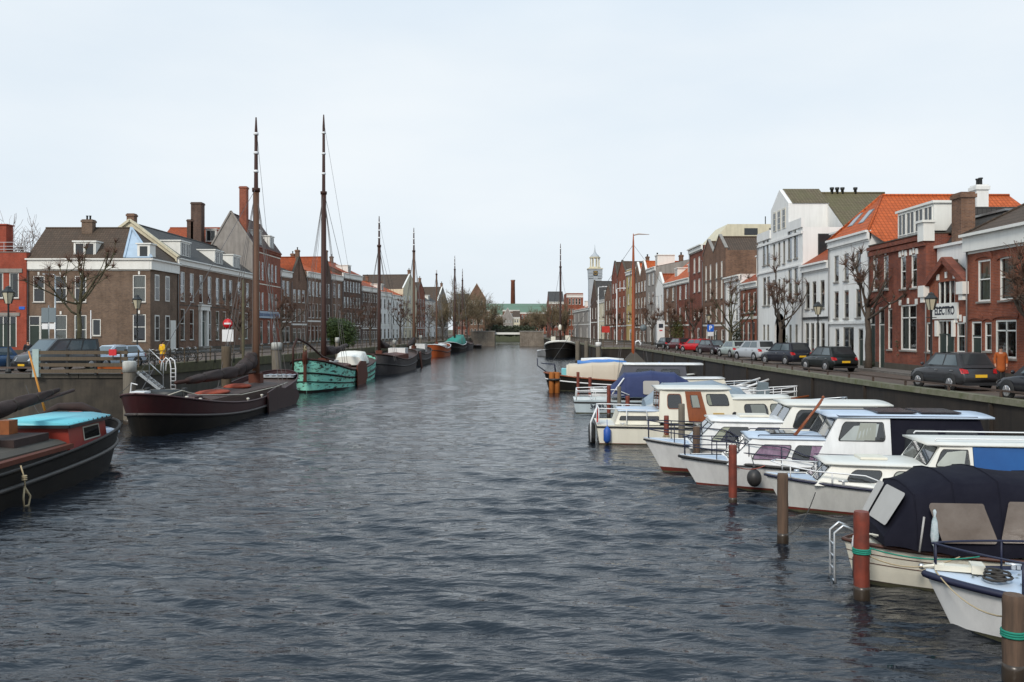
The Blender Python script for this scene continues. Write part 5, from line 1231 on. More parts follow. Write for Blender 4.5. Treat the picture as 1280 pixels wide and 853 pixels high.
# ------------------------------------------------------------------ cars
def car(label, loc, rz, paint, L_=4.2, W=1.75, H=1.48, kind='hatch', group='cars parked along the quays', name='parked_car', plate=True):
    t = thing(name, label, 'van' if kind == 'van' else 'car', loc, rz, group)
    belt = H*.62 if kind != 'van' else H*.60; hw = W/2; h2 = L_/2
    if kind == 'van': st = [(-h2, .93, belt*.9), (-h2+.08, 1, belt), (h2-1.35, 1, belt), (h2-.9, .99, belt*.98), (h2-.25, .95, belt*.80), (h2-.02, .88, belt*.55)]
    else: st = [(-h2, .86, belt*.62), (-h2+.10, .95, belt*.92), (-h2+.35, .99, belt), (-.2, 1, belt*.99), (h2-1.25, .99, belt*.95), (h2-.5, .95, belt*.84), (h2-.15, .87, belt*.70), (h2, .74, belt*.5)]
    b = MB(); rings = []
    for y, k, zt in st:
        w_ = hw*k; zb = .22 if abs(y) < h2-.2 else .30
        rings.append([(-w_*.90,y,zb),(-w_*.98,y,zb+.14),(-w_,y,zt*.62),(-w_*.97,y,zt-.07),(-w_*.88,y,zt),(w_*.88,y,zt),(w_*.97,y,zt-.07),(w_,y,zt*.62),(w_*.98,y,zb+.14),(w_*.90,y,zb)])
    b.smooth = True; b.loft(rings); b.smooth = False; body = b.build('body', paint, t)
    # greenhouse
    if kind == 'van': f0, f1, r1, r0 = h2-.95, h2-1.85, -h2+.12, -h2+.03
    elif kind == 'mpv': f0, f1, r1, r0 = h2-.95, h2-1.75, -h2+.45, -h2+.12
    else: f0, f1, r1, r0 = h2-.95, h2-1.7, -h2+.55, -h2+.12
    wb, wt = hw*.90, hw*.74 if kind != 'van' else hw*.82; zb, zt = belt-.03, H
    B4 = [(-wb,r0,zb),(wb,r0,zb),(wb*.93,f0,zb-.02),(-wb*.93,f0,zb-.02)]; T4 = [(-wt,r1,zt-.03),(wt,r1,zt-.03),(wt*.95,f1,zt-.04),(-wt*.95,f1,zt-.04)]
    c = MB(); mid = [(-wt*.95,(r1+f1)/2,zt),(wt*.95,(r1+f1)/2,zt)]
    c.loft([B4, T4], cap=False); c.poly([T4[0],T4[1],mid[1],mid[0]]); c.poly([mid[0],mid[1],T4[2],T4[3]]); c.build('cabin', paint, t)
    def quad(P, u0, u1, v0, v1, off, name, par=t, mat=M['car_glass'], inset_top=0):
        P = [Vector(p) for p in P]
        def q(u, v): return (P[0]*(1-u)+P[1]*u)*(1-v)+(P[3]*(1-u)+P[2]*u)*v
        n = (P[1]-P[0]).cross(P[3]-P[0]).normalized()*off
        m = MB(); pts = [q(u0,v0)+n, q(u1,v0)+n, q(u1-inset_top,v1)+n, q(u0+inset_top,v1)+n]; m.poly(pts); return m.build(name, mat, par)
    G = M['dark_pane']
    quad([B4[2],B4[3],T4[3],T4[2]], .06,.94,.10,.92,.012,'windscreen', mat=M['screen_glass']); quad([B4[0],B4[1],T4[1],T4[0]], .08,.92,.22,.92,.012,'rear_window', mat=M['dark_pane'])
    for P in ([B4[1],B4[2],T4[2],T4[1]], [B4[3],B4[0],T4[0],T4[3]]):
        fl = P[0][0] < 0
        sp = [(.10,.47),(.50,.90)] if kind != 'van' else [(.06,.36),(.38,.66),(.68,.92)]
        if fl: sp = [(1-b_,1-a_) for a_, b_ in sp]
        for a_, b_ in sp: quad(P, a_, b_, .16, .88, .012, 'side_window', mat=M['screen_glass'], inset_top=.012)
    wr = .31 if kind != 'van' else .33
    for y in (h2-.85, -h2+.80):
        for s_ in (-1, 1):
            a = MB(); a.lathe([(wr+.07, 0),(wr+.07, s_*.012)], (s_*(hw*.985), y, wr+.03), 20, 'x'); a.build('wheel_arch', M['rubber'], t)
            wm_ = MB(); c0 = s_*(hw-.14); x1_ = s_*(hw*.985+.03)-c0
            wm_.lathe([(wr*.9,0),(wr,.03*s_),(wr,x1_-.03*s_),(wr*.9,x1_),(wr*.62,x1_-.012*s_)], (c0, y, wr), 20, 'x'); wo = wm_.build('wheel', M['rubber'], t)
            r = MB(); cx_ = c0+x1_
            r.lathe([(wr*.64,-.01*s_),(wr*.64,.006*s_),(wr*.56,.012*s_)], (cx_, y, wr), 20, 'x')
            for q in range(5):
                an = q*2*math.pi/5; r.obox((cx_+.014*s_, y, wr), (cx_+.014*s_, y+math.cos(an)*wr*.58, wr+math.sin(an)*wr*.58), .06, .02, up=(1,0,0))
            r.build('rim', M['rim'], wo)
    for s_ in (-1, 1):
        a = MB(); yr = -h2; zt_ = belt
        a.loft([[(s_*hw*.66,yr-.012+.03,zt_*.76),(s_*hw*.90,yr+.06,zt_*.74),(s_*hw*.90,yr+.10,zt_*.95),(s_*hw*.70,yr+.055,zt_*.90)],[(s_*hw*.66,yr-.03+.02,zt_*.76),(s_*hw*.975,yr+.10,zt_*.74),(s_*hw*.975,yr+.22,zt_*.95),(s_*hw*.70,yr+.02,zt_*.90)]]); a.build('tail_light', M['tail_red'], t)
        a = MB(); yf = h2
        a.loft([[(s_*hw*.50,yf-.10,belt*.60),(s_*hw*.80,yf-.20,belt*.60),(s_*hw*.84,yf-.38,belt*.76),(s_*hw*.55,yf-.28,belt*.74)],[(s_*hw*.50,yf+.01,belt*.57),(s_*hw*.84,yf-.10,belt*.57),(s_*hw*.93,yf-.36,belt*.75),(s_*hw*.55,yf-.16,belt*.74)]]); a.build('headlight', M['head_lamp'], t)
        a = MB(); a.ball((s_*(hw+.07), f0-.30, belt+.08), .09, .05, .07); a.build('wing_mirror', paint if kind != 'van' else M['rubber'], t)
    if plate:
        a = MB(); a.box(-.26,.26,-h2-.03,-h2+.0,belt*.58,belt*.58+.12); a.build('number_plate', M['plate_yellow'], t)
        a = MB(); a.box(-.26,.26,h2-.02,h2+.02,.36,.48); a.build('number_plate', M['plate_yellow'], t)
    a = MB(); a.box(-hw*.55,hw*.55,h2-.06,h2+.012,.52,.60); a.build('grille', M['black'], t)
    a = MB(); a.box(-hw*.86,hw*.86,-h2-.02,-h2+.2,.24,.36); a.build('rear_bumper', M['black'], t)
    a = MB(); a.box(-hw*.74,hw*.74,h2-.25,h2+.015,.22,.34); a.build('front_bumper', M['black'], t)
    # door seams and handles
    a = MB()
    for s_ in (-1, 1):
        for y in (.05, -.95): a.box(s_*hw*.992, s_*(hw*.992+.01), y-.008, y+.008, .35, belt-.1)
    for s_ in (-1, 1):
        for y in (-.12, -1.1):
            q = MB(); q.box(s_*hw*.985, s_*(hw*.985+.03), y-.16, y, belt*.84, belt*.84+.03); q.build('door_handle', M['rim'], t)
    return t
M['screen_glass'] = surf('car_screen_glass', (.09,.12,.135), .05, .1, 2, bump=0, spec=.8)  # reflected sky is put into the pale blue base colour of these panes
def paint(n, c, r=.25): return surf(n, c, .32, .1, 1.5, bump=0, coat=.25, spec=.3)
qz = 2.5
car('dark grey hatchback parked in front of the lettered brick house', (18.55, 37.2, qz), R(9), paint('paint_dark_grey', (.035,.035,.038)), L_=3.75, H=1.56, W=1.66)
car('black car cut off by the right edge of the photo', (18.7, 30.3, qz), R(8), paint('paint_black', (.012,.012,.016)))
car('small black hatchback parked before the white orange roofed house', (19.1, 53.2, qz), R(12), paint('paint_black2', (.014,.018,.018)), L_=3.8, H=1.5)
car('dark blue black car parked between the silver people carrier and small black hatchback', (19.5, 62.8, qz), R(16), paint('paint_blueblack', (.015,.016,.025)), H=1.58, kind='mpv')
car('silver people carrier parked before the arched gateway', (19.7, 71.5, qz), R(14), paint('paint_silver', (.42,.44,.46)), H=1.62, kind='mpv', L_=4.4)
car('pale green silver hatchback left of the silver people carrier', (20.0, 79.5, qz), R(10), paint('paint_greensilver', (.33,.38,.36)), L_=3.9)
car('dark car with pale windscreen parked facing the camera right of the red car', (20.2, 88, qz), R(195), paint('paint_darkred', (.03,.016,.02)))
car('bright red car parked on the right quay', (20.3, 97, qz), R(28), paint('paint_red', (.50,.015,.02)))
car('dark red car just behind the bright red car', (20.0, 105.5, qz), R(14), paint('paint_wine', (.09,.012,.015)))
car('black car farthest along the right quay before the yellow green bush', (19.8, 113, qz), R(10), paint('paint_black3', (.01,.011,.013)))
car('dark grey van facing the camera behind the timber fence', (X(66,53), 53.5, qz), R(158), paint('paint_vangrey', (.06,.062,.064)), L_=4.9, W=1.95, H=1.95, kind='van', name='parked_van')
car('light blue hatchback facing the camera behind the timber fence', (X(141,58), 58, qz), R(152), paint('paint_lightblue', (.55,.64,.74)), L_=4.1)
car('dark blue car barely showing at the left edge of the photo', (X(-24,52), 52, qz), R(165), paint('paint_blue', (.04,.09,.18)))

# ------------------------------------------------------------------ bicycles
def bicycle_proto():
    t = thing('bicycle', 'dark bicycle leaning in the rack on the left quay', 'bicycle', (0,0,2.5), 0, 'bicycles in the rack on the left quay')
    f = MB(); P = dict(r=(-.5,0,.34), f=(.52,0,.34), bb=(-.06,0,.3), s=(-.22,0,.86), h=(.34,0,.9), ht=(.38,0,.78))
    for a, b in (('r','bb'),('bb','s'),('r','s'),('bb','ht'),('s','ht'),('f','h')): f.path([P[a], P[b]], .022, 5)
    f.build('frame', M['black'], t)
    for k in ('r','f'):
        w_ = MB(); w_.torus(P[k], .33, .025, 'y', 20, 5); wo = w_.build('wheel', M['rubber'], t)
        s_ = MB()
        for i in range(8):
            a = i*math.pi/8; s_.path([(P[k][0]-.31*math.cos(a),0,P[k][2]-.31*math.sin(a)),(P[k][0]+.31*math.cos(a),0,P[k][2]+.31*math.sin(a))], .004, 3)
        s_.build('spokes', M['chrome'], wo)
    s_ = MB(); s_.ball((-.25,0,.95), .14, .08, .05); s_.build('saddle', M['black'], t)
    h_ = MB(); h_.path([(.2,-.28,1.05),(.34,-.2,1.08),(.34,0,1.05),(.34,.2,1.08),(.2,.28,1.05)], .015, 5); h_.path([(.34,0,1.05),(.35,0,.85)], .018, 5); h_.build('handlebar', M['chrome'], t)
    m_ = MB(); m_.path([(-.5+.37*math.cos(a), 0, .34+.37*math.sin(a)) for a in [R(20+i*20) for i in range(8)]], .02, 4); m_.build('mudguard', M['black'], t)
    return t
bp = bicycle_proto(); BR = random.Random(9)
bl = ['bicycle leaning nearest the light blue car', 'bicycle left of the yellow jacket', 'bicycle just behind the yellow jacket', 'bicycle right of the yellow jacket', 'bicycle in the middle of the rack by the side door', 'bicycle right of the middle of the rack', 'bicycle near the right end of the rack', 'bicycle at the right end of the rack']
for i in range(8):
    px = 181+i*8.3; d = 60+i*1.6; o = bp if i == 0 else copy_tree(bp)
    o.location = (X(px, d), d, 2.5); o.rotation_euler = (R(BR.uniform(4,12)), 0, R(BR.uniform(15, 80))); o['label'] = bl[i]
# racks right of the bikes
t = thing('cycle_rack', 'empty steel hoop cycle rack on the left quay before the long terrace', 'cycle rack', (X(248,66), 66, 2.5))
for i in range(7):
    f = MB(); f.path([(-1.5+i*.7,0,0),(-1.5+i*.7,0,.75),(-1.2+i*.7,.1,.85),(-.95+i*.7,.2,.75),(-.95+i*.7,.2,0)], .03, 6); f.build('hoop', M['iron'], t)
# ------------------------------------------------------------------ fences on the left
t = thing('timber_fence', 'weathered grey timber fence on top of the nearest left quay wall', 'fence', (-26.5, 48.2, 2.5))
x0, x1 = X(45,48.2)+26.5, X(160,48.2)+26.5
for z in (.12, .46, .80, 1.14):
    b = MB(); b.box(x0, x1, -.05, 0, z, z+.19); b.build('rail', M['timber'], t)
for px in (83.5, 119, 156.5):
    b = MB(); xx = X(px,48.2)+26.5; b.box(xx-.06,xx+.06,.002,.14,0,1.42); b.build('post', M['black'], t)
b = MB(); xx = X(45.5,48.2)+26.5; b.box(xx-.17,xx+.17,-.1,.12,-.1,1.42); b.build('end_post', surf('pale_green_post', (.36,.45,.42), .7, .3), t)
t = thing('low_rail', 'low dark steel rail continuing left from the timber fence', 'railing', (-35, 48.3, 2.5))
b = MB(); b.box(-4,x0+8.4,-.04,.04,.35,.45); b.build('rail', M['rust_dark'], t)
for q in (-3.5,-.5,2.5,5.5): b = MB(); b.box(q-.06,q+.06,-.05,.05,0,.35); b.build('post', M['rust_dark'], t)
t = thing('orange_barrier', 'bright orange plastic barrier beam behind the timber fence', 'barrier', (X(138,48.8), 48.7, 2.5)); b = MB(); b.box(-.82,.82,-.05,.05,.32,.62); b.box(-.75,-.65,-.04,.04,0,.319); b.box(.65,.75,-.04,.04,0,.319); b.build('beam', M['orange_plastic'], t)
t = thing('red_box', 'small red box on a post by the timber fence', 'lifebuoy box', (X(142,48), 48.0, 2.5)); b = MB(); b.box(-.2,.2,-.14,-.06,1.08,1.42); b.build('box', M['sign_red'], t); b = MB(); b.box(-.03,.03,-.07,-.055,.9,1.3); b.build('bracket', M['iron'], t)
# railings along the left quay behind the barges
def quay_fence(label, P, Q, h=1.05, n=6, z=2.55, mat='timber', rails=(.35,.65,.95)):
    t = thing('quay_fence', label, 'fence', (P[0],P[1],z)); Pv, Qv = Vector((0,0,0)), Vector((Q[0]-P[0],Q[1]-P[1],0))
    for r_ in rails: b = MB(); b.obox(Pv+Vector((0,0,r_)), Qv+Vector((0,0,r_)), .04, .055); b.build('rail', M[mat], t)
    for i in range(n+1): p = Pv+(Qv-Pv)*i/n; b = MB(); b.box(p.x-.04,p.x+.04,p.y-.04,p.y+.04,-.05,h+.05); b.build('post', M[mat], t)
quay_fence('timber quay fence behind the maroon barge', (-24.9,56),(-23.2,76), n=9)
quay_fence('timber quay fence behind the stern of the maroon barge', (-23.0,78),(-21,98), n=9)
quay_fence('timber quay fence by the evergreen bush', (-20.6,104),(-18.4,132), n=12)
quay_fence('timber quay fence near the fourth mast', (-18.1,136),(-15.2,186), n=18)
quay_fence('timber quay fence farthest along the left bank', (-15.2,191),(-13.0,250), n=20)
quay_fence('timber fence on the farther right quay behind the black barge', (12.5,120.5),(16.8,120.5), n=3)
quay_fence('timber fence running along the farther right quay', (12.6,123),(12.6,163), n=12)
quay_fence('timber fence on the right quay near the bridge', (12.4,168),(9.9,255), n=18)
# ladders and steps near the maroon barge
t = thing('gangway_steps', 'grey metal steps with handrail leading down from the left quay', 'steps', (X(192,47), 47, 0))
b = MB(); A = Vector((-.75,0,2.73)); B_ = Vector((.45,0,1.80))
for y in (-.3,.3): b.obox(A+Vector((0,y,0)), B_+Vector((0,y,0)), .05, .14)
for i in range(6): p = A+(B_-A)*(i+.5)/6; b.box(p.x-.12,p.x+.12,-.28,.28,p.z-.02,p.z+.02)
b.build('steps', M['steel'], t)
b = MB(); b.path([(-.35,.3,2.4),(-.35,.3,3.95),(.40,.3,3.2),(.40,.3,1.8)], .03, 6); b.path([(-.35,.3,3.2),(.40,.3,2.5)], .025, 6); b.build('handrail', M['steel'], t)
b = MB(); b.box(-1.0,1.2,-.5,.5,1.65,1.78); b.box(.9,1.02,-.5,-.38,-1,1.65); b.box(-.9,-.78,-.5,-.38,-1,1.65); b.build('landing', M['timber_grey'], t)
t = thing('hooped_ladder', 'white tubular ladder with curved top beside the metal steps', 'ladder', (X(209,48), 48, 0))
b = MB()
for xx in (0, .26): b.path([(-.34+xx,0,2.75),(-.30+xx,0,3.2),(-.08+xx,0,3.46),(.14+xx,0,3.3),(.2+xx,0,2.9),(.2+xx,0,1.6)], .032, 7)
for i in range(6): b.path([(.2,0,1.75+i*.22),(.46,0,1.75+i*.22)], .02, 5)
b.build('frame', M['sign_white'], t)
def person(label, loc, rz, coat, legs, hair, coat_len=.95, H=1.7, arms=None, name='person'):
    t = thing(name, label, 'person', loc, rz)
    k = H/1.7
    def skin(name, verts, edges, rad, mat, parent, lv=2):
        me = bpy.data.meshes.new(name); me.from_pydata([tuple(Vector(v)*k) for v in verts], edges, []); o = bpy.data.objects.new(name+'_src', me); COL.objects.link(o)
        md = o.modifiers.new('s', 'SKIN'); md.use_smooth_shade = True
        for v, r in zip(me.skin_vertices[0].data, rad): v.radius = (r[0]*k, r[1]*k) if isinstance(r, tuple) else (r*k, r*k)
        me.skin_vertices[0].data[0].use_root = True
        s_ = o.modifiers.new('u', 'SUBSURF'); s_.levels = lv; s_.render_levels = lv
        dg = bpy.context.evaluated_depsgraph_get(); dg.update(); m2 = bpy.data.meshes.new_from_object(o.evaluated_get(dg)); m2.name = name
        bpy.data.objects.remove(o); m2.materials.clear(); m2.materials.append(mat); q = bpy.data.objects.new(name, m2); COL.objects.link(q); q.parent = parent; KIDS.setdefault(parent.name, []).append(q); return q
    V = [(0,0,.95),(0,0,1.15),(0,.01,1.36),(0,0,1.45),(0,-.01,1.55),(0,-.01,1.64),
         (-.10,0,.88),(-.11,-.06,.48),(-.11,.02,.08),(-.11,-.13,.045), (.10,0,.88),(.11,.05,.48),(.11,.12,.10),(.11,.0,.045),
         (-.19,.01,1.38),(-.25,.03,1.10),(-.23,-.06,.86),(-.22,-.09,.76), (.19,.01,1.38),(.25,.03,1.10),(.23,-.08,.86),(.22,-.11,.76)]
    E = [(0,1),(1,2),(2,3),(3,4),(4,5),(0,6),(6,7),(7,8),(8,9),(0,10),(10,11),(11,12),(12,13),(2,14),(14,15),(15,16),(16,17),(2,18),(18,19),(19,20),(20,21)]
    Rr = [(.15,.11),(.14,.10),(.16,.10),.055,(.085,.095),(.075,.085),.085,.06,.045,.04,.085,.06,.045,.04,.06,.05,.038,.035,.06,.05,.038,.035]
    skin('body', V, E, Rr, M['skin'], t)
    # coat: torso, skirt and sleeves
    z0 = 1.44-coat_len*.95
    Vc = [(0,0,1.0),(0,0,1.2),(0,.01,1.37),(0,0,1.46),(0,0,.78),(0,0,max(z0,.5)),(-.19,.01,1.39),(-.255,.03,1.10),(-.235,-.05,.90),(.19,.01,1.39),(.255,.03,1.10),(.235,-.07,.90)]
    Ec = [(0,1),(1,2),(2,3),(0,4),(4,5),(2,6),(6,7),(7,8),(2,9),(9,10),(10,11)]
    skin('coat', Vc, Ec, [(.19,.15),(.18,.14),(.19,.13),(.075,.075),(.21,.17),(.22,.18),.075,.068,.058,.075,.068,.058], coat, t)
    skin('trousers', [(0,0,.82),(-.10,0,.78),(-.11,-.06,.48),(-.11,.02,.10),(.10,0,.78),(.11,.05,.48),(.11,.12,.12)], [(0,1),(1,2),(2,3),(0,4),(4,5),(5,6)], [(.10,.08),.085,.075,.06,.085,.075,.06], legs, t)
    hb = MB(); hb.ball((0,.02*k,1.66*k), .105*k, .115*k, .10*k, 10, 8); hb.ball((0,.07*k,1.58*k), .08*k, .06*k, .10*k, 8, 6); hb.build('hair', hair, t)
    for s_ in (-1, 1):
        f = MB(); f.ball((s_*.035*k, -.105*k, 1.60*k), .013*k); f.build('eye', M['hair'], t)
        f = MB(); f.box(s_*.11*k-.05*k, s_*.11*k+.05*k, (-.20 if s_ < 0 else -.07)*k, (.08 if s_ < 0 else .2)*k, 0, .08*k); f.build('shoe', M['black'], t)
    f = MB(); f.loft([[(-.014*k,-.10*k,1.59*k),(.014*k,-.10*k,1.59*k),(0,-.10*k,1.62*k)],[(-.004,-.135*k,1.565*k),(.004,-.135*k,1.565*k),(0,-.125*k,1.58*k)]]); f.build('nose', M['skin'], t)
    for s_ in (-1, 1):
        for q in range(4):
            f = MB(); hx, hy, hz_ = s_*.222*k, (-.10 if s_ < 0 else -.12)*k, .735*k
            f.path([(hx, hy-.03+q*.018, hz_), (hx, hy-.035+q*.018, hz_-.05*k), (hx-s_*.012, hy-.04+q*.018, hz_-.085*k)], .009, 5); f.build('finger', M['skin'], t)
    return t
person('person in a long rust orange coat walking past the parked cars', (X(1251,40.5), 40.5, 2.5), R(-20), M['coat_orange'], M['cloth_dark'], M['hair'], 1.05)
person('person in a bright yellow jacket standing at the bicycles', (X(203,62), 62, 2.5), R(150), M['coat_yellow'], M['cloth_orange'], M['hair'], .72)
person('dark clothed person standing left of the grey van', (X(35,62), 62, 2.5), R(40), M['cloth_dark'], M['cloth_dark'], M['hair'], .8)
person('dark clothed person standing between the van and the light blue car', (X(107,64), 64, 2.5), R(-40), M['cloth_dark'], M['cloth_dark'], M['hair'], .8)
# big mooring piles and quay posts, left
M['pile_cap'] = surf('faded_white_cap', (.50,.50,.46), .7, .3, 2, streak=.4)
def pile(label, px, d, ztop, w_, mat, cat='mooring pile', group='mooring piles', cap=None, rope=None, zr=None, lean=(0,0), X_=None):
    xx = (px-CX)*d/F if X_ is None else X_
    t = thing('mooring_pile', label, cat, (xx, d, 0), 0, group); r = w_/2; R_ = random.Random(int(px*7+d*13))
    b = MB(); rings = []
    n = 14
    zs = [-1.5, -.2]+[ztop*q/11 for q in range(11)]+[ztop-.04, ztop]
    for i, z in enumerate(zs):
        k = 1+R_.uniform(-.03,.03) if i < 13 else (1 if i == 13 else .92)
        rings.append([(lean[0]*z+math.cos(2*math.pi*j/n)*r*k*(1+.045*math.sin(j*3+i*.3)), lean[1]*z+math.sin(2*math.pi*j/n)*r*k, z) for j in range(n)])
    b.smooth = True; b.loft(rings, cap=False); b.smooth = False; b.poly(rings[-1]); b.build('post', mat, t)
    b = MB(); b.lathe([(r*1.06,-.5),(r*1.07,.10),(r*1.05,.17),(r*1.0,.24)], (0,0,0), 14); b.build('wet_foot', M['wet_wood'], t)
    if cap: b = MB(); b.lathe([(r*1.12,ztop-.5),(r*1.12,ztop+.02),(r*.9,ztop+.08),(.01,ztop+.09)], n=14); b.build('white_cap', cap, t)
    if rope:
        b = MB(); zr = zr or ztop*.62
        for i in range(3): b.torus((0,0,zr+i*.035-.035), r+.012, .02, 'z', 16, 5)
        b.build('rope_turns', rope, t)
    return t
M['wet_wood'] = surf('wet_algae_wood', (.045,.032,.022), .3, .3, 4)
pile('thick grey square topped mooring post with white cap at the corner of the left quay', 162, 46.6, 3.25, .62, M['timber_grey'], cap=M['pile_cap'])
pile('weathered wooden mooring post under the no entry sign', 283, 57, 3.9, .62, M['timber'])
pile('wooden mooring post with white cap beside the tallest brown mast', 346, 69, 3.9, .75, M['timber_grey'], cap=M['pile_cap'])
for i, (px, d, y) in enumerate([(421.5, 100, 423), (493, 118, 426), (526, 150, 420)]): pile('slim white topped mooring post %s' % ['behind the green barge', 'between the grey barges', 'near the orange hulled barge'][i], px, d, hz(y, d), .45, M['timber_grey'], cap=M['pile_cap'])
for i, (px, d) in enumerate([(722, 136), (733, 137), (748, 118)]): pile('grey mooring post %s' % ['nearest the black barge on the right', 'in the middle of the farther right quay', 'by the corner of the farther right quay'][i], px, d, 3.2, .7, M['timber_grey'], cap=M['plaster_white'] if i == 2 else None)
# ------------------------------------------------------------------ hulls (local: bow at +y, starboard +x, waterline z = 0)
def sstep(a, b, x): x = min(1, max(0, (x-a)/(b-a))); return x*x*(3-2*x)
class Hull:
    def __init__(s, L_, B, sheer, rake=.8, srake=.2, tw=.8, bp=2.2, flare=.55, wlm=.9, kind='motor', draft=.4, vee=.0):
        s.L, s.B, s.sh, s.rake, s.srake, s.tw, s.bp, s.fl, s.wlm, s.kind, s.dr, s.vee = L_, B, sheer, rake, srake, tw, bp, flare, wlm, kind, draft, vee
    def z(s, t):
        a, b, c = s.sh
        return b+(c-b)*max(0, (t-.45)/.55)**1.8+(a-b)*max(0, (.45-t)/.45)**1.8
    def hb(s, t):
        if s.kind == 'motor': f = s.tw+(1-s.tw)*math.sin(min(1, t/.42)*math.pi/2) if t < .42 else max(0, 1-((t-.42)/.58)**s.bp)**.85
        elif s.kind == 'double': f = max(0, 1-abs((t-.47)/(.53 if t > .47 else .47))**s.bp)**.8
        else: f = max(0, 1-abs(2*t-1)**(s.bp if t < .5 else 5.0))**.50
        return s.B/2*f
    def P(s, t, q, side):
        # q 0..1 from keel level to sheer
        zt = s.z(t); z = -s.dr+(zt+s.dr)*q
        if s.kind == 'barge': wl = .93-.25*sstep(.8, 1, t)-.25*sstep(.2, 0, t)
        elif s.kind == 'double': wl = .78-.3*sstep(.6, 1, t)-.25*sstep(.35, 0, t)
        else: wl = s.wlm-s.fl*sstep(.45, 1, t)
        x = s.hb(t)*(wl+(1-wl)*q**.8)
        y = -s.L/2+s.L*t - s.rake*(1-q)*sstep(.55, 1, t) + s.srake*(1-q)*sstep(.35, 0, t)
        return Vector((side*x, y, z))
    def qz(s, t, z): return (z+s.dr)/(s.z(t)+s.dr)
    def skin(s, name, mat, par, qa, qb, n=34, m=6, off=0.0, t0=0.0, t1=1.0, label=None):
        b = MB(); b.smooth = True
        ts = [t0+(t1-t0)*(1-math.cos(math.pi*i/n))/2 for i in range(n+1)]
        for side in (-1, 1):
            rows = []
            for t in ts:
                a, c = qa(t), qb(t); row = []
                for j in range(m+1):
                    p = s.P(t, a+(c-a)*j/m, side)
                    if off: p = p+Vector((side*off, off*(1 if t > .97 else -1 if t < .03 else 0), 0))
                    row.append(p)
                rows.append(row)
            k = len(b.v)
            for r in rows: b.v += [tuple(p) for p in r]
            for i in range(n):
                for j in range(m):
                    a0 = k+i*(m+1)+j; f = [a0, a0+m+1, a0+m+2, a0+1]
                    b.face(f if side > 0 else f[::-1])
        if s.kind == 'motor' and t0 == 0:   # transom
            b.smooth = False; a, c = qa(0), qb(0)
            L_ = [s.P(0, a+(c-a)*j/m, -1) for j in range(m+1)]; R_ = [s.P(0, a+(c-a)*j/m, 1) for j in range(m+1)]
            b.poly(L_[::-1]+R_)
        return b.build(name, mat, par, label)
    def deck(s, mat, par, drop=.03, camber=.05, t0=.0, t1=1., name='deck', n=30, inset=.0):
        b = MB(); rings = []; b.smooth = True
        for i in range(n+1):
            t = t0+(t1-t0)*(1-math.cos(math.pi*i/n))/2
            q = 1-drop/(s.z(t)+s.dr); p = s.P(t, q, 1); x = max(p.x-inset, 0)
            rings.append([(x*u, p.y, p.z+camber*(1-u*u)) for u in (-1, -.66, -.33, 0, .33, .66, 1)])
        b.loft(rings, cap=False, closed=False); return b.build(name, mat, par)
    def strake(s, name, mat, par, q=1.0, r=.05, off=.02, t0=0, t1=1, n=40, flat=1.0, sides=(-1, 1)):
        b = MB()
        ts = [t0+(t1-t0)*(1-math.cos(math.pi*i/n))/2 for i in range(n+1)]
        qq = q if callable(q) else (lambda t: q)
        if len(sides) == 2 and t1 >= 1:
            pts = [s.P(t, qq(t), -1)+Vector((-off, 0, 0)) for t in ts[:-1]]+[s.P(1, qq(1), 1)+Vector((0, off, 0))]+[s.P(t, qq(t), 1)+Vector((off, 0, 0)) for t in ts[:-1]][::-1]
            if s.kind != 'motor' or t0 == 0 and True: pts.append(pts[0])
            b.path(pts, r, 6)
        else:
            for sd in sides: b.path([s.P(t, qq(t), sd)+Vector((sd*off, 0, 0)) for t in ts], r, 6)
        return b.build(name, mat, par)
    def grime(s, par):
        s.skin('waterline_grime', M['scum'], par, lambda t: s.qz(t, -.05), lambda t: s.qz(t, .035+.012*math.sin(t*37)), off=.006, m=1)
    def basic(s, par, hullm, boot=None, bootz=.10, deckm=None, drop=.03, rub=None, rubr=.045, rubq=.97, cap=None, camber=.05):
        if boot:
            s.skin('antifouling', boot, par, lambda t: 0, lambda t: s.qz(t, bootz)); s.skin('topsides', hullm, par, lambda t: s.qz(t, bootz), lambda t: 1)
        else: s.skin('topsides', hullm, par, lambda t: 0, lambda t: 1)
        s.deck(deckm or M['deck_white'], par, drop, camber); s.grime(par)
        for tt in (.12, .46, .80):
            for sd in (-1, 1):
                q_ = s.P(tt, 1, sd); cleat(par, (q_.x-sd*.14, q_.y, q_.z-.01))
        if rub: s.strake('rubbing_strake', rub, par, rubq, rubr, .015)
def rail(par, hull, t0, t1, h, mat, sides=(-1, 1), n=5, r=.016, inset=.10, mids=(.5,), name='guard_rail', wrap=True, hf=None, lean=0):
    b = MB(); ts = [t0+(t1-t0)*i/14 for i in range(15)]
    def pt(t, sd, z):
        p = hull.P(t, 1, sd); x = max(abs(p.x)-inset, .0); return Vector((sd*x, p.y+lean*z, p.z+z))
    for k in (1.0,)+tuple(mids):
        lines = []
        for sd in sides: lines.append([pt(t, sd, (hf(t) if hf else h)*k) for t in ts])
        if wrap and len(sides) == 2: b.path(lines[0]+lines[1][::-1], r, 5)
        else:
            for l in lines: b.path(l, r, 5)
    for sd in sides:
        for i in range(n):
            t = t0+(t1-t0)*i/(n-1)*.985; b.path([pt(t, sd, -.02), pt(t, sd, (hf(t) if hf else h))], r*.9, 5)
    return b.build(name, mat, par)
def P4(P, u, v):
    P = [Vector(p) for p in P]; return (P[0]*(1-u)+P[1]*u)*(1-v)+(P[3]*(1-u)+P[2]*u)*v
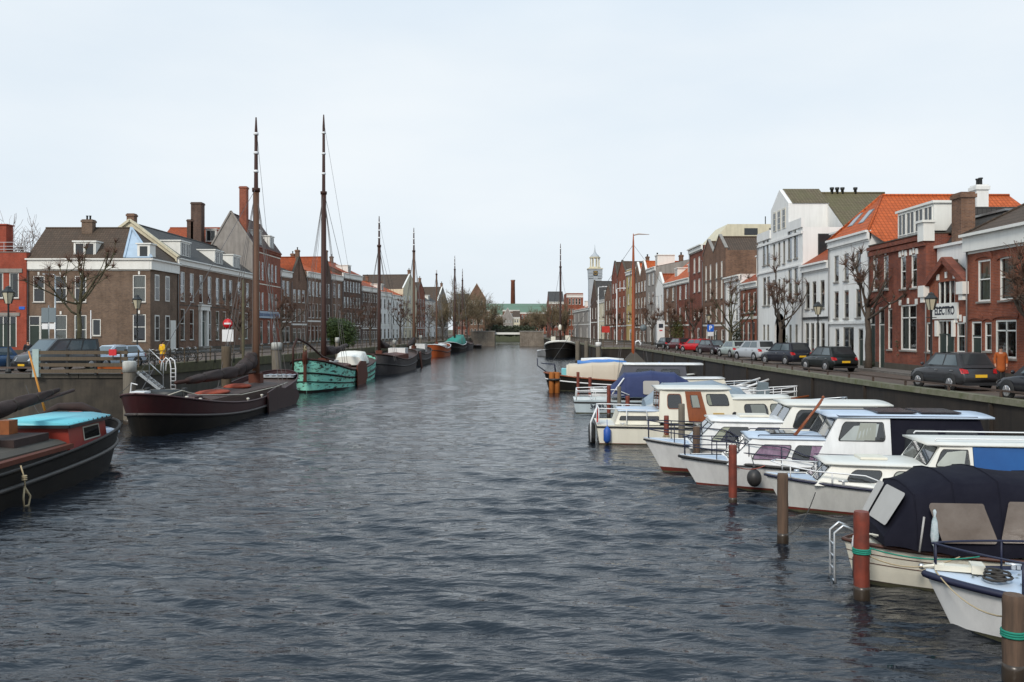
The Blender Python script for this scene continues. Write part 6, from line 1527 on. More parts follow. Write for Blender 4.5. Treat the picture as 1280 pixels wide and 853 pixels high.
def rrect(u0, u1, v0, v1, ru, rv, sk=0, n=3):
    pts = []
    for cx, cy, a0 in ((u1-ru, v0+rv, -90), (u1-ru, v1-rv, 0), (u0+ru, v1-rv, 90), (u0+ru, v0+rv, 180)):
        for i in range(n+1):
            a = R(a0+90*i/n); pts.append((cx+ru*math.cos(a)+sk*((cy-(v0+v1)/2)), cy+rv*math.sin(a)))
    return pts
def port(par, P, u0, u1, v0, v1, framem, curtain=None, ru=.03, rv=.12, sk=0, name='window', back=True, cu=(0, 1), glassm=None, skr=None, fw=.028):
    # P: face quad (bottom-near, bottom-far, top-far, top-near), counter clockwise seen from outside
    Pv = [Vector(p) for p in P]; n = (Pv[1]-Pv[0]).cross(Pv[3]-Pv[0]).normalized()
    W_ = (Pv[1]-Pv[0]).length; H_ = (Pv[3]-Pv[0]).length
    pts = rrect(u0, u1, v0, v1, ru, rv, sk)
    c = (sum(p[0] for p in pts)/len(pts), sum(p[1] for p in pts)/len(pts))
    f = MB(); ins = [(p[0]+(c[0]-p[0])*min(.9, fw/W_/max(1e-3, abs(c[0]-p[0])+.02))*1.0, p[1]+(c[1]-p[1])*min(.9, fw/H_/max(1e-3, abs(c[1]-p[1])+.02))) for p in pts]
    k = len(pts)
    for i in range(k):
        a, b_, c_, d = pts[i], pts[(i+1) % k], ins[(i+1) % k], ins[i]
        q0 = [P4(Pv, *a)+n*.004, P4(Pv, *b_)+n*.004, P4(Pv, *b_)+n*.022, P4(Pv, *a)+n*.022]; f.poly(q0)
        f.poly([P4(Pv, *a)+n*.022, P4(Pv, *b_)+n*.022, P4(Pv, *c_)+n*.022, P4(Pv, *d)+n*.022])
    o = f.build(name, framem, par)
    d = MB(); d.poly([P4(Pv, *p)+n*.006 for p in ins]); d.build('dark_inside', M['boat_inside'], o)
    if curtain:
        g = MB(); w0, w1 = u0+(u1-u0)*cu[0], u0+(u1-u0)*cu[1]; m = 18
        x0 = max(w0, u0+.012); x1 = min(w1, u1-.012)
        g.loft([[P4(Pv, x0+(x1-x0)*i/m, v+sgn)+n*(.010+.003*math.sin(i*1.9)) for i in range(m+1)] for v, sgn in ((v0+.03, 0), (v1-.03, 0))], cap=False, closed=False); g.build('curtain', curtain, o)
    p = MB(); p.poly([P4(Pv, *q)+n*.018 for q in ins]); p.build('pane', glassm or M['pane_clear'], o)
    return o
M['boat_inside'] = surf('boat_inside', (.035,.03,.028), .9, .2)
M['frame_black'] = M['trim_black']
def frustum(y0b, y1b, wb0, wb1, z0, y0t, y1t, wt0, wt1, z1, z0f=None):
    # returns corner lists; index 0 aft-left(-x), 1 aft-right, 2 fore-right, 3 fore-left
    zf = z0 if z0f is None else z0f
    B_ = [(-wb0,y0b,z0),(wb0,y0b,z0),(wb1,y1b,zf),(-wb1,y1b,zf)]; T_ = [(-wt0,y0t,z1),(wt0,y0t,z1),(wt1,y1t,z1),(-wt1,y1t,z1)]
    return B_, T_
def faces(B_, T_): # side faces ccw from outside
    return dict(port=[B_[3],B_[0],T_[0],T_[3]], star=[B_[1],B_[2],T_[2],T_[1]], front=[B_[2],B_[3],T_[3],T_[2]], aft=[B_[0],B_[1],T_[1],T_[0]])
def cabin(par, name, mat, B_, T_, roofm=None, over=(.08,.08,.08), th=.05, camber=.07, roofname='roof', roof=True):
    b = MB(); b.loft([B_, T_], cap=False); o = b.build(name, mat, par)
    if roof:
        r = MB(); a0, a1, a2 = over; rings = []
        y0, y1 = T_[0][1]-a0, T_[2][1]+a1
        for k in range(9):
            f = k/8; y = y0+(y1-y0)*f; w_ = (T_[1][0]+(T_[2][0]-T_[1][0])*f)+a2; z = T_[0][2]+(T_[2][2]-T_[0][2])*f
            e = 1-.06*(abs(2*f-1)**6)
            rings.append([(-w_*e,y,z),(-w_*e,y,z+th)]+[(w_*e*u, y, z+th+camber*(1-u*u)) for u in (-.6,-.2,.2,.6)]+[(w_*e,y,z+th),(w_*e,y,z)])
        r.smooth = True; r.loft(rings); r.build(roofname, roofm or mat, par)
    return o
def boat(name, label, bow, rz, L_, cat='boat', group=None):
    d = Vector((-math.sin(rz), math.cos(rz), 0)); c = Vector((bow[0], bow[1], 0))-d*(L_/2)
    return thing(name, label, cat, tuple(c), rz, group)
def rope(m, p, q, sag=.15, r=.018, n=8):
    p, q = Vector(p), Vector(q); m.path([p+(q-p)*i/n-Vector((0,0,sag*4*(i/n)*(1-i/n))) for i in range(n+1)], r, 4)
def fender(par, p, r=.11, l=.5, mat=None, name='fender'):
    b = MB(); b.lathe([(.02,l/2+.06),(r*.5,l/2),(r,l/2-.1),(r,-l/2+.1),(r*.5,-l/2),(.02,-l/2-.02)], p, 12); b.path([(p[0],p[1],p[2]+l/2),(p[0]*.93,p[1],p[2]+l/2+.35)], .012, 4); return b.build(name, mat or M['fender_black'], par)
def cleat(par, p, mat=None):
    b = MB(); b.box(p[0]-.03,p[0]+.03,p[1]-.03,p[1]+.03,p[2],p[2]+.07); b.path([(p[0]-.02,p[1]-.12,p[2]+.085),(p[0],p[1],p[2]+.08),(p[0]+.02,p[1]+.12,p[2]+.085)], .02, 5); b.build('cleat', mat or M['chrome'], par)
MBG = 'white motor boats moored stern to the right quay'
# ---- R1 nearest bow
h = Hull(8.0, 2.9, (.78,.80,.92), rake=.62, tw=.85, bp=2.6, flare=.45)
t = boat('motor_boat', 'nearest white motor boat with navy rubber edge, its bow cut off by the right edge', (6.98,14.9), R(72), 8.0, group=MBG)
h.basic(t, M['gel_white'], M['trim_black'], .04, M['leafy_deck'] if 'leafy_deck' in M else M['deck_blue'], .05, M['trim_navy'], .062, .96, camber=.09)
rail(t, h, .55, .985, .42, M['trim_navy'], n=4, r=.02, mids=(), inset=.14, hf=lambda t_: .12+.36*sstep(.55,.75,t_))
b = MB()
for i in range(5): b.torus((-.35+.02*i, 3.0-.1*(i % 2), .97+.025*i), .17-.012*i, .022, 'z', 14, 5)
b.build('rope_coil', M['rope_dark'], t)
b = MB(); b.box(-.09,.09,3.1,3.85,.96,1.05); b.box(-.16,.16,3.1,3.3,.96,1.10); b.path([(0,3.7,1.05),(0,4.02,.98)], .03, 6); b.build('anchor_roller', M['gel_cream'], t)
cleat(t, (.3,2.6,.98)); cleat(t, (-.75,2.2,.95))
b = MB(); b.lathe([(.17,0),(.17,.03),(.13,.06),(.02,.07)], (.55,2.2,.99), 12); b.build('deck_vent', M['varnish'], t)
B_, T_ = frustum(-3.2,.8,1.15,.95,.85,-3.0,.2,1.0,.8,1.45); cb = cabin(t, 'trunk_cabin', M['gel_white'], B_, T_, M['deck_white']); 
F_ = faces(B_, T_)
for k in ('port','star'):
    port(t, F_[k], .10,.40,.25,.8, M['trim_black']); port(t, F_[k], .50,.85,.25,.8, M['trim_black'])
# fallen leaves on the deck
lv = MB(); LR = random.Random(4)
for i in range(46):
    y = LR.uniform(1.2,3.3); x = LR.uniform(-.9,.9)*(1-(y-1)/4); a = LR.random()*6.3; c, s_ = math.cos(a)*.05, math.sin(a)*.05
    z = h.z(.5+y/8)-.05+.09*(1-(x/1.3)**2)+.015; lv.poly([(x-c,y-s_,z),(x+s_*.5,y-c*.5,z+.006),(x+c,y+s_,z),(x-s_*.5,y+c*.5,z+.004)])
lv = lv.build('fallen_leaves', surf('fallen_leaf', (.16,.19,.18), .7, .5, 8, col2=(.10,.09,.05)), t); lv['kind'] = 'stuff'
# ---- R2 black canopy sloop, its round stern toward the canal
h = Hull(8.4, 2.9, (.86,.78,.84), rake=.30, srake=.25, bp=2.6, kind='double', draft=.35)
t = boat('canopy_boat', 'cream sloop under a dark navy folding canopy with clear windows, tied to the red pile', (6.65,17.65), R(85), 8.4, group=MBG)
h.basic(t, M['gel_cream'], surf('brown_antifouling', (.05,.028,.022), .6), .05, M['gel_cream'], .10, surf('brown_rub', (.09,.035,.022), .5, .3), .04, .97)
h.strake('plank_line', surf('brown_rub', (.09,.035,.022)), t, .80, .008, .006); h.strake('plank_line', surf('brown_rub', (.09,.035,.022)), t, .64, .008, .006)
def tent(par, ys, mat, name='canopy', ridge=None):
    # ys: list of (y, half width bottom, z bottom, half width top, z top)
    b = MB(); b.smooth = True; rings = []
    ys2 = []
    for i in range(len(ys)-1):
        for j in range(5):
            f = j/5; sg = math.sin(math.pi*f); y, wb, zb, wt, zt = [a+(b_-a)*f for a, b_ in zip(ys[i], ys[i+1])]
            ys2.append((y, wb-.012*sg, zb+.03*sg, wt-.03*sg, zt-.035*sg))
    ys2.append(ys[-1])
    for y, wb, zb, wt, zt in ys2: rings.append([(-wb,y,zb),(-wb*.98,y,zb+(zt-zb)*.35),(-wt*1.02,y,zb+(zt-zb)*.80),(-wt*.95,y,zt-.10),(-wt*.5,y,zt-.02),(0,y,zt+.02),(wt*.5,y,zt-.02),(wt*.95,y,zt-.10),(wt*1.02,y,zb+(zt-zb)*.80),(wb*.98,y,zb+(zt-zb)*.35),(wb,y,zb)])
    b.loft(rings, cap=False, closed=False); o = b.build(name, mat, par)
    for i in range(5, len(rings)-1, 5): g = MB(); g.path([Vector(p)+Vector((0,0,.004)) for p in rings[i]], .014, 4); g.build('canopy_seam', mat, o)
    for r_ in (rings[0], rings[-1]): MB().poly(r_).build('canopy_end', mat, o)
    return o, rings
ys = [(-3.3,1.22,.82,1.02,1.95),(-2.4,1.25,.80,1.08,2.08),(-1.6,1.25,.80,1.08,2.05),(-.6,1.27,.78,1.12,2.18),(.5,1.27,.78,1.10,2.14),(1.7,1.25,.78,1.08,2.26),(2.5,1.22,.79,1.02,2.22),(3.15,1.06,.84,.90,1.97),(3.66,.80,.86,.76,1.12)]
# the canopy slopes down toward the canal end
o, rg = tent(t, ys, M['navy_dark'])
def vinyl(par, quad, u0,u1,v0,v1, sk=0, off=.03, mat=None):
    Pv = [Vector(p) for p in quad]; n = (Pv[1]-Pv[0]).cross(Pv[3]-Pv[0]).normalized()*off
    pts = rrect(u0,u1,v0,v1,.04,.07,sk); b = MB(); b.poly([P4(Pv,*p)+n for p in pts]); b.build('clear_window', mat or M['vinyl_grey'], par)
M['vinyl_grey'] = surf('hazy_vinyl_window', (.20,.165,.14), .14, .5, 1.1, col2=(.10,.075,.06), bump=2)
M['vinyl_pale'] = surf('pale_vinyl_window', (.42,.40,.37), .3, .25, 1.4, col2=(.30,.28,.25), bump=1)
def side_quad(sd, ya, yb, za=.82, zb=1.95, xa=1.26, xb=1.12): return [(sd*xa,yb,za),(sd*xa,ya,za),(sd*xb,ya,zb),(sd*xb,yb,zb)] if sd < 0 else [(sd*xa,ya,za),(sd*xa,yb,za),(sd*xb,yb,zb),(sd*xb,ya,zb)]
for sd in (-1, 1):
    vinyl(o, side_quad(sd,1.85,2.95), .05,.95,.20,.84, sk=-.35 if sd < 0 else .35, off=.05); vinyl(o, side_quad(sd,.65,1.75), .08,.92,.22,.88, sk=.25 if sd < 0 else -.25, off=.06); vinyl(o, side_quad(sd,-2.9,-1.0), .10,.92,.26,.90, off=.06)
# sloping end with its two pale windows
E4 = [(.76,3.65,1.10),(-.76,3.65,1.10),(-.85,3.19,1.91),(.85,3.19,1.91)]
vinyl(o, E4, .32,.97,.14,.92, off=.05, mat=M['vinyl_pale']); vinyl(o, E4, .03,.25,.14,.92, off=.05, mat=M['vinyl_pale'])
b = MB(); b.path([(-1.16,3.15,.85),(-1.12,3.05,1.5)], .02, 5); b.build('zip_strap', surf('grey_strap', (.4,.38,.36), .6), o)
b = MB()
for sd in (-1, 1): b.path([(sd*.05,3.98,.95),(sd*.35,3.75,.98),(sd*.6,3.4,.96)], .02, 5)
for i in range(6): b.torus((-.2+.04*i, 3.5-.05*i, .93+.012*i), .2, .018, 'z', 14, 4)
b.build('rope_coil', M['rope_pale'] if 'rope_pale' in M else surf('white_rope', (.6,.58,.5), .85), t)
b = MB()
for xx in (-.16,.16): b.path([(xx,4.05,1.02),(xx,4.25,1.1),(xx,4.42,.95),(xx,4.42,.1),(xx,4.38,-.2)], .024, 6)
for i in range(4): b.path([(-.16,4.42,.72-i*.24),(.16,4.42,.72-i*.24)], .02, 5)
b.build('boarding_ladder', M['chrome'], t)
fender(t, (-.42,4.05,.35), .10, .55, M['fender_black']); b = MB(); b.lathe([(.06,0),(.10,.12),(.07,.3),(.02,.34)], (-.42,4.07,.66), 10); b.build('fender_cap', M['sign_white'], t)
b = MB(); b.lathe([(.015,0),(.02,.15),(.055,.2),(.075,.35),(.05,.62),(.02,.72),(.035,.8),(.015,.84)], (-1.22,2.9,.82), 10); b.build('rolled_ensign', surf('white_flag_cloth', (.62,.64,.66), .8, .3, 14, col2=(.05,.2,.2)), t)
b = MB(); b.path([(-1.1,2.0,.80),(-1.1,2.5,.82),(-.9,2.9,.82)], .04, 5); b.build('wooden_grab', M['varnish'], t)
b = MB(); b.lathe([(.03,0),(.06,.02),(.06,.05),(.03,.07)], (-1.17,3.1,.58), 10, 'x'); b.build('fairlead', M['chrome'], t)
B_, T_ = frustum(-4.3,-3.2,1.15,1.25,.75,-4.2,-3.2,1.05,1.15,1.35); cabin(t, 'cuddy', M['gel_cream'], B_, T_, M['gel_cream'], camber=.05)
# ---- R3
h = Hull(9.6, 3.0, (.78,.76,1.02), rake=.75, tw=.86, bp=2.3, flare=.55)
t = boat('motor_boat', 'white cabin cruiser with navy edge and bright blue tarpaulin over its aft deck', (7.05,24.6), R(83), 9.6, group=MBG)
h.basic(t, M['gel_grey'], M['red_anti'], .09, M['deck_blue'], .05, M['trim_navy'], .04, .95)
b = MB()
B_, T_ = frustum(.5,3.6,1.2,.80,.80,.5,3.1,1.0,.68,1.36); F_ = faces(B_, T_); cabin(t, 'trunk_cabin', M['gel_warm'], B_, T_, M['deck_white'], (.0,.22,.10), .04, .06)
for k in ('port','star'):
    fl = k == 'port'
    port(t, F_[k], *( (.22,.50) if fl else (.50,.78)), .22,.80, M['trim_black'], ru=.04, rv=.25, sk=.05 if fl else -.05)
    port(t, F_[k], *( (.60,.97) if fl else (.03,.40)), .22,.80, M['trim_black'], M['curtain_white'], cu=(0,.8), ru=.04, rv=.25)
port(t, F_['front'], .55,.93,.2,.85, M['trim_black'], ru=.03); port(t, F_['front'], .07,.45,.2,.85, M['trim_black'], ru=.03)
b = MB(); b.box(-.35,.35,1.6,2.3,1.46,1.52); b.build('roof_hatch', M['gel_cream'], t)
B_, T_ = frustum(-.3,1.0,1.25,1.18,1.1,-.3,.45,1.08,1.0,1.95); F_ = faces(B_, T_); cabin(t, 'wheelhouse', M['gel_warm'], B_, T_, M['deck_white'], (4.3,.35,.10), .045, .06)
port(t, F_['front'], .53,.95,.38,.93, M['trim_black']); port(t, F_['front'], .05,.47,.38,.93, M['trim_black'])
for k in ('port','star'): port(t, F_[k], .12,.9,.36,.9, M['trim_black'], ru=.04, sk=-.12 if k == 'port' else .12)
B_, T_ = frustum(-4.6,-.32,1.28,1.26,.80,-4.6,-.32,1.08,1.08,1.93); cabin(t, 'aft_canopy', M['blue_tarp'], B_, T_, roof=False)
b = MB()
for sd in (-1,1): b.path([(sd*.85,.55,2.06),(sd*.85,.5,2.12),(sd*.85,-3.0,2.12),(sd*.85,-3.05,2.06)], .02, 5)
b.build('roof_rail', M['sign_white'], t)
b = MB()
for sd in (-1,1): b.path([(sd*.5,4.4,1.3),(sd*.9,3.6,1.2),(sd*1.2,2.4,1.15),(sd*1.30,1.6,.85)], .02, 5); b.path([(sd*.62,4.2,.98),(sd*.60,4.2,1.28)], .016, 5); b.path([(sd*1.0,3.2,.9),(sd*1.0,3.2,1.18)], .016, 5)
b.path([(-.5,4.4,1.3),(0,4.62,1.33),(.5,4.4,1.3)], .02, 5); b.build('pulpit_rail', M['sign_white'], t)
b = MB(); b.lathe([(.05,0),(.08,.03),(.08,.06),(.02,.07)], (.1,3.9,1.02), 8); b.build('deck_fitting', M['chrome'], t)
# ---- R4
h = Hull(9.8, 3.1, (.85,.82,1.0), rake=.85, tw=.86, bp=2.3, flare=.6)
t = boat('motor_boat', 'white cruiser with purple curtains, raised wheelhouse and solar panels on its roof', (5.35,28.3), R(84), 9.8, group=MBG)
h.basic(t, M['gel_white'], M['red_anti'], .10, M['deck_blue'], .05, M['trim_black'], .05, .95)
B_, T_ = frustum(.3,3.5,1.32,1.0,.82,.3,2.7,1.12,.86,1.62); F_ = faces(B_, T_); cabin(t, 'trunk_cabin', M['gel_white'], B_, T_, M['deck_blue2'] if 'deck_blue2' in M else M['deck_blue'], (0,.12,.05), .04, .07)
for k in ('port','star'):
    fl = k == 'port'
    port(t, F_[k], *((.17,.52) if fl else (.48,.83)), .22,.80, M['trim_black'], M['curtain_purple'], ru=.03, rv=.2); port(t, F_[k], *((.56,.92) if fl else (.08,.44)), .22,.80, M['trim_black'], M['curtain_purple'], cu=(.5,1) if fl else (0,.5), ru=.03, rv=.2)
port(t, F_['front'], .54,.95,.15,.88, M['trim_black']); port(t, F_['front'], .05,.46,.15,.88, M['trim_black'])
b = MB(); b.box(-.45,.45,1.3,2.1,1.72,1.76); b.build('roof_hatch', M['dark_pane'], t)
for k in (-1,1):
    b = MB(); b.path([(k*1.0,.5,1.70),(k*1.0,.55,1.74),(k*.88,2.5,1.74),(k*.88,2.55,1.70)], .018, 5); b.build('hand_rail', M['trim_navy'], t)
B_, T_ = frustum(-1.3,.85,1.3,1.25,1.15,-1.3,.2,1.12,1.05,2.32); F_ = faces(B_, T_); cabin(t, 'wheelhouse', M['gel_white'], B_, T_, M['deck_blue'], (3.0,.28,.10), .05, .06)
port(t, F_['front'], .53,.95,.40,.93, M['trim_black']); port(t, F_['front'], .05,.47,.40,.93, M['trim_black'])
for k in ('port','star'): port(t, F_[k], .16,.90,.40,.90, M['trim_black'], M['curtain_white'], cu=(.4,.8), ru=.04, sk=-.1 if k == 'port' else .1)
B_, T_ = frustum(-4.3,-1.32,1.3,1.3,.85,-3.9,-1.32,1.1,1.1,2.28); F_ = faces(B_, T_); o = cabin(t, 'aft_canopy', M['navy_dark'], B_, T_, roof=False)
vinyl(o, F_['port'], .14,.48,.25,.8, .1, .02, M['vinyl_dark'] if 'vinyl_dark' in M else M['dark_pane']); vinyl(o, F_['port'], .58,.92,.25,.8, 0, .02, M['dark_pane'])
for i in range(2): b = MB(); b.box(-.75,.75,-2.2-i*1.3,-1.05-i*1.3,2.44,2.48); b.build('solar_panel', M['solar'], t)
b = MB()
for sd in (-1,1):
    b.path([(sd*1.16,.2,2.38),(sd*1.18,-3.8,2.38)], .014, 5)
b.path([(-1.16,.2,2.38),(1.16,.2,2.38)], .014, 5); b.build('roof_rail', M['trim_navy'], t)
b = MB(); b.lathe([(.09,-.30),(.10,0),(.09,.30)], (-1.34,-.55,1.08), 8, 'y'); b.build('rolled_fender', surf('tan_fender', (.4,.28,.15), .8), t)
b = MB(); b.lathe([(.09,0),(.09,.03)], (-1.36,-1.15,.98), 12, 'x'); b.build('porthole', M['black'], t)
rail(t, h, .60, .985, .55, M['trim_navy'], n=5, r=.018, mids=(.5,), inset=.08, hf=lambda t_: .3+.27*sstep(.6,.7,t_))
rail(t, h, .12, .60, .42, M['trim_navy'], n=5, r=.012, mids=(), inset=.06, wrap=False)
b = MB(); b.ball((-1.42,2.75,.50), .22, .22, .27, 14, 10); b.lathe([(.07,0),(.05,.16),(.02,.2)], (-1.42,2.75,.72), 8); b.path([(-1.42,2.75,.86),(-1.15,2.8,1.15)], .012, 4); b.build('ball_fender', M['fender_black'], t)
b = MB()
for xx in (-.10,.10): b.path([(-.6+xx,1.45,1.62),(-.45+xx*.35,-.15,3.15) if False else (-.6+xx*.4,.6,2.75)], .028, 5)
b.path([(-.6,1.2,1.9),(-.6,.55,2.85)], .04, 6); b.ball((-.6,.53,2.9), .05); b.build('folded_mast', M['varnish'], t)
# ---- R5
h = Hull(9.4, 3.1, (.9,.9,1.18), rake=.9, tw=.86, bp=2.2, flare=.6)
t = boat('motor_boat', 'white cruiser with red antifouling lying just behind the one with purple curtains', (4.65,31.2), R(85), 9.4, group=MBG)
h.basic(t, M['gel_white'], M['red_anti'], .16, M['deck_blue'], .05, M['trim_black'], .035, .95)
B_, T_ = frustum(-.2,3.2,1.35,1.1,.95,-.2,2.3,1.15,.95,1.85); F_ = faces(B_, T_); cabin(t, 'trunk_cabin', M['gel_white'], B_, T_, M['gel_white'], (0,.15,.08), .04, .08)
port(t, F_['front'], .53,.95,.15,.88, M['trim_black']); port(t, F_['front'], .05,.47,.15,.88, M['trim_black'])
for k in ('port','star'): fl = k == 'port'; port(t, F_[k], *((.14,.48) if fl else (.52,.86)), .25,.82, M['trim_black'], M['curtain_cream'], cu=(0,.3)); port(t, F_[k], *((.56,.95) if fl else (.05,.44)), .25,.82, M['trim_black'])
B_, T_ = frustum(-3.0,.5,1.35,1.3,1.2,-3.0,-.25,1.15,1.1,2.42); F_ = faces(B_, T_); cabin(t, 'wheelhouse', M['gel_warm'], B_, T_, M['deck_white'], (.5,.22,.10), .05, .07)
port(t, F_['front'], .53,.95,.40,.93, M['trim_black']); port(t, F_['front'], .05,.47,.40,.93, M['trim_black'])
for k in ('port','star'): port(t, F_[k], .10,.45,.40,.90, M['trim_black'], sk=-.08); port(t, F_[k], .52,.93,.40,.90, M['trim_black'])
rail(t, h, .62, .985, .62, M['trim_navy'], n=5, r=.02, mids=(.5,), inset=.08, hf=lambda t_: .2+.42*sstep(.62,.72,t_))
text_mesh('SEPHA', .24, 'name_lettering', surf('faint_grey_letters', (.35,.35,.34), .6), t, Matrix.Translation((-.72,3.62,.72)) @ Matrix.Rotation(R(-68),4,'Z') @ Matrix.Rotation(R(77),4,'X'), sx=1.0) if False else None
b = MB(); b.box(-.4,.4,.4,1.4,1.97,2.03); b.build('roof_hatch', M['gel_cream'], t)
# ---- R6 cream cruiser, stern toward the canal
h = Hull(9.4, 3.1, (.86,.84,1.05), rake=.5, tw=.9, bp=2.4, flare=.5)
rz6 = R(-93); d6 = Vector((-math.sin(rz6), math.cos(rz6), 0))
t = thing('motor_boat', 'cream cruiser with a varnished wheelhouse door and red cloth on its stern rail', 'boat', tuple(Vector((3.75,39.6,0))+d6*4.7), rz6, MBG)
h.basic(t, M['gel_cream'], M['red_anti'], .06, M['deck_white'], .05, M['trim_black'], .04, .93)
# near side is +x here
B_, T_ = frustum(-3.9,-1.95,1.2,1.25,.85,-3.7,-1.95,1.1,1.15,1.42); F_ = faces(B_, T_); cabin(t, 'aft_cabin', M['gel_cream'], B_, T_, M['deck_blue'], (.05,0,.05), .03, .05)
port(t, F_['star'], .06,.98,.32,.66, M['trim_black'], ru=.03, rv=.1)
B_, T_ = frustum(-2.0,1.55,1.38,1.38,.95,-1.95,1.0,1.22,1.22,2.38); F_ = faces(B_, T_); cabin(t, 'wheelhouse', M['gel_cream'], B_, T_, M['deck_white'], (.12,.12,.12), .05, .06)
port(t, F_['star'], .10,.30,.42,.88, M['varnish'], fw=.03); port(t, F_['port'], .55,.9,.42,.88, M['varnish'])
port(t, F_['aft'], .08,.48,.4,.9, M['varnish']); port(t, F_['aft'], .52,.92,.4,.9, M['varnish'])
Pv = [Vector(p) for p in F_['star']]; n_ = (Pv[1]-Pv[0]).cross(Pv[3]-Pv[0]).normalized()
b = MB(); q4 = [P4(Pv,u,v) for u, v in ((.36,.03),(.60,.03),(.585,.95),(.36,.95))]; b.loft([[p+n_*.004 for p in q4],[p+n_*.04 for p in q4]]); dr = b.build('door', M['varnish'], t)
Q = [p+n_*.04 for p in q4]; port(dr, Q, .22,.78,.45,.90, M['varnish'], M['curtain_white'], cu=(.2,.9))
port(t, F_['star'], .64,.94,.52,.88, M['trim_black'], M['curtain_cream'], cu=(0,.2), sk=.06)
b = MB(); q4 = [P4(Pv,u,v) for u, v in ((.68,.22),(.82,.22),(.82,.31),(.68,.31))]; b.loft([[p+n_*.004 for p in q4],[p+n_*.03 for p in q4]]); b.build('name_board', M['varnish_pale'] if 'varnish_pale' in M else surf('ochre_board', (.5,.33,.10), .5), t)
for u in (.95,): b = MB(); p = P4(Pv, u, .28); b.lathe([(.09,0),(.10,.03),(.05,.035)], tuple(p+n_*.0), 14, 'x'); b.build('porthole', M['black'], t)
B_, T_ = frustum(1.2,4.0,1.30,.75,.9,1.0,3.75,1.15,.62,1.95); F_ = faces(B_, T_); cabin(t, 'fore_cabin', M['gel_cream'], B_, T_, M['deck_white'], (0,.05,.06), .05, .10)
port(t, F_['star'], .22,.60,.30,.82, M['trim_black'], M['curtain_white'], cu=(.3,.9), ru=.05, rv=.22); port(t, F_['star'], .64,.95,.30,.82, M['trim_black'], M['curtain_white'], cu=(0,.7), ru=.05, rv=.22)
b = MB()
for sd in (-1,1): b.path([(sd*1.30,-2.5,.84),(sd*1.30,-2.55,1.5),(sd*1.25,-4.3,1.55),(sd*1.2,-4.6,1.55)], .025, 6); b.path([(sd*1.3,-3.4,.84),(sd*1.28,-3.4,1.52)], .02, 5); b.path([(sd*1.2,-4.6,.86),(sd*1.2,-4.6,1.55)], .022, 5)
b.path([(-1.2,-4.6,1.55),(1.2,-4.6,1.55)], .025, 6); b.path([(-1.2,-4.6,1.2),(1.2,-4.6,1.2)], .018, 6); b.build('stern_rail', M['sign_white'], t)
b = MB(); b.loft([[(.35,-4.63,.95),(1.15,-4.63,.95),(1.15,-4.63,1.5),(.55,-4.63,1.5)],[(.35,-4.66,.93),(1.15,-4.7,.93),(1.15,-4.65,1.5),(.55,-4.65,1.5)]]); b.build('red_cloth', M['red_cloth'], t)
b = MB()
for xx in (1.0,1.3): b.path([(xx,-4.68,1.6),(xx,-4.95,.95),(xx,-4.95,.1)], .028, 6)
for i in range(3): b.path([(1.0,-4.95,.8-i*.27),(1.3,-4.95,.8-i*.27)], .02, 5)
b.build('stern_ladder', M['sign_white'], t)
b = MB(); b.torus((-.1,-4.85,.35), .33, .15, 'y', 18, 8); b.build('tyre_fender', M['rubber'], t)
b = MB(); b.torus((.75,-4.85,.25), .22, .12, 'y', 14, 8); b.build('tyre_fender', M['rubber'], t)
fender(t, (1.48,-4.25,.42), .16, .65, M['fender_blue'])
# ---- R7 blue canopy boat, stern toward the canal
h = Hull(9.0, 3.0, (.80,.78,.95), rake=.5, tw=.9, bp=2.4, flare=.5)
t = thing('motor_boat', 'pale blue white motor boat with a registration number and navy canopy', 'boat', tuple(Vector((3.75,53.8,0))+d6*4.5), rz6, MBG)
h.basic(t, surf('pale_blue_gelcoat', (.50,.58,.61), .35, .15, 1, streak=.15), M['trim_black'], .05, M['deck_white'], .05, M['trim_black'], .05, .88)
text_mesh('34-83-YB', .36, 'registration_number', M['letters_dark'], t, Matrix.Translation((1.475,-2.85,.40)) @ Matrix.Rotation(R(90),4,'Z') @ Matrix.Rotation(R(88),4,'X'), sx=1.0)
b = MB()
for sd in (-1,1): b.path([(sd*1.35,-4.35,.78),(sd*1.35,-4.3,1.35),(sd*1.38,-2.0,1.42),(sd*1.38,-1.2,1.1)], .03, 6); b.path([(sd*1.36,-3.2,.78),(sd*1.36,-3.2,1.38)], .02, 5); b.path([(sd*1.36,-4.3,1.08),(sd*1.38,-1.5,1.1)], .02, 5)
b.path([(-1.35,-4.3,1.35),(1.35,-4.3,1.35)], .03, 6); b.build('stern_rail', M['sign_white'], t)
o, rg = tent(t, [(-2.3,1.25,1.0,.9,1.5),(-1.4,1.3,.95,1.12,2.35),(.2,1.3,.95,1.15,2.48),(1.6,1.3,.95,1.12,2.38),(2.4,1.2,1.0,1.0,1.9)], M['navy_blue'])
q_ = [(1.31,-1.6,1.0),(1.31,1.6,1.0),(1.17,1.6,2.1),(1.17,-1.6,2.1)]; vinyl(o, q_, .38,.68,.12,.85, off=.06, mat=M['vinyl_pale'])
b = MB(); b.path([(1.25,-2.2,1.15),(1.15,-1.5,2.1)], .05, 5); b.build('canopy_seam', M['sign_white'], o)
B_, T_ = frustum(1.8,3.6,1.2,.75,.85,1.8,3.2,1.05,.65,1.5); cabin(t, 'fore_cabin', M['gel_white'], B_, T_, M['deck_white'])
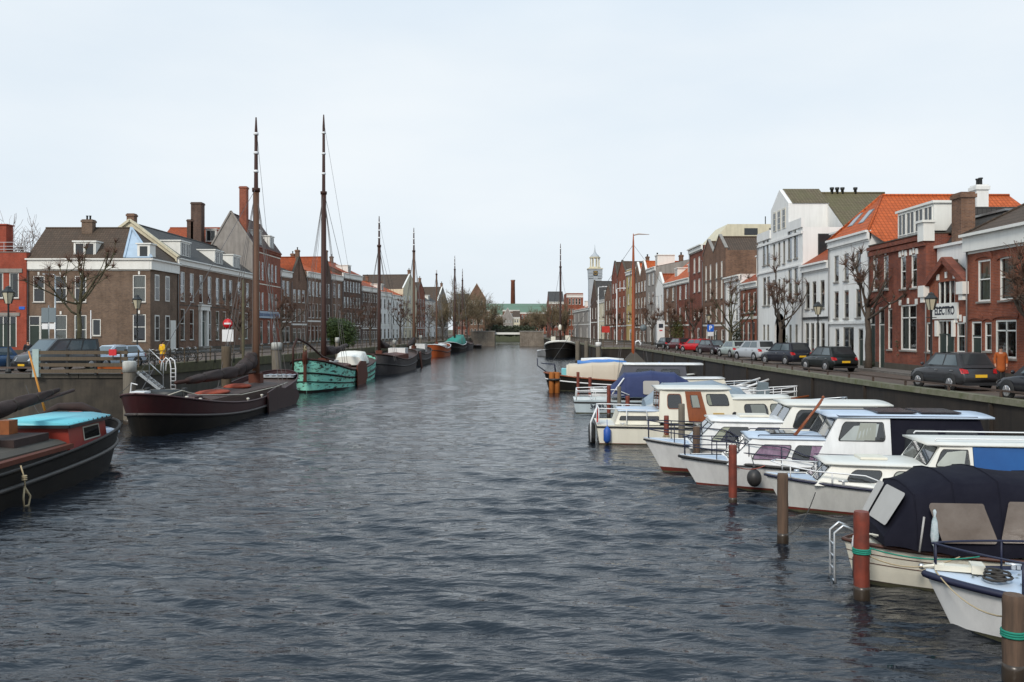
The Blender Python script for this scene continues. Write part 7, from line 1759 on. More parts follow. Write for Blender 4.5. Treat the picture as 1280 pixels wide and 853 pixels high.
# boat behind with dark hood and white roof (between sail barge and navy canopy)
h = Hull(8.6, 2.9, (.85,.82,1.0), rake=.5, tw=.9)
t = thing('motor_boat', 'white roofed motor boat with a grey hood just behind the navy canopy', 'boat', tuple(Vector((5.4,60.5,0))+d6*4.3), rz6, MBG)
h.basic(t, M['gel_white'], M['trim_black'], .05, M['deck_white'], .05, M['trim_black'], .04, .93)
B_, T_ = frustum(-2.6,2.2,1.3,1.2,.9,-2.0,2.0,1.15,1.1,2.6); F_ = faces(B_, T_); cabin(t, 'wheelhouse', surf('grey_hood', (.10,.10,.12), .8, .3, bump=1.5), B_, T_, M['gel_white'], (.1,1.2,.12), .08, .05)
port(t, F_['star'], .2,.5,.4,.85, M['trim_black']); port(t, F_['star'], .6,.9,.4,.85, M['trim_black'])
# ---- boat with grey transparent hood
h = Hull(8.0, 2.8, (.80,.78,.95), rake=.6, tw=.9)
t = thing('motor_boat', 'pale blue boat under a grey transparent sprayhood beside the cream cruiser', 'boat', tuple(Vector((6.2,46.8,0))+d6*4.0), rz6, MBG)
h.basic(t, surf('blue_grey_gelcoat', (.36,.46,.55), .4, .15), M['trim_black'], .05, M['deck_blue'], .05, M['trim_black'], .04, .93)
o, rg = tent(t, [(-3.2,1.2,.9,.8,1.3),(-2.2,1.25,.95,1.05,2.15),(.4,1.25,.95,1.1,2.3),(1.8,1.2,.95,.95,1.9),(2.6,1.0,.95,.6,1.3)], surf('blue_grey_hood', (.25,.31,.36), .4, .3, 1.5, bump=1.5))
vinyl(o, [(1.26,-2,1.0),(1.26,.6,1.0),(1.12,.6,2.05),(1.12,-2,2.05)], .05,.45,.25,.9, off=.08, mat=M['vinyl_pale']); vinyl(o, [(1.26,-2,1.0),(1.26,.6,1.0),(1.12,.6,2.05),(1.12,-2,2.05)], .52,.95,.25,.9, off=.08, mat=M['vinyl_grey'])
# ---- R8 beige tarp barge with orange mast, lying across
h = Hull(15.5, 3.8, (1.1,.8,1.45), kind='barge', rake=.5, srake=.3, draft=.4, bp=5.0)
t = thing('sailing_barge', 'sailing barge under a beige tarpaulin with a tall orange brown mast', 'boat', (10.4, 72.5, 0), R(86), 'sailing barges')
h.basic(t, M['hull_black'], None, .1, M['deck_brown'], .15, M['sign_white'], .06, .72)
h.strake('gunwale', M['varnish'], t, 1.0, .07, .02)
o, rg = tent(t, [(-.4,1.5,.95,1.35,2.0),(.3,1.55,.92,1.42,2.28),(2,1.55,.92,1.45,2.38),(3.8,1.55,.95,1.42,2.32),(5.7,1.5,1.0,1.3,2.15),(5.9,1.45,1.0,1.25,2.05)], M['beige_tarp'])
o2, rg = tent(t, [(-3.6,1.2,1.0,.9,1.6),(-2.4,1.4,.95,1.1,2.0),(-.5,1.5,.95,1.2,2.15)], M['blue_tarp_light'])
b = MB(); b.smooth = True; b.loft([[(-.55,y,z_),(-.75,y,z_+.22),(-.4,y,z_+.42),(.4,y,z_+.42),(.75,y,z_+.22),(.55,y,z_)] for y, z_ in ((1.0,2.02),(2.4,2.14),(3.6,2.12),(5.0,2.0))]); b.build('furled_sail_cover', M['blue_tarp_light'], t)
b = MB(); b.smooth = True; b.loft([[(-.5,y,z_+.30),(-.25,y,z_+.52),(.25,y,z_+.52),(.5,y,z_+.30)] for y, z_ in ((1.2,2.08),(2.6,2.18),(4.7,2.1))]); b.build('white_cover', M['gel_white'], t)
b = MB(); b.lathe([(.16,.8),(.15,5),(.12,10),(.07,12.2),(.03,12.9)], (0,.4,0), 10); ms = b.build('mast', M['mast_orange'], t)
b = MB(); b.path([(0,.4,12.75),(-.05,.0,12.85),(-.1,-.9,12.80)], [.05,.06,.02], 5); b.build('pennant', surf('pale_pennant', (.45,.32,.25), .8), ms)
b = MB(); b.loft([[(-.5,-.6,2.3),(.5,-.6,2.3),(.5,1.3,2.3),(-.5,1.3,2.3)],[(-.1,.2,3.1),(.1,.2,3.1),(.1,.6,3.1),(-.1,.6,3.1)]]); b.build('mast_boot', M['tarp_olive'], t)
b = MB(); b.box(-1.1,1.1,5.6,6.3,1.2,1.75); b.build('windlass_cover', surf('cyan_cover', (.2,.55,.6), .6), t)
b = MB(); b.path([(0,7.6,1.5),(0,8.3,2.0),(0,8.3,2.6)], .05, 6); b.path([(-1,6.8,1.4),(-1.0,6.9,2.1),(0,8.0,2.2),(1.0,6.9,2.1),(1,6.8,1.4)], .035, 6); b.build('bow_rail', M['trim_navy'], t)
b = MB()
for sd in (-1,1):
    for yy in (-1.2,0,1.4): b.path([(sd*1.75,.4+yy,1.0),(0,.4,11.2)], .018, 3)
b.path([(0,7.6,1.6),(0,.4,12.0)], .018, 3); b.path([(0,-7.4,1.2),(0,.4,12.0)], .014, 3); b.build('rigging', M['rigging'], ms)
# ---- low boats along the wall farther back
h = Hull(6.5, 2.3, (.75,.65,.8), rake=.5, tw=.85)
t = thing('open_boat', 'varnished open launch with grey cover behind the cream cruiser', 'boat', (13.0, 46.2, 0), R(-84)); h.basic(t, M['varnish'], None, .1, surf('grey_cover', (.30,.29,.28), .7, .3), .0, M['varnish'], .05, .96, camber=.25)
b = MB(); b.path([(0,-2.2,.8),(.2,2.6,1.5)], .06, 6); b.build('boom', M['varnish'], t)
h = Hull(6.0, 2.2, (.75,.7,.95), rake=.5, tw=.85)
t = thing('motor_boat', 'small blue boat with grey bow rails close to the right quay wall', 'boat', (13.6, 42.6, 0), R(-80), MBG); h.basic(t, surf('mid_blue_hull', (.08,.22,.36), .4, .15), None, .1, surf('mid_blue_deck', (.12,.30,.42), .5, .2), .04, M['sign_grey'], .04, .95)
rail(t, h, .45, .97, .75, M['chrome'], n=4, r=.03, mids=(.5,), inset=.08)
h = Hull(8.5, 2.8, (.95,.85,1.1), rake=.5, tw=.9)
t = thing('motor_boat', 'white boat with stern davits and raised dinghy near the quay wall', 'boat', (12.2, 57.5, 0), R(-86), MBG); h.basic(t, M['gel_white'], M['trim_black'], .05, M['deck_white'], .05, M['trim_black'], .04, .93)
B_, T_ = frustum(-2.2,1.8,1.2,1.0,.9,-2.0,1.4,1.05,.9,1.8); cabin(t, 'cabin', M['gel_cream'], B_, T_, M['gel_white'])
b = MB(); b.path([(-.9,2.4,1.1),(-.8,4.4,1.75)], .08, 6); b.path([(.9,2.4,1.1),(.8,4.4,1.75)], .08, 6); b.build('davits', M['sign_white'], t)
rail(t, h, .5, .97, .6, M['chrome'], n=4, r=.03)
h = Hull(7.5, 2.6, (.9,.85,1.1), rake=.5, tw=.9)
t = thing('motor_boat', 'white boat cluttered with rails and an outboard close to the quay wall', 'boat', (13.2, 51.5, 0), R(-88), MBG); h.basic(t, M['gel_white'], M['trim_black'], .05, M['deck_white'], .05, M['varnish'], .05, .93)
rail(t, h, .1, .97, .6, M['sign_white'], n=7, r=.03); B_, T_ = frustum(-2.2,.8,1.1,.9,.9,-2.0,.4,.95,.8,1.55); cabin(t, 'cabin', M['gel_white'], B_, T_, M['gel_white'])
b = MB(); b.box(-.3,.3,1.2,1.8,1.0,1.6); b.box(-.25,.25,1.25,1.75,1.6,1.9); b.build('outboard_motor', M['sign_grey'], t)
h = Hull(7.5, 2.6, (.9,.8,1.0), rake=.5, tw=.9)
t = thing('motor_boat', 'small blue covered boat behind the orange mast by the quay corner', 'boat', (13.4, 80, 0), R(-86), MBG); h.basic(t, M['gel_white'], None, .1, M['deck_white'], .05, M['trim_black'], .05, .93)
tent(t, [(-2.8,1.1,.85,.7,1.4),(0,1.2,.85,1.0,2.0),(2.2,1.1,.85,.7,1.5)], M['blue_tarp_light'])
# ---- barges
def bundle(par, pts, rad, seed=1):
    # sail rolled on its boom: folds along its length and gasket ties around it
    R_ = random.Random(seed); P_ = [Vector(p) for p in pts]; seg = 9; b = MB(); b.smooth = True; rings = []; ties = []
    ph = [R_.random()*6.3 for _ in range(5)]
    for i in range(len(P_)-1):
        for j in range(seg):
            f = j/seg; p = P_[i]+(P_[i+1]-P_[i])*f; r = rad[i]+(rad[i+1]-rad[i])*f; k = i*seg+j
            d = (P_[i+1]-P_[i]).normalized(); u = d.cross(Vector((0,0,1))).normalized(); w = u.cross(d)
            pinch = .80 if k % 6 == 3 else 1
            rings.append([tuple(p+(u*math.cos(a)*.85+w*math.sin(a))*r*pinch*(1+.10*math.sin(a*3+ph[0]+k*.25)+.07*math.sin(a*5+ph[1]-k*.4)+R_.uniform(-.03,.03))) for a in [2*math.pi*q/18 for q in range(18)]])
            if k % 6 == 3: ties.append((p, u, w, r*.88))
    b.loft(rings); o = b.build('furled_sail', M['sail_brown'], par)
    for p, u, w, r in ties:
        g = MB(); g.path([p+(u*math.cos(a)*.85+w*math.sin(a))*r for a in [2*math.pi*q/12 for q in range(13)]], .022, 4); g.build('sail_tie', M['rope_dark'], o)
    return o
def barge(label, c, rz, L_, B, sheer, hullm, deckm, band=None, mast=None, cover=None, group='sailing barges', name='sailing_barge', boom=True, lee=True, rub=None, rudder=True, mastm='mast_brown', coverm='tarp_olive', gun=None, mr=.2, shrouds=True, cabin_at=None, seed=0, gunr=.08, rubq=.62, bp=5.0):
    R_ = random.Random(seed+3); t = thing(name, label, 'boat', (c[0], c[1], 0), rz, group)
    h = Hull(L_, B, sheer, kind='barge', rake=.35, srake=.9 if bp < 4 else .35, draft=.5, bp=bp)
    if band: h.skin('lower_hull', hullm, t, lambda t_: 0, lambda t_: rubq); h.skin('upper_strake', band, t, lambda t_: rubq, lambda t_: 1)
    else: h.skin('hull', hullm, t, lambda t_: 0, lambda t_: 1)
    h.deck(deckm, t, .32, .06); h.strake('rubbing_strake', rub or M['trim_black'], t, rubq, .075, .03); h.strake('gunwale', gun or hullm, t, 1.0, gunr, .0)
    # plank or plate seams
    if cover:
        y0, y1, w_, zt = cover; b = MB(); zb = sheer[1]-.3
        b.loft([[(-w_,y,zb),(-w_*.98,y,zt-.12),(-w_*.8,y,zt-.02),(0,y,zt+.10),(w_*.8,y,zt-.02),(w_*.98,y,zt-.12),(w_,y,zb)] for y in (y0, (y0+y1)/2, y1)]); b.build('hold_cover', M[coverm], t)
    if mast:
        my, mz, k = mast; zf = sheer[1]+.1
        b = MB(); b.lathe([(mr*1.05,zf-.3),(mr,zf+3),(mr*.9,zf+(mz-zf)*k)], (0,my,0), 10); mo = b.build('mast', M[mastm], t)
        b = MB(); z1 = zf+(mz-zf)*k; b.lathe([(mr*1.15,z1-.25),(mr*1.2,z1),(mr*.62,z1+.03),(mr*.45,mz-1.0),(mr*.2,mz)], (0,my,0), 8)
        b.build('topmast', M['mast_dark'], mo)
        for q in (.22,.48,.75):
            z2 = z1+(mz-z1)*q; w_ = MB(); w_.lathe([(mr*.72,z2),(mr*.72,z2+.16)], (0,my,0), 8); w_.build('mast_band', M['sign_white'], mo)
        b = MB(); b.box(-mr*1.7,mr*1.7,my-mr*1.5,my+mr*1.5,zf-.4,zf+1.1); b.build('mast_case', M['rust_wood'], t)
        if shrouds:
            b = MB()
            for sd in (-1, 1):
                for yy in (-1.6,-.6,.5): b.path([(sd*B*.46,my+yy,sheer[1]+.1),(0,my,z1)], .02, 3)
            b.path([(0,L_/2-.4,sheer[2]),(0,my,z1+.1)], .022, 3); b.path([(0,L_/2-.4,sheer[2]),(0,my,mz-.5)], .014, 3)
            b.path([(0,-L_/2+.6,sheer[0]+.1),(0,my,z1)], .016, 3); b.path([(.1,my+.3,sheer[1]),(.1,my+.15,z1)], .02, 3); b.path([(-.2,my-.3,sheer[1]),(-.1,my-.15,z1)], .02, 3)
            b.build('rigging', M['rigging'], mo)
    return t, h
# L1 : near left with cyan roof
t, h = barge('dark barge with cyan cabin roof and brown hold tarpaulin at the left edge', (-16.1,24.2), R(0), 19.6, 4.3, (1.2,1.0,1.6), M['hull_black'], M['deck_blue'], cover=(-9,4.6,1.55,1.42), group='barges along the left quay', gun=M['hull_black'], rubq=.70, rub=surf('worn_rub', (.05,.045,.04), .5, .4), gunr=.06)
B_, T_ = frustum(4.9,8.0,1.5,1.3,1.0,4.9,7.9,1.4,1.22,1.82); F_ = faces(B_, T_); cb = cabin(t, 'deckhouse', M['cabin_red'], B_, T_, roof=False)
b = MB(); b.smooth = True; b.loft([[(-1.52+a,y,1.80),(-1.50+a,y,1.88),(-.7,y,1.98),(.7,y,1.98),(1.50-a,y,1.88),(1.52-a,y,1.80)] for y, a in ((4.75,0),(6.4,.05),(8.1,.14))]); b.build('deckhouse_roof', M['roof_cyan'], t)
b = MB()
for sd in (-1,1): b.obox((sd*1.54,4.75,1.79),(sd*1.40,8.1,1.79),.05,.10)
b.obox((-1.4,8.12,1.79),(1.4,8.12,1.79),.05,.10); b.obox((-1.54,4.73,1.79),(1.54,4.73,1.79),.05,.10); b.build('roof_edge_trim', M['black'], t)
port(t, F_['star'], .36,.80,.22,.80, surf('pale_frame', (.45,.42,.34), .5), None, ru=.01, rv=.03, fw=.05)
port(t, F_['port'], .3,.7,.22,.80, M['trim_black'])
b = MB()
for i in range(10): b.ball((1.44-(i*.0), 4.9+.34*i, 1.865), .03, n=6, m=4)
b.build('roof_studs', M['black'], t)
bundle(t, [(.45,6.2,2.92),(.35,4.9,2.72),(.2,3.2,2.5),(.1,1,2.35),(0,-2,2.28),(0,-7,2.2)], [.06,.17,.25,.27,.25,.2])
b = MB(); b.path([(.6,6.9,2.85),(.35,4.6,2.55),(.1,1,2.12),(0,-7,1.98)], .06, 8); b.build('boom', M['mast_dark'], t)
b = MB(); b.box(-.25,.15,3.7,4.2,1.4,2.1); b.build('boom_crutch', surf('rusty_orange_steel', (.30,.09,.02), .6, .5, 4), t)
b = MB(); b.box(-.5,1.1,2.3,4.3,1.42,1.66); b.build('folded_cloth', M['sail_brown'], t)
b = MB(); b.obox((1.75,-9,1.12),(1.60,4.6,1.20),.32,.14); b.build('leeboard_beam', M['rust_wood'], t)
b = MB(); b.torus((.0,9.2,1.62), .22, .07, 'x', 12, 6); b.torus((.35,9.0,1.5), .20, .07, 'z', 12, 6); b.build('red_tackle', surf('salmon_paint', (.45,.10,.07), .5, .3), t)
b = MB(); b.box(-.35,.10,8.35,8.6,1.55,1.95); b.build('red_jerrycan', surf('red_can', (.48,.07,.03), .4, .2), t)
b = MB(); b.smooth = True; b.path([(-1.3,8.3,1.85),(-.8,8.6,2.12),(-.1,8.9,2.1),(.5,9.0,1.85),(.4,9.2,1.5)], [.06,.14,.17,.13,.05], 8); b.build('dark_tarp_heap', M['sail_brown'], t)
b = MB(); b.path([(-1.1,8.4,1.6),(-1.75,8.3,4.2)], [.045,.03], 6); b.build('yellow_boathook', surf('yellow_ochre_pole', (.60,.24,.03), .6, .3, 6), t)
b = MB(); b.path([(2.2,.7,1.15),(2.3,.7,.8),(2.32,.75,.35)], .022, 5); b.path([(2.3,.7,.55),(2.36,.9,.25),(2.34,.85,-.0),(2.32,.65,-.0),(2.33,.6,.25),(2.3,.7,.5)], .03, 6)
for i in range(3): b.torus((2.3,.7,.75+i*.05), .06, .025, 'z', 8, 4)
b.build('rope_fender', M['rope'], t)
b = MB(); b.box(-1.3,1.3,8.05,9.0,1.12,1.2); b.build('foredeck_hatch', surf('pale_blue_hatch', (.42,.52,.60), .5, .2), t)
b = MB(); rope(b, (-1.6,9.2,1.6), (-3.9,12,2.7), .25); rope(b, (2.0,6.6,1.25), (1.5,8.8,1.5), .05, .012); b.build('mooring_rope', M['rope_dark'], t)
# L2 : maroon barge
t, h = barge('long maroon and black sailing barge with tall brown mast and brown furled sail', (-17.0,52.2), R(-1.0), 24, 4.4, (2.05,.92,2.05), M['hull_black'], M['deck_brown'], band=M['maroon'], mast=(5.9,19.0,.74), cover=(-6.0,7.2,1.35,1.42), coverm='deck_brown', group='barges along the left quay', gun=M['maroon'], rub=surf('grey_rub_strake', (.055,.045,.042), .5, .4), gunr=.055, seed=1, mr=.23, bp=3.6)
bundle(t, [(0,5.6,3.3),(0,4.8,3.0),(.05,3.4,2.62),(.1,1.5,2.42),(.1,-2.5,2.36),(.1,-6.5,2.3)], [.2,.52,.46,.34,.30,.16])
b = MB(); b.path([(0,5.6,2.2),(.1,-7.6,2.3)], .10, 8); b.build('boom', M['mast_dark'], t)
b = MB(); b.ball((.2,1.6,1.52), .8, 1.3, .17, 10, 6); b.build('orange_cloth', M['orange_tarp'], t); b = MB(); b.ball((.4,-3.2,1.50), .85, 1.7, .14, 10, 6); b.build('orange_cloth', M['orange_tarp'], t)
b = MB()
sd = 1; P_ = [(2.26,.7,1.20),(2.26,2.4,1.42),(2.26,7.4,.95),(2.26,7.9,.45),(2.26,6.4,-.35),(2.26,.9,-.30)]
b.loft([[(x+.0,y,z) for x, y, z in P_],[(x+.10,y,z) for x, y, z in P_]]); b.build('leeboard', surf('leeboard_brown', (.06,.035,.035), .5, .4, 1, kind='wood', col2=(.035,.022,.02)), t)
b = MB(); b.path([(.75,-10.2,1.85),(.95,-9.0,2.0),(1.25,-7.8,1.7),(1.62,-2,1.28),(1.8,4,1.32),(1.8,7,1.45)], .028, 6); b.build('hand_rail', surf('pale_rail', (.55,.50,.40), .5, .2), t)
for y in (-2.2,.4,2.4,-9.0,-7.2):
    b = MB(); z_ = h.z(.5+y/24)+.0; b.lathe([(.06,0),(.05,.22),(.09,.26),(.09,.32),(.02,.34)], (2.05 if abs(y) < 5 else 1.2,y,z_-.15), 8); b.build('bollard', surf('pale_bollard', (.6,.57,.5), .5, .2), t)
b = MB(); b.box(-.9,-.2,-10.6,-9.9,1.95,2.05); b.path([(-.9,-10.6,1.7),(-.9,-10.4,2.45),(-.4,-10.9,2.4)], .03, 5); b.build('bow_frame', M['sign_white'], t)
b = MB(); b.lathe([(.28,-.9),(.28,.9)], (0,-8.6,1.75), 10, 'x'); b.box(-1.0,-.85,-8.8,-8.4,1.3,2.1); b.box(.85,1.0,-8.8,-8.4,1.3,2.1); b.build('windlass', M['iron'], t)
b = MB(); b.loft([[(-.95,-7.4,.9),(.95,-7.4,.9),(1.05,-6.1,.9),(-1.05,-6.1,.9)],[(-.9,-7.2,1.55),(.9,-7.2,1.55),(.9,-6.1,1.55),(-.9,-6.1,1.55)]]); b.build('fore_hatch', M['maroon'], t)
b = MB(); b.box(-1.4,1.4,9.9,11.0,1.6,1.75)
for i in range(5): b.box(1.2-.45*i,1.45-.45*i,9.8,11.1,1.76,1.8)
b.build('aft_deck_slats', surf('pale_deck_slats', (.42,.45,.48), .5, .2), t)
b = MB(); rope(b, (-1.0,-11.5,2.0), (-2.3,-5.6,3.2), .15); b.build('mooring_rope', M['rope_dark'], t)
# L3 : turquoise barge
t, h = barge('turquoise sailing barge with flaking paint and a tall dark mast', (-16.1,82.0), R(-.3), 26, 4.4, (2.65,1.35,2.35), M['hull_teal'], M['deck_brown'], mast=(-6.6,23.4,.70), cover=(-7.5,-1.0,1.35,1.9), coverm='rust_wood', group='barges along the left quay', gun=M['mast_dark'], rub=M['hull_black'], mastm='mast_dark', seed=2, rubq=.66, mr=.24, gunr=.10)
h.skin('black_bottom', M['hull_black'], t, lambda t_: 0, lambda t_: .22+.05*math.sin(t_*9), off=.012); h.strake('second_strake', M['hull_black'], t, .44, .05, .02)
b = MB(); P_ = [(2.3,-.8,1.3),(2.3,1.0,1.6),(2.3,3.6,1.5),(2.3,4.6,.4),(2.3,2.8,-.4),(2.3,-.6,-.2)]; P_ = [(x, y-3.0, z*1.25+.15) for x, y, z in P_]
b.loft([[(x,y,z) for x, y, z in P_],[(x+.12,y,z) for x, y, z in P_]]); b.build('leeboard', M['rust_wood'], t)
b = MB(); b.path([(0,-13.2,2.3),(0,-13.3,3.0),(0,-13.2,3.35)], [.22,.2,.16], 6); b.box(-.10,.10,-13.4,-13.1,.9,3.2); b.build('rudder_head', M['rust_wood'], t)
b = MB(); b.torus((0,-13.15,3.45), .26, .07, 'x', 12, 5); b.build('rope_ring', M['rope'], t)
b = MB(); b.path([(-.6,-14.6,1.5),(-.5,-14.9,3.6),(-.4,-14.2,4.3),(0,-12.5,3.9),(.2,-8,2.7),(.5,-5,2.3)], .09, 7); b.build('curved_spar', M['mast_dark'], t)
bundle(t, [(0,-6.3,3.3),(0,-5,3.1),(0,-1,3.1),(0,4,3.5)], [.3,.42,.32,.18])
B_, T_ = frustum(4.6,9.2,1.5,1.3,1.4,4.7,9.0,1.3,1.15,3.0); tent(t, [(4.4,1.45,1.5,1.1,2.35),(5.6,1.5,1.5,1.25,2.85),(7.6,1.45,1.6,1.15,2.8),(8.6,1.3,1.7,.9,2.4)], M['gel_warm'], 'white_awning')
b = MB(); b.box(-1.2,.2,-4.6,-1.2,2.02,2.2); b.build('white_cover', M['gel_white'], t)
b = MB()
for y, w_, z in ((-11.9,.12,1.95),(-11.2,.12,1.9),(-10.2,.9,1.78)): b.box(h.P(.5+y/26,.86,1).x+.0,h.P(.5+y/26,.86,1).x+.06,y,y+w_,z+.15,z+.35)
b.build('worn_lettering', M['hull_black'], t)
# L4 grey
t, h = barge('grey hulled sailing barge with a tall brown mast lying beyond the turquoise barge', (-14.5,106), R(-3), 20, 4.4, (2.3,1.45,2.4), M['hull_grey'], M['deck_brown'], mast=(-7.4,17.7,.80), cover=(-6,4,1.4,2.1), coverm='rust_wood', group='barges along the left quay', gun=M['mast_dark'], mastm='mast_dark', seed=4)
bundle(t, [(0,-7.2,3.6),(0,-5.6,3.2),(0,-1.5,3.0)], [.3,.4,.2])
b = MB(); b.box(-.9,1.2,2.5,4.6,1.8,2.7); b.build('white_box', M['gel_white'], t)
b = MB(); b.loft([[(2.35,6.0,2.0),(2.35,7.2,2.2),(2.35,8.6,-.2),(2.35,8.0,-.4)],[(2.45,6.0,2.0),(2.45,7.2,2.2),(2.45,8.6,-.2),(2.45,8.0,-.4)]]); b.build('leeboard', M['rust_wood'], t)
# L5
t, h = barge('black and grey sailing barge with the fourth tall mast on the left side', (-14.4,128.5), R(-1), 20, 4.2, (2.2,1.4,2.3), M['hull_black'], M['deck_brown'], band=M['hull_grey'], mast=(.5,19.9,.82), cover=(-6,4,1.3,2.1), coverm='tarp_olive', group='barges along the left quay', gun=M['mast_dark'], seed=5)
b = MB(); b.box(-1.2,1.2,4.6,7.2,1.6,2.8); b.build('deckhouse', M['gel_white'], t)
bundle(t, [(0,.2,3.6),(0,-2,3.1),(0,-6.5,2.7)], [.3,.4,.2])
t, h = barge('orange hulled barge with a slim short mast', (-14.0,166), R(-2), 17, 4.0, (2.3,1.5,2.3), M['orange_boat'], M['deck_brown'], mast=(-2,hz(337,163),.95), cover=(-5,5,1.2,2.2), coverm='white', group='barges along the left quay', gun=M['sign_white'], seed=6, mr=.17)
t, h = barge('dark barge under a bright green teal tarpaulin before the bridge', (-12.9,199), R(-4), 20, 4.0, (2.3,1.5,2.4), M['hull_black'], M['deck_brown'], mast=(-.3,hz(320,199),.85), group='barges along the left quay', gun=M['sign_white'], seed=7, mr=.2, mastm='mast_dark')
tent(t, [(-8,1.5,1.6,1.2,2.4),(-2,1.8,1.5,1.3,3.0),(4,1.8,1.5,1.3,3.4),(8,1.5,1.8,1.0,3.8)], surf('green_teal_tarp', (.01,.30,.22), .6, .2))
t, h = barge('small dark barge with a mast nearest the left bridge abutment', (-12.0,222), R(-4), 15, 3.6, (1.9,1.3,2.0), M['hull_grey'], M['deck_brown'], mast=(-4,hz(336,218),.85), group='barges along the left quay', gun=M['mast_dark'], seed=8, mr=.2, mastm='mast_dark')
h = Hull(9, 2.8, (.8,.7,.9), kind='double'); t = thing('small_boat', 'low dark boat at the foot of the left bridge abutment', 'boat', (-9.6, 240, 0), R(-3)); h.basic(t, M['hull_black'], None, .1, M['deck_brown'], .05, M['trim_black'], .05, .95)
# RB : black barge bow on, right
t, h = barge('black barge with white edged bow facing the camera and a tall mast on the right', (9.1,164.5), R(176), 17, 5.6, (2.6,1.7,2.9), M['hull_black'], M['deck_brown'], band=M['hull_black'], mast=(2.5,20.8,.78), cover=(-6,1,1.7,2.6), coverm='tarp_olive', group='sailing barges', gun=M['white'], gunr=.22, mastm='mast_dark', seed=9)
b = MB(); b.box(-1.8,-.9,3.5,5.0,2.0,3.9); b.build('white_locker', M['gel_cream'], t); b = MB(); b.box(.9,1.7,3.0,4.6,2.0,3.7); b.build('white_locker', M['gel_cream'], t)
b = MB(); b.path([(0,8.4,2.6),(0,8.7,3.6),(0,8.3,5.2)], [.12,.1,.16], 6); b.build('bow_post', M['mast_dark'], t); b = MB(); b.ball((0,8.3,5.3), .3, .25, .6); b.build('furled_jib', M['gel_cream'], t)
h = Hull(7, 2.6, (1.1,1.0,1.4), rake=.5); t = thing('small_boat', 'small grey boat left of the black barge', 'boat', (6.1, 166, 0), R(182)); h.basic(t, surf('light_grey_hull', (.30,.31,.32), .5, .2), None, .1, M['deck_white'], .05, M['sign_white'], .05, .95)
# ---- mooring piles on the right
for lab, px, d, zt, w_, mt, rp in [
 ('rust red steel mooring pile with green rope standing by the canopy boat', 1077, 16.35, 1.62, .28, 'pile_red', 'rope_teal'),
 ('brown wooden mooring pile with green rope nearest the camera on the right', 1267, 12.55, 1.22, .29, 'pile_brown', 'rope_teal'),
 ('weathered brown mooring pile before the bow with the navy edge', 978.5, 20.6, 1.63, .25, 'pile_brown', None),
 ('rust orange mooring pile in front of the purple curtained cruiser', 916, 25.0, 1.72, .23, 'pile_red', None),
 ('short brown mooring pile before the windscreen of the second row cruiser', 870.5, 29.7, 1.72, .24, 'pile_brown', None),
 ('red mooring pile with pale rope by the fore rail', 833, 33.2, 1.75, .19, 'pile_red', 'rope'),
 ('grey mooring pile in front of the cream cruiser wheelhouse', 852, 35.5, 2.0, .26, 'timber_grey', None),
 ('short red mooring pile behind the stern of the cream cruiser', 784.5, 43.0, 1.75, .22, 'pile_red', None),
 ('grey mooring pile behind the cream cruiser stern rail', 774, 49.6, 1.78, .22, 'timber_grey', None),
 ('thin red mooring pile in front of the registration numbered boat', 761, 50.2, 1.82, .22, 'pile_red', None),
 ('thin red mooring pile left of the beige tarpaulin', 722.5, 62, 2.0, .22, 'pile_red', None),
 ('short red mooring pile in front of the beige tarpaulin', 737.5, 62.6, 1.6, .24, 'pile_red', None)]:
    pile(lab, px, d, zt, w_, M[mt], rope=M[rp] if rp else None, zr=zt*.55)
t = thing('dolphin', 'thick orange timber mooring cluster at the bow of the beige covered barge', 'mooring pile', (X(693,69), 69, 0), 0, 'mooring piles')
for dx, dy in ((-.22,0),(.22,.05),(0,.3)): b = MB(); b.lathe([(.22,-1),(.2,1.6),(.16,1.65)], (dx,dy,0), 10); b.build('pile', surf('orange_timber', (.38,.13,.03), .7, .4, 2, kind='wood'), t)
b = MB(); b.lathe([(.5,1.0),(.5,1.15)], (0,.1,0), 14); b.build('band', M['iron'], t)
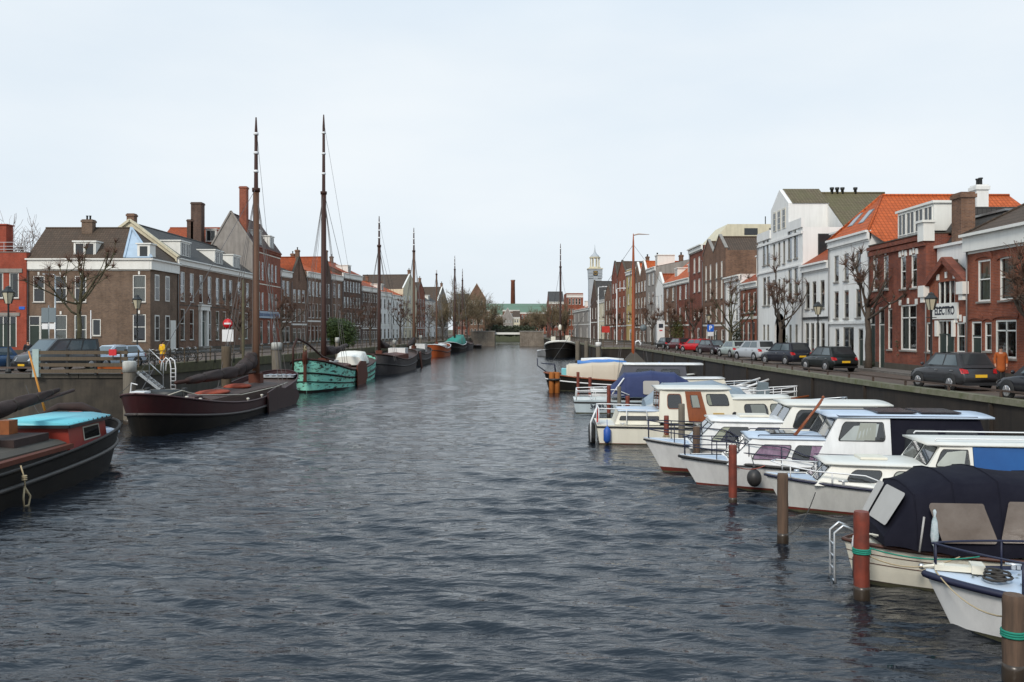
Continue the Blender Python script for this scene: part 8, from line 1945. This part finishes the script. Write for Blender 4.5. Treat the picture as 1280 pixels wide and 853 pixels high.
# mooring lines belonging to the near boats
t = thing('mooring_rope', 'green rope running from the rust red pile toward the nearest bow', 'rope', (6.47,16.35,.95)); b = MB(); rope(b, (0.14,-.02,0), (1.9,-.6,-.02), .12, .014); b.build('strand', M['rope_teal'], t)
t = thing('mooring_rope', 'thin brown rope hanging between the rust red pile and the canopy boat', 'rope', (6.47,16.35,.8)); b = MB(); rope(b, (0.14,0,0), (1.7,-.3,.05), .2, .012); b.build('strand', M['rope'], t)
t = thing('mooring_rope', 'dark slack rope from the brown pile to the bow with the navy edge', 'rope', (6.4,20.6,.2)); b = MB(); rope(b, (0.1,0,0), (1.6,2.6,.5), .2, .014); b.build('strand', M['rope_dark'], t)
t = thing('mooring_rope', 'faded red rope from the rust orange pile to the purple curtained cruiser', 'rope', (6.3,25.0,1.1)); b = MB(); rope(b, (0.05,.1,0), (1.4,1.8,-.25), .1, .014); b.build('strand', surf('pink_rope', (.45,.12,.08), .8), t)
for lab, p, q, m_ in [('pale rope sagging from the grey pile to the fore rail of the second row cruiser', (5.8,33.2,1.1), (4.9,31.2,1.15), 'rope'), ('dark rope tying the purple curtained cruiser bow to the short brown pile', (6.2,29.8,1.2), (5.75,28.4,1.02), 'rope_dark'), ('pale rope from the weathered brown pile to the bow rail above the navy edge', (6.35,20.7,1.2), (7.6,24.3,1.05), 'rope'), ('thin rope from the nearest brown pile to the bow of the nearest boat', (7.15,12.7,.85), (7.1,14.75,.95), 'rope')]:
    t = thing('mooring_rope', lab, 'rope', p); b = MB(); rope(b, (0,0,0), (q[0]-p[0],q[1]-p[1],q[2]-p[2]), .18, .013); b.build('strand', M[m_], t)
# crooked white lamp hook at the quay corner
t = thing('hooked_post', 'white crook topped post at the quay edge right of the orange mast', 'post', (X(793,90), 90, 0)); b = MB(); b.path([(0,0,1.5),(0,0,3.2),(.1,0,3.7),(.4,0,3.85),(.65,0,3.6),(.6,0,3.35)], .09, 7); b.build('crook', M['sign_white'], t)
b = MB(); b.box(-.12,.12,-.12,.12,-1,1.6); b.build('post', M['timber'], t)
